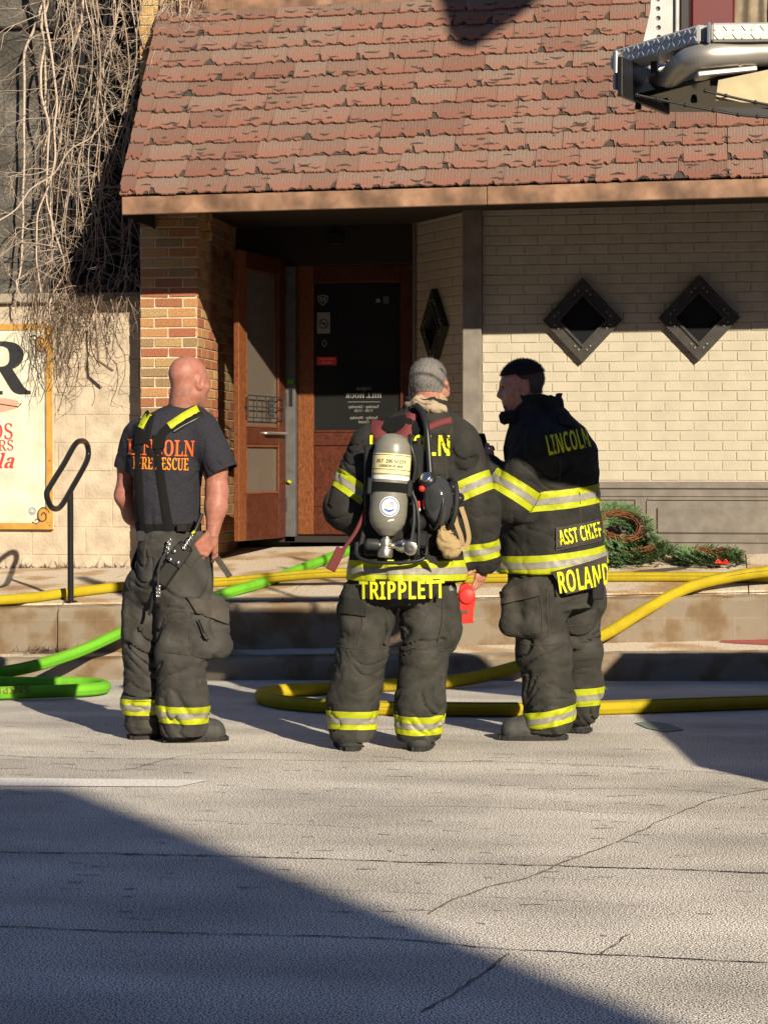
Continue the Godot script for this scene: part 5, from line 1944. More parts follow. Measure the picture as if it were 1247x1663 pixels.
func boot(f: Field, heel: Vector3, toe: Vector3) -> void:
	var d := (toe - heel).normalized()
	var s := d.cross(Vector3.UP)
	f.cap(heel + Vector3(0, 0.05, 0) + d * 0.04, toe + Vector3(0, 0.045, 0) - d * 0.05, 0.045, 0.046, 0.02)
	f.cap(heel + Vector3(0, 0.09, 0) + d * 0.045, heel + Vector3(0, 0.26, 0) + d * 0.055, 0.05, 0.058, 0.03)
	f.cap(heel + Vector3(0, 0.12, 0) + d * 0.07, toe + Vector3(0, 0.055, 0) - d * 0.06, 0.045, 0.042, 0.03)
	for e in [-0.014, 0.014]:
		f.cap(heel + Vector3(0, 0.04, 0) + d * 0.04 + s * e, toe + Vector3(0, 0.04, 0) - d * 0.05 + s * e, 0.04, 0.043, 0.02)


func add_boot(parent: Node, heel: Vector3, toe: Vector3) -> void:
	var f := Field.new()
	boot(f, heel, toe)
	var nz := noise(41, 14.0)
	f.fold_max = 0.004
	f.fold = func(p: Vector3) -> float: return nz.get_noise_3d(p.x, p.y * 2.5, p.z) * 0.004
	var bb := bounds([heel, toe, heel + Vector3(0, 0.3, 0)], 0.09)
	bb[0].y = 0.012
	var o := part("boot", nets(f, 0.008, bb[0], bb[1]).mesh(), M.boot_grey, parent)
	var d := (toe - heel).normalized()
	var s := d.cross(Vector3.UP)
	var L := heel.distance_to(toe)
	var out := []
	for k in 24:
		var a := TAU * k / 24
		var along := L / 2 + cos(a) * (L / 2 + 0.012)
		var wide := 0.056 * pow(absf(sin(a)), 0.55) * signf(sin(a)) * (1.0 - 0.14 * (0.5 - along / L))
		out.append(heel + d * along + s * wide)
	var m := MB.new()
	for q in [[0.0, 0.022]]:
		var lo := out.map(func(p: Vector3) -> Vector3: return p + Vector3(0, q[0], 0))
		var hi := out.map(func(p: Vector3) -> Vector3: return p + Vector3(0, q[1], 0))
		m.grid([lo, hi], true, false)
		m.face(hi, heel)
		m.face(lo, heel + Vector3(0, 0.02, 0))
	part("sole", m.mesh(), M.rubber, o)
	m = MB.new()
	for k in 24:
		if k % 2:
			box(Vector3(0.012, 0.02, 0.006), 0.001, 0.0, out[k] + Vector3(0, 0.012, 0), m)
	stuff(part("sole_lugs", m.mesh(), M.rubber, o))


func noise(seed_: int, freq: float, oct := 2) -> FastNoiseLite:
	var n := FastNoiseLite.new()
	n.seed = seed_
	n.frequency = freq
	n.noise_type = FastNoiseLite.TYPE_SIMPLEX_SMOOTH
	n.fractal_octaves = oct
	return n


func creases(seed_: int) -> Callable:   # cloth relief: broad billows plus sharp sunken creases
	var a := noise(seed_, 1.0, 2)
	var b := noise(seed_ + 7, 1.0, 1)
	var c := noise(seed_ + 13, 1.0, 1)
	return func(p: Vector3, broad: float, sharp: float) -> float:
		var warp := b.get_noise_3d(p.x * 3.0, p.y * 3.0, p.z * 3.0)
		var r := a.get_noise_3d(p.x * 4.0 + warp, p.y * 7.0, p.z * 4.0) * broad
		var e := absf(c.get_noise_3d(p.x * 3.0 + p.y * 2.0, p.y * 11.0 + warp * 1.5, p.z * 3.0))
		var g := absf(a.get_noise_3d(p.x * 4.0 - p.y * 6.0 + 4.0, p.y * 7.0 + p.x * 4.0, p.z * 4.0 + warp))
		var gate := smoothstep(-0.25, 0.25, warp)
		return r * 1.2 - sharp * (exp(-e * e * 60.0) * (0.25 + 0.9 * gate) + 0.4 * exp(-g * g * 60.0) * (1.0 - gate)) + sharp * 0.35



# ------------------------------------------------------------------ the three firefighters (each in a frame turned with the view: x right, z towards the viewer)
func trouser_fold(seed_: int, knees: Array) -> Callable:
	var cr := creases(seed_)
	return func(p: Vector3) -> float:
		var w := 0.35
		for y in knees:
			w += 0.9 * exp(-pow((p.y - y) / 0.085, 2.0))
		return cr.call(p, 0.005 + 0.0015 * w, 0.006 + 0.012 * w)


func build_person_left() -> void:
	var o := thing("person", "bald firefighter in navy T-shirt, braces and grey trousers, hand behind the hip", "person", Vector3(-0.99, 0, 0.11), deg_to_rad(8.7))
	# trousers
	var f := Field.new()
	f.stack([[0.66, 0.01, 0.0, 0.16, 0.14], [0.72, 0.01, 0.0, 0.18, 0.16], [0.80, 0.014, 0.0, 0.178, 0.158], [0.90, 0.01, 0.0, 0.172, 0.15], [0.985, 0.012, 0.0, 0.158, 0.135]], 0.06, 0.35)
	f.chain([Vector3(0.058, 0.72, 0.06), Vector3(0.05, 0.40, 0.085), Vector3(0.055, 0.19, 0.075), Vector3(0.055, 0.075, 0.07)], [0.13, 0.112, 0.116, 0.108], 0.03)
	f.chain([Vector3(-0.115, 0.72, -0.05), Vector3(-0.128, 0.40, -0.055), Vector3(-0.135, 0.19, -0.06), Vector3(-0.14, 0.085, -0.06)], [0.112, 0.1, 0.1, 0.095], 0.03)
	f.cap(Vector3(0.145, 0.47, 0.14), Vector3(0.14, 0.64, 0.12), 0.05, 0.04, 0.03)
	f.cap(Vector3(0.225, 0.455, 0.07), Vector3(0.215, 0.64, 0.06), 0.052, 0.045, 0.03)
	f.cap(Vector3(0.15, 0.455, 0.14), Vector3(0.225, 0.44, 0.07), 0.045, 0.045, 0.03)
	f.ell(Vector3(-0.215, 0.56, -0.06), Vector3(0.03, 0.14, 0.08), 0.03)
	f.fold_max = 0.024
	f.fold = trouser_fold(3, [0.46, 0.16])
	var tr := nets(f, 0.0078, Vector3(-0.32, 0.03, -0.28), Vector3(0.36, 1.0, 0.3))
	var trousers := part("trousers", tr.mesh(), M.gear_dirty, o)
	var ys := values(tr, func(p: Vector3) -> float: return p.y + 0.10 * (p.x - 0.05 if p.x > -0.05 else 0.0) * 0.3)
	var right := values(tr, func(p: Vector3) -> float: return p.x + 0.043 + (p.z) * 0.4)
	tape(tr, ys, 0.098, 0.178, trousers, [[right, 1.0, 0.0]])
	tape(tr, ys, 0.12, 0.195, trousers, [[right, -1.0, 0.0]])
	# pocket flap and body seams
	part("pocket_flap", sew(f, [Vector2(0.085, 0.69), Vector2(0.272, 0.655), Vector2(0.272, 0.555), Vector2(0.13, 0.615)], 10, 6, 0.014).mesh(), M.flap_brown, trousers)
	part("pocket_seam", web(f, [Vector2(0.108, 0.62), Vector2(0.1, 0.48), Vector2(0.115, 0.42), Vector2(0.2, 0.39)], 0.008, 0.004).mesh(), M.seam_thread, trousers)
	part("knee_seam", web(f, [Vector2(-0.02, 0.435), Vector2(0.06, 0.425), Vector2(0.14, 0.415)], 0.006, 0.003).mesh(), M.seam_thread, trousers)
	part("knee_seam", web(f, [Vector2(-0.21, 0.455), Vector2(-0.14, 0.45), Vector2(-0.07, 0.452)], 0.006, 0.003).mesh(), M.seam_thread, trousers)
	part("side_strap", tube([Vector3(-0.165, 0.9, -0.05), Vector3(-0.19, 0.83, -0.04), Vector3(-0.185, 0.74, -0.03)], 0.01, 6).mesh(), M.webbing, trousers)
	part("hip_strap", box(Vector3(0.028, 0.11, 0.006), 0.002, 0.0, Vector3(0.245, 0.82, 0.08), null, Basis(Vector3(0, 0, 1), 0.6)).mesh(), M.flap_brown, trousers)
	var clip := MB.new()
	tube([Vector3(0.14, 0.585, 0.2), Vector3(0.165, 0.525, 0.205), Vector3(0.185, 0.49, 0.2)], 0.004, 6, true, clip)
	part("pocket_cord", clip.mesh(), M.webbing, trousers)
	part("cord_clip", box(Vector3(0.014, 0.03, 0.01), 0.003, 0.0, Vector3(0.172, 0.51, 0.21), null, Basis(Vector3(0, 0, 1), 0.5)).mesh(), M.chrome, trousers)
	# T-shirt
	var g := Field.new()
	g.stack([[0.955, -0.01, 0.0, 0.146, 0.118], [1.05, -0.02, 0.0, 0.155, 0.125], [1.17, -0.03, 0.0, 0.168, 0.132], [1.31, -0.03, 0.0, 0.176, 0.135], [1.42, 0.0, 0.0, 0.19, 0.125], [1.48, 0.01, 0.0, 0.188, 0.11], [1.525, 0.028, -0.005, 0.158, 0.092], [1.555, 0.042, -0.008, 0.115, 0.08], [1.58, 0.056, -0.01, 0.076, 0.07]], 0.05, 0.3)
	g.cap(Vector3(0.155, 1.455, 0.03), Vector3(0.236, 1.27, 0.055), 0.078, 0.08, 0.05)
	g.cap(Vector3(-0.165, 1.435, -0.05), Vector3(-0.218, 1.28, -0.062), 0.072, 0.066, 0.05)
	var cr := creases(17)
	g.fold_max = 0.01
	g.fold = func(p: Vector3) -> float:
		var q := Vector3(p.x * 0.8 - p.y * 0.35, p.y * 0.55 + p.x * 0.5, p.z)
		return cr.call(q, 0.005, 0.006 if p.y < 1.42 else 0.003)
	var te := nets(g, 0.0085, Vector3(-0.32, 0.93, -0.2), Vector3(0.34, 1.62, 0.22))
	# open the sleeves: drop the end caps
	var hem := values(te, func(p: Vector3) -> float:
		var a := (p - Vector3(0.222, 1.305, 0.05)).dot(Vector3(0.42, -0.9, 0.12).normalized()) - 0.045
		var b := (p - Vector3(-0.208, 1.31, -0.06)).dot(Vector3(-0.32, -0.94, -0.08).normalized()) - 0.04
		if p.x > 0.13 and p.y < 1.38:
			return -a
		if p.x < -0.17 and p.y < 1.38:
			return -b
		return 0.1)
	te = cut_out(te, [[hem, 1.0, 0.0]], 0.0)
	var tee := part("t_shirt", te.mesh(), M.tee_navy, o)
	part("belt", cut_out(te, [[values(te, func(p: Vector3) -> float: return p.y), 1.0, 0.985], [values(te, func(p: Vector3) -> float: return p.y), -1.0, 1.022]], 0.006).mesh(), M.webbing, o)
	part("belt_pouch", box(Vector3(0.05, 0.035, 0.02), 0.004, 0.0, Vector3(0.06, 1.005, 0.145)).mesh(), M.leather, o)
	for q in [["LINCOLN", 0.074, 1.375, M.letter_orange, 0.64], ["FIRE RESCUE", 0.056, 1.302, M.letter_amber, 0.5]]:
		part("lettering", print_on(g, q[0], q[1], Vector2(-0.055, q[2]), -0.03, q[4], 0.004, Vector3(-0.12, 0, -1).normalized(), "Droid Serif").mesh(), q[3], tee)
	# braces
	var br := Node3D.new()
	br.name = "braces"
	o.add_child(br)
	var lay_on := [[[Vector2(-0.1, 1.542), Vector2(-0.138, 1.49), Vector2(-0.15, 1.38), Vector2(-0.143, 1.2), Vector2(-0.135, 1.0)], 0.042], [[Vector2(0.135, 1.555), Vector2(0.07, 1.51), Vector2(-0.02, 1.455), Vector2(-0.05, 1.38), Vector2(-0.035, 1.2), Vector2(0.0, 0.985)], 0.042], [[Vector2(-0.085, 1.535), Vector2(-0.1, 1.42), Vector2(-0.08, 1.33)], 0.03]]
	for q in lay_on:
		part("strap", web(g, q[0], q[1], 0.007).mesh(), M.webbing, br)
	part("strap", sew(g, [Vector2(-0.165, 1.39), Vector2(-0.105, 1.395), Vector2(-0.105, 1.455), Vector2(-0.165, 1.45)], 3, 3, 0.011).mesh(), M.webbing, br)
	part("strap", sew(g, [Vector2(-0.075, 1.37), Vector2(-0.02, 1.375), Vector2(-0.015, 1.44), Vector2(-0.075, 1.435)], 3, 3, 0.011).mesh(), M.webbing, br)
	part("lime_pad", web(g, [Vector2(-0.098, 1.54), Vector2(-0.118, 1.515), Vector2(-0.138, 1.47)], 0.034, 0.011).mesh(), M.lime, br)
	part("lime_pad", web(g, [Vector2(0.128, 1.558), Vector2(0.07, 1.525), Vector2(0.0, 1.475)], 0.04, 0.012).mesh(), M.lime, br)
	part("pad_edge", web(g, [Vector2(0.15, 1.535), Vector2(0.09, 1.497), Vector2(0.02, 1.452)], 0.02, 0.011).mesh(), M.black_plastic, br)
	for p in [Vector2(-0.135, 0.985), Vector2(0.0, 0.97)]:
		part("brace_clip", box(Vector3(0.04, 0.05, 0.014), 0.004, 0.0, cast(g, Vector3(p.x, maxf(p.y, 0.97), 0.6), Vector3(0, 0, -1)) + Vector3(0, -0.02, 0.01)).mesh(), M.iron, br)
	# body
	var hd := Vector3(0.082, 1.682, 0.0)
	var hb := head_basis(Vector3(0.7, -0.04, -0.71), 0.0)
	var b := Field.new()
	b.chain([Vector3(0.0, 0.83, 0), Vector3(-0.02, 1.1, 0), Vector3(0.0, 1.35, 0)], [0.1, 0.1, 0.1], 0.05)
	b.chain([Vector3(-0.12, 1.42, -0.03), Vector3(0.0, 1.45, 0.0), Vector3(0.12, 1.42, 0.02)], [0.055, 0.06, 0.055], 0.04)
	b.chain([Vector3(0.03, 0.82, 0.02), Vector3(0.055, 0.7, 0.05), Vector3(0.05, 0.4, 0.07), Vector3(0.055, 0.1, 0.07)], [0.075, 0.075, 0.05, 0.045], 0.02)
	b.chain([Vector3(-0.03, 0.82, -0.02), Vector3(-0.1, 0.7, -0.04), Vector3(-0.128, 0.4, -0.055), Vector3(-0.14, 0.1, -0.06)], [0.075, 0.075, 0.05, 0.045], 0.02)
	b.chain([Vector3(0.04, 1.5, -0.01), hd + hb * Vector3(0, -0.03, -0.028)], [0.068, 0.066], 0.04)
	var wr := Vector3(0.195, 0.968, 0.085)
	b.chain([Vector3(0.16, 1.43, 0.03), Vector3(0.205, 1.29, 0.045), Vector3(0.214, 1.17, 0.05)], [0.055, 0.056, 0.05], 0.03)
	b.chain([Vector3(0.214, 1.17, 0.05), Vector3(0.21, 1.1, 0.062), wr], [0.05, 0.05, 0.03], 0.03)
	var wl := Vector3(-0.12, 0.96, -0.2)
	b.chain([Vector3(-0.165, 1.43, -0.05), Vector3(-0.212, 1.29, -0.06), Vector3(-0.235, 1.15, -0.07)], [0.05, 0.048, 0.042], 0.03)
	b.chain([Vector3(-0.235, 1.15, -0.07), Vector3(-0.2, 1.06, -0.12), wl], [0.042, 0.044, 0.028], 0.03)
	var body := nets(b, 0.012, Vector3(-0.3, 0.05, -0.26), Vector3(0.3, 1.7, 0.16))
	var hf := Field.new()
	head_field(hf, hd, hb, 0.99)
	hf.chain([Vector3(0.04, 1.5, -0.01), hd + hb * Vector3(0, -0.03, -0.028)], [0.067, 0.065], 0.035)
	for yy in [-0.055, -0.085]:
		hf.cap(hd + hb * Vector3(-0.03, yy, -0.105), hd + hb * Vector3(0.03, yy, -0.105), 0.0025, 0.0025, 0.002)
	body.add(relax(nets(hf, 0.0042, hd - Vector3(0.14, 0.2, 0.14), hd + Vector3(0.14, 0.14, 0.14)), 1))
	var hh := Field.new()
	hh.cap(wr + Vector3(0.003, 0.05, -0.006), wr, 0.034, 0.028, 0.02)
	hand_field(hh, wr, Vector3(-0.62, -0.78, 0.1), Vector3(-0.25, 0.1, -1.0), 1.0, [0.62, 0.66, 0.7, 0.75])
	body.add(nets(hh, 0.0035, wr - Vector3(0.17, 0.19, 0.13), wr + Vector3(0.1, 0.08, 0.12)))
	hh = Field.new()
	hand_field(hh, wl, Vector3(0.8, -0.4, -0.3), Vector3(0.2, -0.1, 1.0), 1.0, [0.6, 0.6, 0.6, 0.6])
	body.add(nets(hh, 0.0045, wl - Vector3(0.1, 0.16, 0.16), wl + Vector3(0.22, 0.1, 0.12)))
	part("body", body.mesh(), M.skin_pink, o)
	part("collar", tube(ring_on(Vector3(0.056, 1.568, -0.008), 0.074, 0.07, 0.16), 0.007, 8).mesh(), M.tee_navy, tee)
	eyes(o, hd, hb, 0.99)
	add_boot(o, Vector3(-0.03, 0.0, 0.075), Vector3(0.245, 0.0, -0.01))
	add_boot(o, Vector3(-0.2, 0.0, -0.04), Vector3(0.05, 0.0, -0.15))
	# radio holster on its strap: held, so a thing of its own
	var h := thing("radio_holster", "black leather radio holster with chrome snap hooks held behind the bald man's hip", "radio holster", o.position, deg_to_rad(8.7))
	part("pouch", bar(Vector3(0.085, 0.93, 0.165), Vector3(-0.045, 0.745, 0.185), 0.075, 0.034, Vector3(0, 0, 1), null, 0.01).mesh(), M.leather, h)
	part("flap", bar(Vector3(0.075, 0.915, 0.185), Vector3(0.02, 0.84, 0.195), 0.08, 0.012, Vector3(0, 0, 1), null, 0.004).mesh(), M.leather, h)
	for p in [Vector3(0.012, 0.862, 0.212), Vector3(0.048, 0.848, 0.21), Vector3(0.03, 0.9, 0.206)]:
		part("snap", lathe([Vector2(0.0095, 0), Vector2(0.008, 0.004), Vector2(0.0, 0.005)], 10).mesh(), M.chrome, h, Transform3D(Basis(Vector3.RIGHT, PI / 2), p))
	part("strap", tube(smooth([Vector3(0.15, 1.07, 0.13), Vector3(0.12, 0.99, 0.17), Vector3(0.08, 0.93, 0.19)], 0.02), 0.009, 8).mesh(), M.leather, h)
	part("tag", box(Vector3(0.02, 0.012, 0.01), 0.002, 0.0, Vector3(0.115, 0.985, 0.188), null, Basis(Vector3(0, 0, 1), 0.7)).mesh(), M.lime, h)
	for q in [[Vector3(0.005, 0.945, 0.185), Vector3(-0.004, 0.9, 0.19)], [Vector3(0.105, 0.965, 0.185), Vector3(0.075, 0.92, 0.2)], [Vector3(-0.045, 0.73, 0.2), Vector3(-0.045, 0.7, 0.2)]]:
		var hook := MB.new()
		for k in 3:
			var c: Vector3 = q[0].lerp(q[1], k / 2.0)
			tube(ring_on(c, 0.009, 0.011, 0.0, Vector3(0, 0, 1)), 0.003, 6, false, hook)
		tube([q[0] + Vector3(0, 0.012, 0), q[0], q[1], q[1] - Vector3(0, 0.014, 0)], 0.0045, 6, true, hook)
		part("snap_hook", hook.mesh(), M.chrome, h)
	part("cord", tube(smooth([Vector3(0.0, 0.905, 0.19), Vector3(-0.03, 0.86, 0.2), Vector3(-0.045, 0.8, 0.2), Vector3(-0.045, 0.735, 0.2)], 0.02), 0.006, 6).mesh(), M.iron, h)
	part("mike_cable", tube(smooth([Vector3(-0.035, 0.75, 0.17), Vector3(-0.07, 0.7, 0.16), Vector3(-0.085, 0.63, 0.15), Vector3(-0.095, 0.6, 0.15)], 0.02), 0.007, 6).mesh(), M.black_plastic, h)


func ring_on(c: Vector3, rx: float, rz: float, dip: float, axis := Vector3.UP) -> Array:
	var pts := []
	for k in 25:
		var a := TAU * k / 24
		if axis == Vector3.UP:
			pts.append(c + Vector3(cos(a) * rx, -dip * sin(a) * 0.2, sin(a) * rz))
		else:
			pts.append(c + Vector3(cos(a) * rx, sin(a) * rz, 0))
	return pts


func eyes(o: Node, hd: Vector3, hb: Basis, s: float) -> void:
	for e in [-1.0, 1.0]:
		var c := hd + hb * (Vector3(e * 0.031, 0.0085, 0.0765) * s)
		var eye := part("eye", lathe([Vector2(0.0, -0.0115), Vector2(0.008, -0.008), Vector2(0.0115, 0.0), Vector2(0.008, 0.008), Vector2(0.0, 0.0115)], 14).mesh(), M.eye_white, o, Transform3D(hb, c))
		part("iris", lathe([Vector2(0.0, -0.001), Vector2(0.0056, 0.0), Vector2(0.004, 0.0015), Vector2(0.0, 0.002)], 12).mesh(), M.eye_dark, eye, Transform3D(Basis(Vector3.RIGHT, PI / 2), Vector3(0, 0, 0.0105)))
		var lid := MB.new()
		for q in [[0.006, 0.6], [-0.007, -0.6]]:
			tube([c + hb * Vector3(-0.012, q[0] * 0.3, 0.006), c + hb * Vector3(0, q[0], 0.0105), c + hb * Vector3(0.012, q[0] * 0.3, 0.006)], 0.0028, 6, true, lid)
		part("eyelid", lid.mesh(), M.skin_fair, o)
		part("eyebrow", tube([hd + hb * (Vector3(e * 0.014, 0.026, 0.0925) * s), hd + hb * (Vector3(e * 0.032, 0.032, 0.09) * s), hd + hb * (Vector3(e * 0.05, 0.026, 0.078) * s)], [0.003, 0.0045, 0.002], 6).mesh(), M.hair_grey, o)


func coat_fold(seed_: int, low: float) -> Callable:
	var cr := creases(seed_)
	return func(p: Vector3) -> float:
		var w := 0.6 + 0.5 * smoothstep(0.0, 0.3, absf(p.x) - 0.16)
		var q := Vector3(p.x * 1.15, p.y * (0.45 if absf(p.x - 0.1) < 0.2 and low > 0 else 0.8) + p.x * 0.3, p.z)
		return cr.call(q, 0.008 * w, 0.006 + 0.009 * w)


func build_person_middle() -> void:
	var o := thing("person", "grey haired firefighter seen from behind in dark turnout gear, between two others", "person", Vector3(0.04, 0, 0.24), deg_to_rad(8.7))
	# trousers
	var f := Field.new()
	f.stack([[0.665, 0.07, 0.0, 0.18, 0.14], [0.72, 0.078, 0.0, 0.215, 0.165], [0.86, 0.085, 0.0, 0.215, 0.165]], 0.04)
	f.chain([Vector3(-0.06, 0.70, 0.0), Vector3(-0.085, 0.58, 0.005), Vector3(-0.108, 0.43, 0.015), Vector3(-0.145, 0.21, 0.02), Vector3(-0.15, 0.085, 0.02)], [0.128, 0.114, 0.112, 0.114, 0.102], 0.025)
	f.chain([Vector3(0.2, 0.70, 0.0), Vector3(0.19, 0.58, 0.005), Vector3(0.176, 0.43, 0.015), Vector3(0.157, 0.21, 0.02), Vector3(0.152, 0.085, 0.02)], [0.128, 0.115, 0.106, 0.11, 0.102], 0.025)
	f.ell(Vector3(-0.155, 0.62, 0.0), Vector3(0.062, 0.135, 0.11), 0.03)
	f.ell(Vector3(0.285, 0.585, 0.0), Vector3(0.068, 0.15, 0.11), 0.03)
	f.fold_max = 0.024
	f.fold = trouser_fold(29, [0.47, 0.16])
	var tr := nets(f, 0.0078, Vector3(-0.32, 0.035, -0.24), Vector3(0.4, 0.88, 0.26))
	var trousers := part("trousers", tr.mesh(), M.gear_green, o)
	var ys := values(tr, func(p: Vector3) -> float: return p.y + 0.01 * sin(p.x * 9.0))
	var right := values(tr, func(p: Vector3) -> float: return p.x - 0.01)
	tape(tr, ys, 0.082, 0.168, trousers, [[right, 1.0, 0.0]])
	tape(tr, ys, 0.09, 0.175, trousers, [[right, -1.0, 0.0]])
	part("pocket_flap", sew(f, [Vector2(-0.21, 0.705), Vector2(-0.085, 0.685), Vector2(-0.085, 0.615), Vector2(-0.208, 0.63)], 8, 5, 0.012).mesh(), M.gear_black, trousers)
	part("pocket_seam", web(f, [Vector2(-0.1, 0.68), Vector2(-0.105, 0.57), Vector2(-0.125, 0.49)], 0.007, 0.004).mesh(), M.seam_thread, trousers)
	part("pocket_seam", web(f, [Vector2(0.262, 0.70), Vector2(0.255, 0.57), Vector2(0.235, 0.475), Vector2(0.27, 0.455)], 0.007, 0.004).mesh(), M.seam_thread, trousers)
	part("knee_seam", web(f, [Vector2(-0.2, 0.475), Vector2(-0.11, 0.467), Vector2(-0.01, 0.475)], 0.006, 0.003).mesh(), M.seam_thread, trousers)
	part("knee_seam", web(f, [Vector2(0.07, 0.478), Vector2(0.17, 0.468), Vector2(0.26, 0.47)], 0.006, 0.003).mesh(), M.seam_thread, trousers)
	# coat
	var g := Field.new()
	g.stack([[0.772, 0.098, 0.0, 0.268, 0.205], [0.887, 0.1, 0.0, 0.26, 0.2], [1.03, 0.105, 0.0, 0.25, 0.188], [1.2, 0.115, 0.0, 0.248, 0.178], [1.33, 0.132, 0.0, 0.25, 0.165], [1.43, 0.152, 0.0, 0.22, 0.145], [1.5, 0.172, -0.005, 0.165, 0.12], [1.555, 0.186, -0.01, 0.108, 0.1], [1.585, 0.19, -0.01, 0.09, 0.09]], 0.06)
	var shl := Vector3(-0.06, 1.375, 0.0)
	var ell := Vector3(-0.178, 1.10, 0.01)
	var wrl := Vector3(-0.1, 1.0, -0.25)
	var shr := Vector3(0.335, 1.385, 0.0)
	var elr := Vector3(0.415, 1.085, 0.03)
	var wrr := Vector3(0.447, 0.88, 0.0)
	g.chain([shl, ell], [0.105, 0.092], 0.07)
	g.chain([ell, wrl], [0.09, 0.07], 0.05)
	g.chain([shr, elr], [0.108, 0.1], 0.07)
	g.chain([elr, wrr], [0.098, 0.076], 0.05)
	g.fold_max = 0.024
	g.fold = coat_fold(51, 1.0)
	var cm := nets(g, 0.0082, Vector3(-0.33, 0.755, -0.36), Vector3(0.58, 1.62, 0.28))
	var coat := part("coat", cm.mesh(), M.gear_black, o)
	var py := values(cm, func(p: Vector3) -> float: return p.y + 0.02 * absf(p.x - 0.1) * 0.5)
	var trunk := values(cm, func(p: Vector3) -> float: return minf(seg(p, ell, wrl) - 0.1, minf(seg(p, shr.lerp(elr, 0.15), elr) - 0.118, minf(seg(p, elr, wrr) - 0.112, seg(p, shl.lerp(ell, 0.15), ell) - 0.112))))
	tape(cm, py, 0.778, 0.868, coat, [[trunk, 1.0, 0.0]])
	var mid := values(cm, func(p: Vector3) -> float: return 0.2 - absf(p.x - 0.11))
	tape(cm, py, 1.12, 1.2, coat, [[trunk, 1.0, 0.0], [mid, 1.0, 0.0]])
	var au := values(cm, func(p: Vector3) -> float: return (p - shr).dot((elr - shr).normalized()) + 0.16 * (p.x - 0.4))
	var ra := values(cm, func(p: Vector3) -> float: return 0.125 - seg(p, shr, elr))
	var outr := values(cm, func(p: Vector3) -> float: return p.x - 0.29)
	tape(cm, au, 0.155, 0.25, coat, [[ra, 1.0, 0.0], [outr, 1.0, 0.0]])
	var fr := values(cm, func(p: Vector3) -> float: return (p - elr).dot((wrr - elr).normalized()))
	var rf := values(cm, func(p: Vector3) -> float: return 0.115 - seg(p, elr, wrr))
	tape(cm, fr, 0.135, 0.215, coat, [[rf, 1.0, 0.0]])
	part("cuff", cut_out(cm, [[fr, 1.0, 0.245], [rf, 1.0, 0.0]], 0.004).mesh(), M.rubber, coat)
	var al := values(cm, func(p: Vector3) -> float: return (p - shl).dot((ell - shl).normalized()) - 0.25 * (p.x + 0.15))
	var la := values(cm, func(p: Vector3) -> float: return 0.118 - seg(p, shl, ell))
	var outl := values(cm, func(p: Vector3) -> float: return -p.x - 0.085)
	tape(cm, al, 0.155, 0.25, coat, [[la, 1.0, 0.0], [outl, 1.0, 0.0]])
	# letters on the back
	part("lettering", print_on(g, "LINCOLN", 0.092, Vector2(0.11, 1.382), 0.0, 0.66, 0.004).mesh(), M.letter_lime, coat)
	# tail with the name
	var tail := Field.new()
	tail.stack([[0.6, 0.098, 0.0, 0.262, 0.2], [0.86, 0.098, 0.0, 0.268, 0.206]], 0.03)
	var tp := part("coat_tail", sew(tail, [Vector2(-0.085, 0.695), Vector2(0.225, 0.705), Vector2(0.245, 0.785), Vector2(-0.1, 0.785)], 14, 5, 0.004).mesh(), M.gear_black, coat)
	part("lettering", print_on(tail, "TRIPPLETT", 0.08, Vector2(0.075, 0.735), 0.02, 0.7, 0.009).mesh(), M.letter_lime, tp)
	# seams, collar
	part("yoke_seam", web(g, [Vector2(-0.02, 1.46), Vector2(0.04, 1.33), Vector2(0.03, 1.18)], 0.007, 0.003).mesh(), M.seam_thread, coat)
	part("yoke_seam", web(g, [Vector2(0.3, 1.47), Vector2(0.27, 1.33), Vector2(0.29, 1.18)], 0.007, 0.003).mesh(), M.seam_thread, coat)
	var col := collar(Vector3(0.19, 1.545, -0.005), 0.098, 0.098, 0.055, 0.105, 0.1, 71)
	part("collar", col.mesh(), M.gear_black, coat)
	var hood := collar(Vector3(0.196, 1.535, -0.01), 0.088, 0.085, 0.075, 0.082, 0.078, 72, 0.009)
	part("hood_roll", hood.mesh(), M.hood_tan, coat)
	var hf2 := Field.new()
	hf2.chain([Vector3(0.11, 1.575, 0.035), Vector3(0.15, 1.585, 0.07), Vector3(0.21, 1.56, 0.085), Vector3(0.26, 1.55, 0.07)], [0.02, 0.022, 0.028, 0.02], 0.02)
	var nz := creases(88)
	hf2.fold_max = 0.01
	hf2.fold = func(p: Vector3) -> float: return nz.call(Vector3(p.x + p.y, p.y, p.z) * 2.0, 0.006, 0.008)
	part("hood_fold", nets(hf2, 0.006, Vector3(0.06, 1.52, -0.02), Vector3(0.31, 1.66, 0.14)).mesh(), M.hood_tan, coat)
	# head, neck and hands: one body
	var hd := Vector3(0.2, 1.645, -0.015)
	var hb := head_basis(Vector3(0.3, -0.1, -0.95), 0.0)
	var b := Field.new()
	b.chain([Vector3(0.09, 0.83, 0), Vector3(0.11, 1.1, 0), Vector3(0.15, 1.38, 0)], [0.1, 0.11, 0.1], 0.05)
	b.chain([Vector3(-0.02, 1.38, 0), Vector3(0.16, 1.42, 0), Vector3(0.3, 1.38, 0)], [0.055, 0.06, 0.055], 0.04)
	b.chain([Vector3(0.06, 0.82, 0), Vector3(-0.05, 0.72, 0), Vector3(-0.1, 0.43, 0.015), Vector3(-0.148, 0.1, 0.02)], [0.08, 0.075, 0.055, 0.045], 0.02)
	b.chain([Vector3(0.12, 0.82, 0), Vector3(0.2, 0.72, 0), Vector3(0.176, 0.43, 0.015), Vector3(0.15, 0.1, 0.02)], [0.08, 0.075, 0.055, 0.045], 0.02)
	b.chain([Vector3(0.17, 1.45, 0), hd + hb * Vector3(0, -0.03, -0.02)], [0.066, 0.066], 0.04)
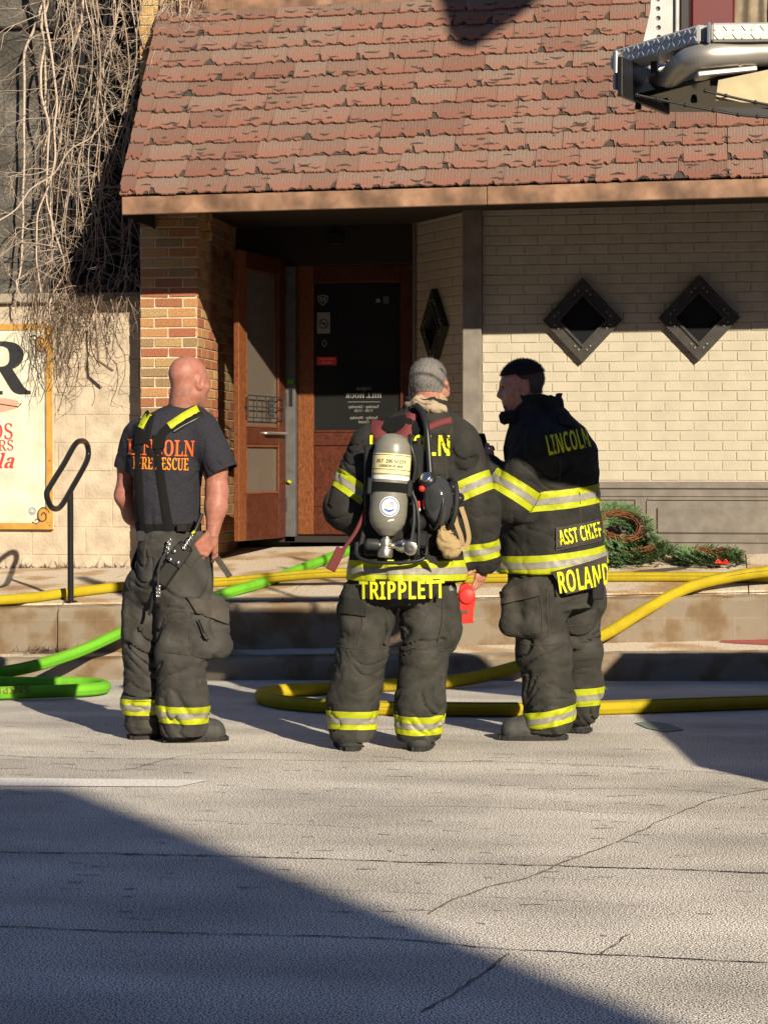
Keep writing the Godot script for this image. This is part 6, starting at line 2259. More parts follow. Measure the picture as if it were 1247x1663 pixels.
	var hr := Vector3(0.452, 0.855, -0.005)
	b.chain([shr, elr, hr], [0.05, 0.045, 0.03], 0.03)
	b.chain([shl, ell, wrl], [0.05, 0.045, 0.03], 0.03)
	var body := nets(b, 0.013, Vector3(-0.26, 0.05, -0.3), Vector3(0.52, 1.66, 0.12))
	var hf := Field.new()
	head_field(hf, hd, hb, 1.06)
	hf.chain([Vector3(0.18, 1.48, -0.01), hd + hb * Vector3(0, -0.03, -0.022)], [0.068, 0.068], 0.035)
	var hm := relax(nets(hf, 0.0045, hd - Vector3(0.14, 0.2, 0.15), hd + Vector3(0.14, 0.15, 0.15)), 1)
	body.add(hm)
	var hh := Field.new()
	hh.cap(hr + Vector3(0, 0.05, 0.0), hr, 0.032, 0.028, 0.02)
	hand_field(hh, hr, Vector3(-0.22, -0.95, 0.05), Vector3(-0.75, 0.1, -0.6), -1.0, [0.2, 0.3, 0.4, 0.5], 0.9)
	body.add(nets(hh, 0.0035, hr - Vector3(0.16, 0.21, 0.14), hr + Vector3(0.1, 0.07, 0.12)))
	hh = Field.new()
	hand_field(hh, wrl + Vector3(0.01, -0.01, -0.03), Vector3(0.5, -0.1, -0.8), Vector3(0.8, -0.2, 0.5), 1.0, [0.5, 0.5, 0.5, 0.5])
	body.add(nets(hh, 0.0045, wrl - Vector3(0.12, 0.14, 0.26), wrl + Vector3(0.24, 0.12, 0.1)))
	part("body", body.mesh(), M.skin_fair, o)
	hair(o, hm, hd, hb, 1.06, 1.1, M.hair_grey, 0.003)
	eyes(o, hd, hb, 1.06)
	add_boot(o, Vector3(-0.15, 0, 0.1), Vector3(-0.19, 0, -0.18))
	add_boot(o, Vector3(0.15, 0, 0.11), Vector3(0.18, 0, -0.17))
	build_air_pack(o.position, g)
	build_mask(o.position)
	# lamp clipped low at the right hip
	var lamp := thing("hand_lamp", "red right-angle hand lamp hanging at the middle man's right hip", "hand lamp", o.position, deg_to_rad(8.7))
	var lm := MB.new()
	lm.prism([Vector2(0.335, 0.575), Vector2(0.4, 0.577), Vector2(0.403, 0.64), Vector2(0.412, 0.68), Vector2(0.4, 0.735), Vector2(0.375, 0.76), Vector2(0.345, 0.75), Vector2(0.33, 0.7)], -0.03, 0.035)
	part("case", lm.mesh(), M.red_plastic, lamp)
	part("lens_ring", lathe([Vector2(0.036, 0.0), Vector2(0.038, 0.006), Vector2(0.03, 0.01), Vector2(0.0, 0.008)], 20).mesh(), M.red_plastic, lamp, Transform3D(Basis(Vector3.RIGHT, PI / 2), Vector3(0.372, 0.7, 0.033)))
	part("lens", lathe([Vector2(0.03, 0.0), Vector2(0.02, 0.004), Vector2(0.0, 0.005)], 18).mesh(), M.sticker_red, lamp, Transform3D(Basis(Vector3.RIGHT, PI / 2), Vector3(0.372, 0.7, 0.042)))
	part("clip", tube([Vector3(0.362, 0.75, 0.0), Vector3(0.35, 0.79, 0.02), Vector3(0.34, 0.83, 0.05)], 0.006, 6).mesh(), M.chrome, lamp)
	part("switch_plate", box(Vector3(0.035, 0.014, 0.004), 0.001, 0.0, Vector3(0.36, 0.628, 0.037)).mesh(), M.chrome, lamp)
	part("case_edge", box(Vector3(0.07, 0.012, 0.072), 0.002, 0.0, Vector3(0.367, 0.582, 0.002)).mesh(), M.red_plastic, lamp)
	# grey cloth in the pocket
	part("pocket_cloth", tube([Vector3(0.285, 0.72, 0.07), Vector3(0.295, 0.745, 0.085), Vector3(0.3, 0.725, 0.095)], 0.012, 6).mesh(), M.silver_tape, trousers)


func seg(p: Vector3, a: Vector3, b: Vector3) -> float:
	var t := clampf((p - a).dot(b - a) / (b - a).length_squared(), 0.0, 1.0)
	return p.distance_to(a + (b - a) * t)


func collar(c: Vector3, rx: float, rz: float, high: float, rx2: float, rz2: float, seed_: int, thick := 0.012, gap := 0.0, face := -PI / 2) -> MB:   # a standing band round the neck with rough folds
	var nz := noise(seed_, 7.0)
	var out := []
	var n := 40
	for k in n + 1:
		var a := face + gap + (TAU - 2 * gap) * k / n
		var row := []
		for q in [[0.0, 0.0], [0.35, 0.0], [0.7, 0.0], [1.0, 0.0], [1.02, -0.5], [1.0, -1.0], [0.5, -1.0], [0.0, -1.0]]:
			var t: float = q[0]
			var w := nz.get_noise_3d(cos(a) * 0.4, t * 0.3, sin(a) * 0.4) * 0.02
			row.append(c + Vector3(cos(a) * (lerpf(rx, rx2, t) + q[1] * thick + w), t * high + nz.get_noise_2d(a * 0.15, 4.0) * 0.02 * t, sin(a) * (lerpf(rz, rz2, t) + q[1] * thick + w)))
		out.append(row)
	var m := MB.new()
	m.grid(out, false, false)
	if m.n[n * 4 + 1].dot(m.v[n * 4 + 1] - c) < 0:
		m = MB.new()
		m.grid(out, false, true)
	return m


func hair(o: Node, hm: MB, hd: Vector3, hb: Basis, s: float, style: float, mat: Material, lift: float, above := -9.0) -> void:   # a short crop: the scalp above the hairline, raised a little
	var inv := Transform3D(hb, hd).affine_inverse()
	var line := values(hm, func(p: Vector3) -> float:
		var q: Vector3 = inv * p / s
		var back := smoothstep(0.03, -0.05, q.z)
		var low := lerpf(0.064, -0.044 + style * 0.02, back)
		if absf(q.x) > 0.067 and absf(q.y) < 0.036 and q.z > -0.03:
			return -0.01
		return minf(q.y - low, q.y - above - 0.02 * (0.05 - q.z) * 4.0 if above > -1 else 9.0))
	var m := cut_out(hm, [[line, 1.0, 0.0]], lift)
	var nz := noise(5, 90.0, 2)
	for k in m.v.size():
		m.v[k] += m.n[k] * nz.get_noise_3dv(m.v[k]) * 0.0022
	# short bristles over the crop
	var roots := m.v.size()
	for k in 3600:
		var a := rng.randi() % roots
		var c := m.v[a] + Vector3(rng.randf_range(-1, 1), rng.randf_range(-1, 1), rng.randf_range(-1, 1)) * 0.003
		var d := (m.n[a] + Vector3(rng.randf_range(-0.5, 0.5), rng.randf_range(-0.9, 0.1), rng.randf_range(-0.5, 0.5))).normalized()
		var w := d.cross(Vector3(rng.randf_range(-1, 1), 1, rng.randf_range(-1, 1))).normalized() * 0.0009
		m.tri(c - w, c + w, c + d * rng.randf_range(0.004, 0.009))
	part("hair", m.mesh(), mat, o)


func build_air_pack(at: Vector3, g: Field) -> void:
	var o := thing("air_pack", "breathing air pack with grey carbon cylinder worn on the middle man's back", "air tank", at, deg_to_rad(8.7))
	var zc := 0.262
	var top := Vector3(0.038, 1.438, zc - 0.02)
	var bot := Vector3(0.006, 0.985, zc + 0.005)
	var ax := (top - bot).normalized()
	var x := ax.cross(Vector3(0, 0, 1)).normalized()
	var B := Basis(x, ax, x.cross(ax))
	var L := top.distance_to(bot)
	var R := 0.084
	var prof := [Vector2(0.0, -0.004), Vector2(0.03, -0.002), Vector2(0.045, 0.012), Vector2(0.064, 0.03), Vector2(0.078, 0.055), Vector2(R, 0.09), Vector2(R, L - 0.09), Vector2(0.078, L - 0.052), Vector2(0.062, L - 0.022), Vector2(0.038, L - 0.006), Vector2(0.0, L)]
	var sm := []
	for k in prof.size() - 1:
		for j in 3:
			sm.append(prof[k].lerp(prof[k + 1], j / 3.0))
	sm.append(prof[-1])
	var cyl := part("cylinder", lathe(sm, 36).mesh(), M.carbon, o, Transform3D(B, bot))
	part("label_band", lathe([Vector2(R + 0.0012, 0.265), Vector2(R + 0.0012, 0.36)], 36).mesh(), M.label_cream, cyl)
	for y in [0.268, 0.288, 0.352]:
		part("label_line", lathe([Vector2(R + 0.002, y), Vector2(R + 0.002, y + 0.0025)], 36).mesh(), M.print_black, cyl)
	for q in [["OLT  200 SCOTT", 0.015, 0.325], ["CARBON 45 MIN", 0.011, 0.304]]:
		part("lettering", wrap_text(q[0], q[1], R + 0.0022, q[2], -0.02).mesh(), M.print_black, cyl)
	part("white_band", lathe([Vector2(R + 0.001, 0.245), Vector2(R + 0.001, 0.263)], 36).mesh(), M.print_white, cyl)
	# round eagle-and-flag emblem
	for q in [[0.045, M.print_white, 0.0], [0.041, M.print_blue, 0.0006], [0.036, M.print_white, 0.0012]]:
		part("emblem", wrap_disc(q[0], R + 0.0014 + q[2], 0.125, 0.05).mesh(), q[1], cyl)
	part("emblem", wrap_shape([Vector2(-0.025, -0.006), Vector2(-0.008, -0.014), Vector2(0.01, -0.012), Vector2(0.024, -0.004), Vector2(0.018, -0.018), Vector2(0.0, -0.026), Vector2(-0.018, -0.02)], R + 0.0034, 0.125, 0.05).mesh(), M.print_blue, cyl)
	for k in 3:
		part("emblem", wrap_shape([Vector2(-0.002 + 0.002 * k, 0.006 + 0.006 * k), Vector2(0.022 - 0.002 * k, 0.004 + 0.006 * k), Vector2(0.022 - 0.002 * k, 0.007 + 0.006 * k), Vector2(-0.002 + 0.002 * k, 0.0095 + 0.006 * k)], R + 0.0034, 0.125, 0.05).mesh(), M.print_red, cyl)
	part("emblem", wrap_shape([Vector2(-0.024, 0.004), Vector2(-0.014, 0.01), Vector2(-0.004, 0.002), Vector2(-0.016, -0.001)], R + 0.0037, 0.125, 0.05).mesh(), M.label_cream, cyl)
	part("sticker", wrap_shape([Vector2(-0.012, -0.004), Vector2(0.014, 0.004), Vector2(0.015, 0.011), Vector2(-0.011, 0.003)], R + 0.001, 0.062, 0.16).mesh(), M.print_white, cyl)
	# valve at the bottom
	var vb := bot + Vector3(0.0, 0.0, 0.0)
	var valve := part("valve", lathe([Vector2(0.0, -0.1), Vector2(0.03, -0.1), Vector2(0.034, -0.092), Vector2(0.034, -0.064), Vector2(0.024, -0.058), Vector2(0.028, -0.05), Vector2(0.028, -0.02), Vector2(0.018, -0.014), Vector2(0.018, 0.004)], 18).mesh(), M.brass, o, Transform3D(B, vb))
	part("handwheel", lathe([Vector2(0.0, -0.03), Vector2(0.022, -0.03), Vector2(0.026, -0.02), Vector2(0.026, 0.02), Vector2(0.02, 0.03), Vector2(0.0, 0.03)], 12).mesh(), M.iron, valve, Transform3D(Basis(Vector3(0, 0, 1), PI / 2), Vector3(-0.06, -0.045, 0.0)))
	part("stem", tube([Vector3(-0.035, -0.045, 0), Vector3(0.05, -0.045, 0)], 0.014, 10).mesh(), M.brass, valve)
	part("connector", lathe([Vector2(0.0, -0.035), Vector2(0.03, -0.035), Vector2(0.034, -0.02), Vector2(0.03, -0.012), Vector2(0.034, 0.0), Vector2(0.03, 0.012), Vector2(0.02, 0.035), Vector2(0.0, 0.035)], 16).mesh(), M.chrome, valve, Transform3D(Basis(Vector3(0, 0, 1), PI / 2), Vector3(0.075, -0.04, 0.0)))
	part("gauge", lathe([Vector2(0.0, 0.0), Vector2(0.03, 0.0), Vector2(0.033, 0.008), Vector2(0.033, 0.022), Vector2(0.027, 0.026), Vector2(0.0, 0.024)], 20).mesh(), M.chrome, valve, Transform3D(Basis(Vector3.RIGHT, PI / 2), Vector3(0.11, -0.05, 0.01)))
	# frame
	for q in [[Vector3(-0.09, 1.02, 0.205), Vector3(-0.115, 0.9, 0.215)], [Vector3(0.15, 1.42, 0.19), Vector3(0.16, 1.0, 0.2)], [Vector3(0.16, 1.0, 0.2), Vector3(0.175, 0.88, 0.215)]]:
		part("frame_bar", bar(q[0], q[1], 0.022, 0.014, Vector3(0, 0, 1), null, 0.004).mesh(), M.black_plastic, o)
	part("bottom_bar", tube(smooth([Vector3(-0.125, 0.95, 0.21), Vector3(-0.12, 0.888, 0.24), Vector3(-0.04, 0.865, 0.262), Vector3(0.1, 0.865, 0.262), Vector3(0.175, 0.885, 0.25), Vector3(0.185, 0.95, 0.22)], 0.02), 0.009, 8).mesh(), M.black_plastic, o)
	part("back_plate", box(Vector3(0.27, 0.5, 0.02), 0.008, 0.0, Vector3(0.04, 1.14, 0.185), null, Basis(Vector3.RIGHT, 0.03)).mesh(), M.black_plastic, o)
	part("cylinder_strap", lathe([Vector2(R + 0.006, 0.192), Vector2(R + 0.006, 0.232)], 30).mesh(), M.webbing, cyl)
	for s in [-1, 1]:
		part("strap_latch", box(Vector3(0.026, 0.075, 0.04), 0.006, 0.0, Vector3(s * 0.088, 0.212, 0.02)).mesh(), M.black_plastic, cyl)
	part("pressure_reducer", box(Vector3(0.085, 0.075, 0.06), 0.012, 0.0, Vector3(0.15, 0.965, 0.235)).mesh(), M.black_plastic, o)
	part("alarm_unit", lathe([Vector2(0.0, -0.03), Vector2(0.034, -0.026), Vector2(0.04, 0.0), Vector2(0.034, 0.026), Vector2(0.0, 0.03)], 18).mesh(), M.black_plastic, o, Transform3D(Basis(Vector3.RIGHT, PI / 2), Vector3(0.145, 1.04, 0.235)))
	part("alarm_badge", box(Vector3(0.035, 0.045, 0.006), 0.002, 0.0, Vector3(0.142, 1.115, 0.235), null, Basis(Vector3(0, 0, 1), -0.2)).mesh(), M.sticker_red, o)
	part("alarm_badge", box(Vector3(0.03, 0.012, 0.004), 0.001, 0.0, Vector3(0.142, 1.1, 0.24), null, Basis(Vector3(0, 0, 1), -0.2)).mesh(), M.print_white, o)
	part("pressure_hose", tube(smooth([Vector3(0.115, 0.95, 0.27), Vector3(0.128, 1.05, 0.262), Vector3(0.125, 1.14, 0.25), Vector3(0.1, 1.2, 0.235)], 0.02), 0.008, 8).mesh(), M.iron, o)
	part("pressure_hose", tube(smooth([Vector3(0.145, 0.9, 0.26), Vector3(0.15, 1.02, 0.27), Vector3(0.14, 1.12, 0.262), Vector3(0.115, 1.19, 0.25)], 0.02), 0.008, 8).mesh(), M.iron, o)
	part("pressure_hose", tube(smooth([Vector3(0.11, 1.43, 0.2), Vector3(0.115, 1.38, 0.23), Vector3(0.135, 1.3, 0.235), Vector3(0.125, 1.22, 0.235)], 0.02), 0.009, 8).mesh(), M.black_plastic, o)
	for k in 5:
		part("cable_fin", tube([Vector3(0.17 + 0.006 * k, 0.9 - 0.008 * k, 0.262), Vector3(0.225 + 0.004 * k, 0.885 - 0.008 * k, 0.262)], 0.0035, 5).mesh(), M.black_plastic, o)
	# harness: shoulder straps and waist belt
	for q in [[Vector2(-0.03, 1.5), Vector2(-0.035, 1.45), Vector2(0.0, 1.4)], [Vector2(0.12, 1.53), Vector2(0.1, 1.46), Vector2(0.07, 1.42)]]:
		part("shoulder_strap", web(g, q, 0.06, 0.02).mesh(), M.maroon_web, o)
	part("shoulder_strap", web(g, [Vector2(0.3, 1.5), Vector2(0.24, 1.485), Vector2(0.18, 1.46)], 0.032, 0.016).mesh(), M.maroon_web, o)
	part("shoulder_pad", web(g, [Vector2(-0.01, 1.485), Vector2(0.03, 1.475), Vector2(0.09, 1.49), Vector2(0.16, 1.46)], 0.07, 0.022).mesh(), M.webbing, o)
	part("waist_strap", web(g, [Vector2(-0.16, 0.9), Vector2(-0.02, 0.895), Vector2(0.2, 0.9), Vector2(0.35, 0.915)], 0.05, 0.012).mesh(), M.webbing, o)
	for k in 4:
		part("belt_print", box(Vector3(0.028, 0.01, 0.002), 0.0, 0.0, cast(g, Vector3(-0.05 + 0.075 * k, 0.868, 0.6), Vector3(0, 0, -1)) + Vector3(0, 0, 0.012)).mesh(), M.letter_lime, o)
	part("side_strap", tube(smooth([Vector3(-0.085, 1.1, 0.2), Vector3(-0.13, 1.0, 0.205), Vector3(-0.185, 0.92, 0.2), Vector3(-0.2, 0.88, 0.19)], 0.02), 0.01, 6).mesh(), M.maroon_web, o)
	part("strap_end", bar(Vector3(-0.195, 0.925, 0.2), Vector3(-0.245, 0.825, 0.19), 0.045, 0.012, Vector3(0, 0, 1), null, 0.004).mesh(), M.maroon_web, o)
	part("air_hose", tube(smooth([Vector3(0.14, 1.565, 0.11), Vector3(0.165, 1.535, 0.145), Vector3(0.185, 1.46, 0.185), Vector3(0.195, 1.34, 0.215), Vector3(0.2, 1.26, 0.235)], 0.02), 0.0145, 10).mesh(), M.black_plastic, o)


func wrap_shape(poly: Array, R: float, y: float, ang: float) -> MB:   # a flat outline bent round a cylinder whose axis is y; ang turns it away from +z
	var m := MB.new()
	var tr := Geometry2D.triangulate_polygon(PackedVector2Array(poly))
	for k in range(0, tr.size(), 3):
		var q := []
		for j in 3:
			var p: Vector2 = poly[tr[k + j]]
			var a := p.x / R + ang
			q.append(Vector3(sin(a) * R, y + p.y, cos(a) * R))
		m.face(q, Vector3(0, y, 0))
	return m


func wrap_disc(r: float, R: float, y: float, ang: float) -> MB:
	var m := MB.new()
	for ring in 3:
		for k in 24:
			var out := []
			for q in [[ring, k], [ring + 1, k], [ring + 1, k + 1], [ring, k + 1]]:
				var rr: float = r * q[0] / 3.0
				var t: float = TAU * q[1] / 24.0
				var a := cos(t) * rr / R + ang
				out.append(Vector3(sin(a) * R, y + sin(t) * rr, cos(a) * R))
			if ring == 0:
				out.remove_at(0)
			m.face(out, Vector3(0, y, 0))
	return m


func wrap_text(text: String, high: float, R: float, y: float, ang: float) -> MB:
	var s := text_mb(text, high, "Droid Sans", true, 0.95)
	var m := MB.new()
	for k in range(0, s.i.size(), 3):
		var q := []
		for j in 3:
			var p := s.v[s.i[k + j]]
			var a := p.x / R + ang
			q.append(Vector3(sin(a) * R, y + p.y, cos(a) * R))
		m.face(q, Vector3(0, y, 0))
	return m


func build_mask(at: Vector3) -> void:
	var o := thing("breathing_mask", "black face mask with tan head net hanging at the middle man's back", "face mask", at, deg_to_rad(8.7))
	# regulator
	part("regulator", lathe([Vector2(0.0, -0.03), Vector2(0.036, -0.03), Vector2(0.042, -0.015), Vector2(0.042, 0.012), Vector2(0.034, 0.026), Vector2(0.016, 0.034), Vector2(0.0, 0.035)], 20).mesh(), M.black_plastic, o, Transform3D(Basis(Vector3(0, 0, 1), 0.5) * Basis(Vector3.RIGHT, 0.9), Vector3(0.19, 1.225, 0.26)))
	part("regulator_shine", lathe([Vector2(0.016, 0.03), Vector2(0.024, 0.032), Vector2(0.026, 0.038), Vector2(0.02, 0.042), Vector2(0.0, 0.04)], 16).mesh(), M.chrome, o, Transform3D(Basis(Vector3(0, 0, 1), 0.5) * Basis(Vector3.RIGHT, 0.9), Vector3(0.19, 1.225, 0.26)))
	part("red_knob", lathe([Vector2(0.0, 0.0), Vector2(0.013, 0.0), Vector2(0.015, 0.006), Vector2(0.012, 0.014), Vector2(0.0, 0.015)], 14).mesh(), M.red_plastic, o, Transform3D(Basis(Vector3.RIGHT, PI / 2), Vector3(0.162, 1.192, 0.292)))
	# face piece: a dark bowl seen side on, with a rubber rim
	var f := Field.new()
	f.ell(Vector3(0.238, 1.135, 0.24), Vector3(0.075, 0.115, 0.07), 0.02, Basis(Vector3(0, 0, 1), 0.12))
	f.cap(Vector3(0.2, 1.2, 0.255), Vector3(0.24, 1.16, 0.265), 0.04, 0.035, 0.03)
	part("face_piece", nets(f, 0.006, Vector3(0.13, 1.0, 0.14), Vector3(0.34, 1.28, 0.33)).mesh(), M.visor, o)
	var rim := []
	for k in 25:
		var a := TAU * k / 24
		rim.append(Vector3(0.285 + cos(a) * 0.03 + 0.01 * sin(a), 1.125 + sin(a) * 0.108, 0.235 + cos(a + 0.4) * 0.07))
	part("rim", tube(rim, 0.012, 8, false).mesh(), M.rubber, o)
	rim = []
	for k in 25:
		var a := TAU * k / 24
		rim.append(Vector3(0.225 + cos(a) * 0.03 + 0.012 * sin(a), 1.128 + sin(a) * 0.118, 0.25 + cos(a + 0.4) * 0.062))
	part("frame_ring", tube(rim, 0.007, 8, false).mesh(), M.black_plastic, o)
	for q in [[Vector3(0.3, 1.2, 0.26), 0.026], [Vector3(0.33, 1.15, 0.245), 0.022], [Vector3(0.3, 1.03, 0.26), 0.02]]:
		part("buckle", lathe([Vector2(0.0, -0.01), Vector2(q[1], -0.008), Vector2(q[1], 0.008), Vector2(0.0, 0.01)], 12).mesh(), M.black_plastic, o, Transform3D(Basis(Vector3.RIGHT, 1.2), q[0]))
	# head net and straps
	var way := [[Vector3(0.305, 1.105, 0.265), Vector3(0.315, 1.04, 0.275), Vector3(0.335, 0.985, 0.275), Vector3(0.345, 0.94, 0.262)], [Vector3(0.338, 1.11, 0.25), Vector3(0.36, 1.04, 0.262), Vector3(0.372, 0.97, 0.258), Vector3(0.355, 0.93, 0.255), Vector3(0.33, 0.925, 0.26)]]
	for w in way:
		part("tan_strap", ribbon(smooth(w, 0.02), 0.02, 0.003).mesh(), M.tan_strap, o)
	var net := Field.new()
	net.ell(Vector3(0.285, 0.94, 0.25), Vector3(0.05, 0.062, 0.04), 0.02, Basis(Vector3(0, 0, 1), 0.3))
	net.ell(Vector3(0.262, 0.985, 0.25), Vector3(0.028, 0.04, 0.03), 0.02)
	var cr := creases(91)
	net.fold_max = 0.012
	net.fold = func(p: Vector3) -> float: return cr.call(p * 2.2, 0.008, 0.012)
	part("head_net", nets(net, 0.006, Vector3(0.2, 0.84, 0.18), Vector3(0.37, 1.05, 0.32)).mesh(), M.tan_strap, o)


func ribbon(pts: Array, width: float, thick: float, face := Vector3(0, 0, 1)) -> MB:
	var rows := []
	for k in pts.size():
		var t: Vector3 = (pts[mini(k + 1, pts.size() - 1)] - pts[maxi(k - 1, 0)]).normalized()
		var s := t.cross(face).normalized() * width / 2
		var u := s.cross(t).normalized() * thick / 2
		rows.append([pts[k] - s - u, pts[k] + s - u, pts[k] + s + u, pts[k] - s + u])
	var m := MB.new()
	for a in 4:
		var r2 := []
		for r in rows:
			r2.append([r[a], r[(a + 1) % 4]])
		m.grid(r2, false, false)
	return m


func build_person_right() -> void:
	var o := thing("person", "dark haired firefighter in long turnout coat turned left, face in shade", "person", Vector3(0.75, 0, -0.28), deg_to_rad(8.7))
	var f := Field.new()
	f.stack([[0.62, 0.02, 0.0, 0.19, 0.17], [0.72, 0.02, 0.0, 0.21, 0.19], [0.86, 0.01, 0.0, 0.215, 0.19]], 0.06)
	f.chain([Vector3(-0.06, 0.71, 0.08), Vector3(-0.03, 0.4, 0.08), Vector3(-0.006, 0.19, 0.08), Vector3(-0.01, 0.085, 0.08)], [0.135, 0.115, 0.112, 0.108], 0.05)
	f.chain([Vector3(0.11, 0.71, -0.08), Vector3(0.155, 0.4, -0.12), Vector3(0.168, 0.22, -0.16), Vector3(0.165, 0.12, -0.17)], [0.13, 0.1, 0.092, 0.088], 0.05)
	f.cap(Vector3(-0.19, 0.555, 0.14), Vector3(-0.185, 0.69, 0.12), 0.05, 0.045, 0.025)
	f.cap(Vector3(-0.09, 0.54, 0.175), Vector3(-0.085, 0.7, 0.16), 0.045, 0.042, 0.025)
	f.cap(Vector3(-0.19, 0.545, 0.14), Vector3(-0.09, 0.535, 0.175), 0.045, 0.043, 0.025)
	f.ell(Vector3(0.22, 0.66, -0.08), Vector3(0.06, 0.09, 0.08), 0.03)
	f.fold_max = 0.024
	f.fold = trouser_fold(63, [0.44, 0.1])
	var tr := nets(f, 0.0078, Vector3(-0.28, 0.03, -0.3), Vector3(0.32, 0.88, 0.26))
	var trousers := part("trousers", tr.mesh(), M.gear_green, o)
	var ys := values(tr, func(p: Vector3) -> float: return p.y - 0.22 * (p.x + 0.0))
	var ys2 := values(tr, func(p: Vector3) -> float: return p.y - 0.05 * p.x)
	var front := values(tr, func(p: Vector3) -> float: return p.z - p.x * 0.9 + 0.115)
	tape(tr, ys, 0.07, 0.15, trousers, [[front, 1.0, 0.0]])
	tape(tr, ys2, 0.128, 0.215, trousers, [[front, -1.0, 0.0]])
	part("pocket_flap", sew(f, [Vector2(-0.245, 0.7), Vector2(-0.09, 0.77), Vector2(-0.055, 0.69), Vector2(-0.235, 0.645)], 10, 6, 0.014).mesh(), M.flap_brown, trousers)
	part("pocket_seam", web(f, [Vector2(-0.06, 0.69), Vector2(-0.05, 0.6), Vector2(-0.06, 0.5), Vector2(-0.13, 0.49), Vector2(-0.22, 0.505)], 0.008, 0.004).mesh(), M.seam_thread, trousers)
	part("side_seam", web(f, [Vector2(-0.03, 0.72), Vector2(-0.025, 0.6), Vector2(-0.02, 0.51), Vector2(-0.06, 0.47)], 0.006, 0.003).mesh(), M.seam_thread, trousers)
	part("knee_seam", web(f, [Vector2(-0.14, 0.46), Vector2(-0.03, 0.455), Vector2(0.06, 0.47)], 0.006, 0.003).mesh(), M.seam_thread, trousers)
	part("knee_seam", web(f, [Vector2(0.08, 0.53), Vector2(0.16, 0.535), Vector2(0.23, 0.545)], 0.006, 0.003).mesh(), M.seam_thread, trousers)
	# coat
	var g := Field.new()
	g.stack([[0.79, 0.015, 0.0, 0.262, 0.235], [0.965, 0.01, 0.0, 0.245, 0.225], [1.08, 0.012, 0.0, 0.222, 0.212], [1.228, 0.018, 0.0, 0.212, 0.205], [1.374, 0.005, 0.0, 0.222, 0.215], [1.46, -0.012, 0.0, 0.185, 0.19], [1.54, -0.04, 0.0, 0.14, 0.135], [1.59, -0.06, 0.0, 0.105, 0.105]], 0.06)
	var sh := Vector3(-0.055, 1.375, 0.17)
	var el := Vector3(-0.215, 1.12, 0.18)
	var wr := Vector3(-0.29, 1.275, 0.05)
	g.chain([sh, el], [0.108, 0.092], 0.07)
	g.chain([el, wr], [0.09, 0.068], 0.04)
	var sh2 := Vector3(-0.03, 1.38, -0.16)
	var el2 := Vector3(-0.17, 1.12, -0.23)
	var wr2 := Vector3(-0.33, 1.23, -0.08)
	g.chain([sh2, el2], [0.105, 0.09], 0.07)
	g.chain([el2, wr2], [0.088, 0.068], 0.04)
	g.fold_max = 0.024
	g.fold = coat_fold(77, 0.0)
	var cm := nets(g, 0.0082, Vector3(-0.42, 0.775, -0.36), Vector3(0.32, 1.62, 0.33))
	var coat := part("coat", cm.mesh(), M.gear_black, o)
	var py := values(cm, func(p: Vector3) -> float: return p.y - 0.10 * p.x - 0.1 * p.x * p.x * 2.0)
	var trunk := values(cm, func(p: Vector3) -> float: return minf(minf(seg(p, sh.lerp(el, 0.3), el) - 0.116, seg(p, el, wr) - 0.106), minf(seg(p, sh2.lerp(el2, 0.3), el2) - 0.112, seg(p, el2, wr2) - 0.104)))
	tape(cm, py, 0.79, 0.88, coat, [[trunk, 1.0, 0.0]])
	tape(cm, py, 1.085, 1.175, coat, [[trunk, 1.0, 0.0]])
	var au := values(cm, func(p: Vector3) -> float: return (p - sh).dot((el - sh).normalized()))
	var ra := values(cm, func(p: Vector3) -> float: return 0.122 - seg(p, sh, el))
	var nearz := values(cm, func(p: Vector3) -> float: return p.z - 0.06 - maxf(0.0, p.x + 0.05) * 1.2)
	tape(cm, au, 0.185, 0.28, coat, [[ra, 1.0, 0.0], [nearz, 1.0, 0.0]])
	var turned := Vector3(-0.25, 0, -0.97).normalized()
	part("lettering", print_on(g, "LINCOLN", 0.092, Vector2(0.072, 1.405), 0.2, 0.39, 0.004).mesh(), M.letter_lime, coat)
	var patch := part("title_patch", sew(g, [Vector2(0.012, 0.897), Vector2(0.24, 0.94), Vector2(0.225, 1.04), Vector2(0.012, 1.005)], 12, 5, 0.01).mesh(), M.flap_brown, coat)
	part("lettering", print_on(g, "ASST CHIEF", 0.068, Vector2(0.132, 0.975), 0.19, 0.42, 0.014).mesh(), M.letter_lime, patch)
	part("patch_stitch", web(g, [Vector2(0.018, 0.91), Vector2(0.13, 0.928), Vector2(0.235, 0.95)], 0.004, 0.012).mesh(), M.seam_thread, patch)
	var tail := Field.new()
	tail.stack([[0.6, 0.015, 0.0, 0.25, 0.225], [0.86, 0.015, 0.0, 0.264, 0.238]], 0.03)
	var tp := part("coat_tail", sew(tail, [Vector2(0.06, 0.695), Vector2(0.262, 0.735), Vector2(0.265, 0.87), Vector2(-0.01, 0.8)], 12, 6, 0.01).mesh(), M.flap_brown, coat)
	part("lettering", print_on(tail, "ROLAND", 0.1, Vector2(0.148, 0.766), 0.15, 0.47, 0.016).mesh(), M.letter_lime, tp)
	part("yoke_seam", web(g, [Vector2(-0.06, 1.5), Vector2(-0.01, 1.4), Vector2(0.03, 1.33), Vector2(0.03, 1.22)], 0.007, 0.003).mesh(), M.seam_thread, coat)
	part("yoke_seam", web(g, [Vector2(0.12, 1.25), Vector2(0.13, 1.1), Vector2(0.13, 0.99)], 0.006, 0.003).mesh(), M.seam_thread, coat)
	# high collar, open at the front (left)
	part("collar", collar(Vector3(-0.055, 1.53, 0.0), 0.118, 0.115, 0.1, 0.108, 0.105, 73, 0.013, 0.22, PI).mesh(), M.gear_black, coat)
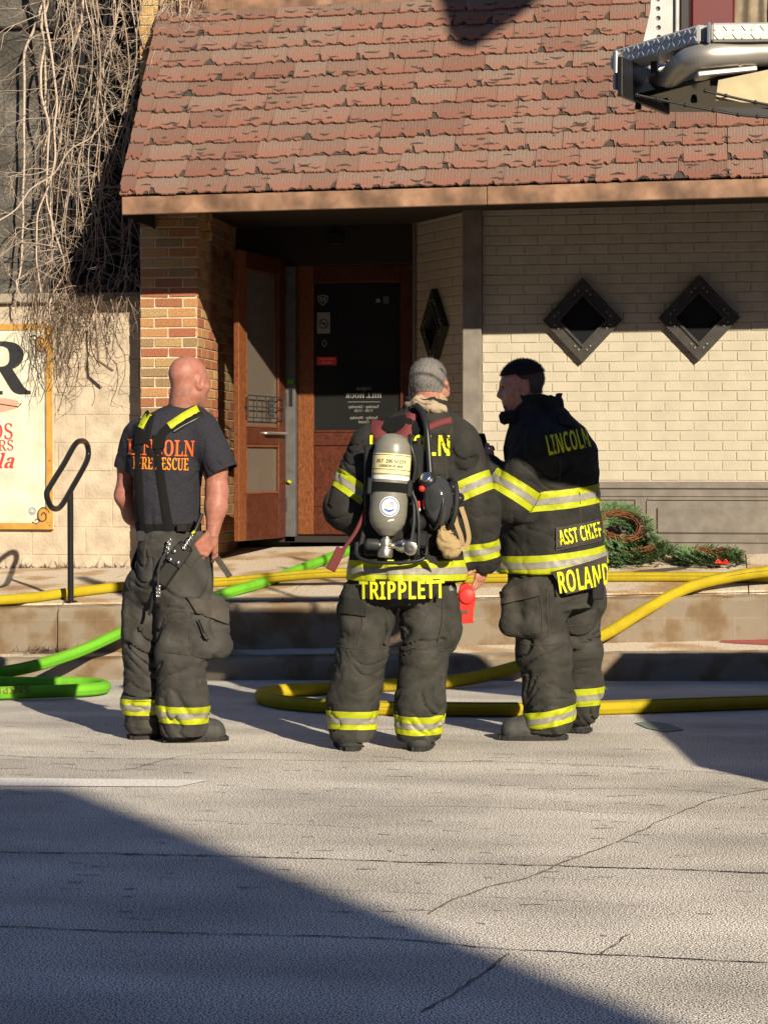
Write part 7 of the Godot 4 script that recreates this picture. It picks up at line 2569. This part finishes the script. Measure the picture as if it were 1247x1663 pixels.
	part("collar_flap", box(Vector3(0.085, 0.06, 0.12), 0.014, 0.005, Vector3(-0.2, 1.52, 0.03), null, Basis(Vector3(0, 0, 1), 0.25)).mesh(), M.gear_black, coat)
	part("neck_tab", sew(g, [Vector2(0.03, 1.49), Vector2(0.11, 1.475), Vector2(0.115, 1.505), Vector2(0.035, 1.535)], 5, 3, 0.016).mesh(), M.gear_black, coat)
	# body
	var hd := Vector3(-0.135, 1.662, -0.005)
	var hb := head_basis(Vector3(-0.97, -0.12, 0.05), 0.0)
	var b := Field.new()
	b.chain([Vector3(0.02, 0.83, 0), Vector3(0.02, 1.1, 0), Vector3(0.0, 1.38, 0)], [0.11, 0.12, 0.11], 0.05)
	b.chain([Vector3(-0.04, 1.38, -0.13), Vector3(-0.03, 1.42, 0), Vector3(-0.05, 1.38, 0.13)], [0.055, 0.06, 0.055], 0.04)
	b.chain([Vector3(0.0, 0.83, 0.02), Vector3(-0.05, 0.7, 0.07), Vector3(-0.03, 0.4, 0.08), Vector3(-0.01, 0.1, 0.08)], [0.08, 0.075, 0.055, 0.045], 0.02)
	b.chain([Vector3(0.03, 0.83, -0.02), Vector3(0.1, 0.7, -0.07), Vector3(0.155, 0.4, -0.12), Vector3(0.165, 0.12, -0.17)], [0.08, 0.075, 0.055, 0.045], 0.02)
	b.chain([Vector3(-0.05, 1.45, 0), hd + hb * Vector3(0, -0.03, -0.02)], [0.066, 0.066], 0.04)
	b.chain([sh, el, wr], [0.05, 0.045, 0.03], 0.03)
	b.chain([sh2, el2, wr2], [0.05, 0.045, 0.03], 0.03)
	var body := nets(b, 0.013, Vector3(-0.4, 0.05, -0.3), Vector3(0.26, 1.68, 0.26))
	var hf := Field.new()
	head_field(hf, hd, hb, 1.02, 1.15)
	hf.chain([Vector3(-0.06, 1.5, 0.0), hd + hb * Vector3(0, -0.03, -0.022)], [0.068, 0.068], 0.035)
	var hm := relax(nets(hf, 0.004, hd - Vector3(0.17, 0.2, 0.13), hd + Vector3(0.15, 0.14, 0.13)), 1)
	body.add(hm)
	for q in [[wr, Vector3(-0.2, 0.9, -0.3), Vector3(0.2, 0.2, -1.0), 1.0], [wr2, Vector3(0.0, 0.7, 0.6), Vector3(0.3, -0.3, 0.8), -1.0]]:
		var hh := Field.new()
		hh.cap(q[0] - q[1] * 0.05, q[0], 0.03, 0.027, 0.02)
		hand_field(hh, q[0], q[1], q[2], q[3], [0.5, 0.6, 0.65, 0.7])
		body.add(nets(hh, 0.004, q[0] - Vector3(0.17, 0.12, 0.2), q[0] + Vector3(0.17, 0.21, 0.2)))
	part("body", body.mesh(), M.skin_lifted, o)
	hair(o, hm, hd, hb, 1.02, 0.5, M.hair_side, 0.003)
	hair(o, hm, hd, hb, 1.02, 0.5, M.hair_dark, 0.009, 0.05)
	var gt := cut_out(hm, [[values(hm, func(p: Vector3) -> float:
		var q: Vector3 = Transform3D(hb, hd).affine_inverse() * p / 1.02
		return minf(minf(-0.074 - q.y, q.z - 0.045), 0.03 - absf(q.x)) if q.y < -0.06 else -0.02), 1.0, 0.0]], 0.003)
	part("goatee", gt.mesh(), M.hair_grey, o)
	eyes(o, hd, hb, 1.02)
	add_boot(o, Vector3(0.07, 0, 0.085), Vector3(-0.235, 0, 0.09))
	add_boot(o, Vector3(0.2, 0.0, -0.17), Vector3(-0.03, 0.0, -0.33))
	# radio at the hip, folded cloth in hand
	var rd := thing("belt_radio", "black handheld radio clipped under the coat at the right man's back hip", "radio", o.position, deg_to_rad(8.7))
	part("case", box(Vector3(0.055, 0.1, 0.035), 0.006, 0.0, Vector3(0.215, 0.715, 0.14)).mesh(), M.black_plastic, rd)
	part("aerial", tube([Vector3(0.2, 0.76, 0.14), Vector3(0.2, 0.83, 0.14)], 0.006, 6).mesh(), M.black_plastic, rd)
	var ph := thing("phone", "blue-cased phone held up in the right man's hand", "phone", o.position, deg_to_rad(8.7))
	part("case", box(Vector3(0.075, 0.15, 0.011), 0.004, 0.0, Vector3(-0.315, 1.375, 0.0), null, Basis(Vector3.UP, 0.9) * Basis(Vector3.RIGHT, -0.3)).mesh(), M.blue_cloth, ph)
	part("screen", box(Vector3(0.068, 0.14, 0.002), 0.001, 0.0, Vector3(-0.315, 1.375, 0.0) + Basis(Vector3.UP, 0.9) * Basis(Vector3.RIGHT, -0.3) * Vector3(0, 0, 0.0065), null, Basis(Vector3.UP, 0.9) * Basis(Vector3.RIGHT, -0.3)).mesh(), M.dark_glass, ph)
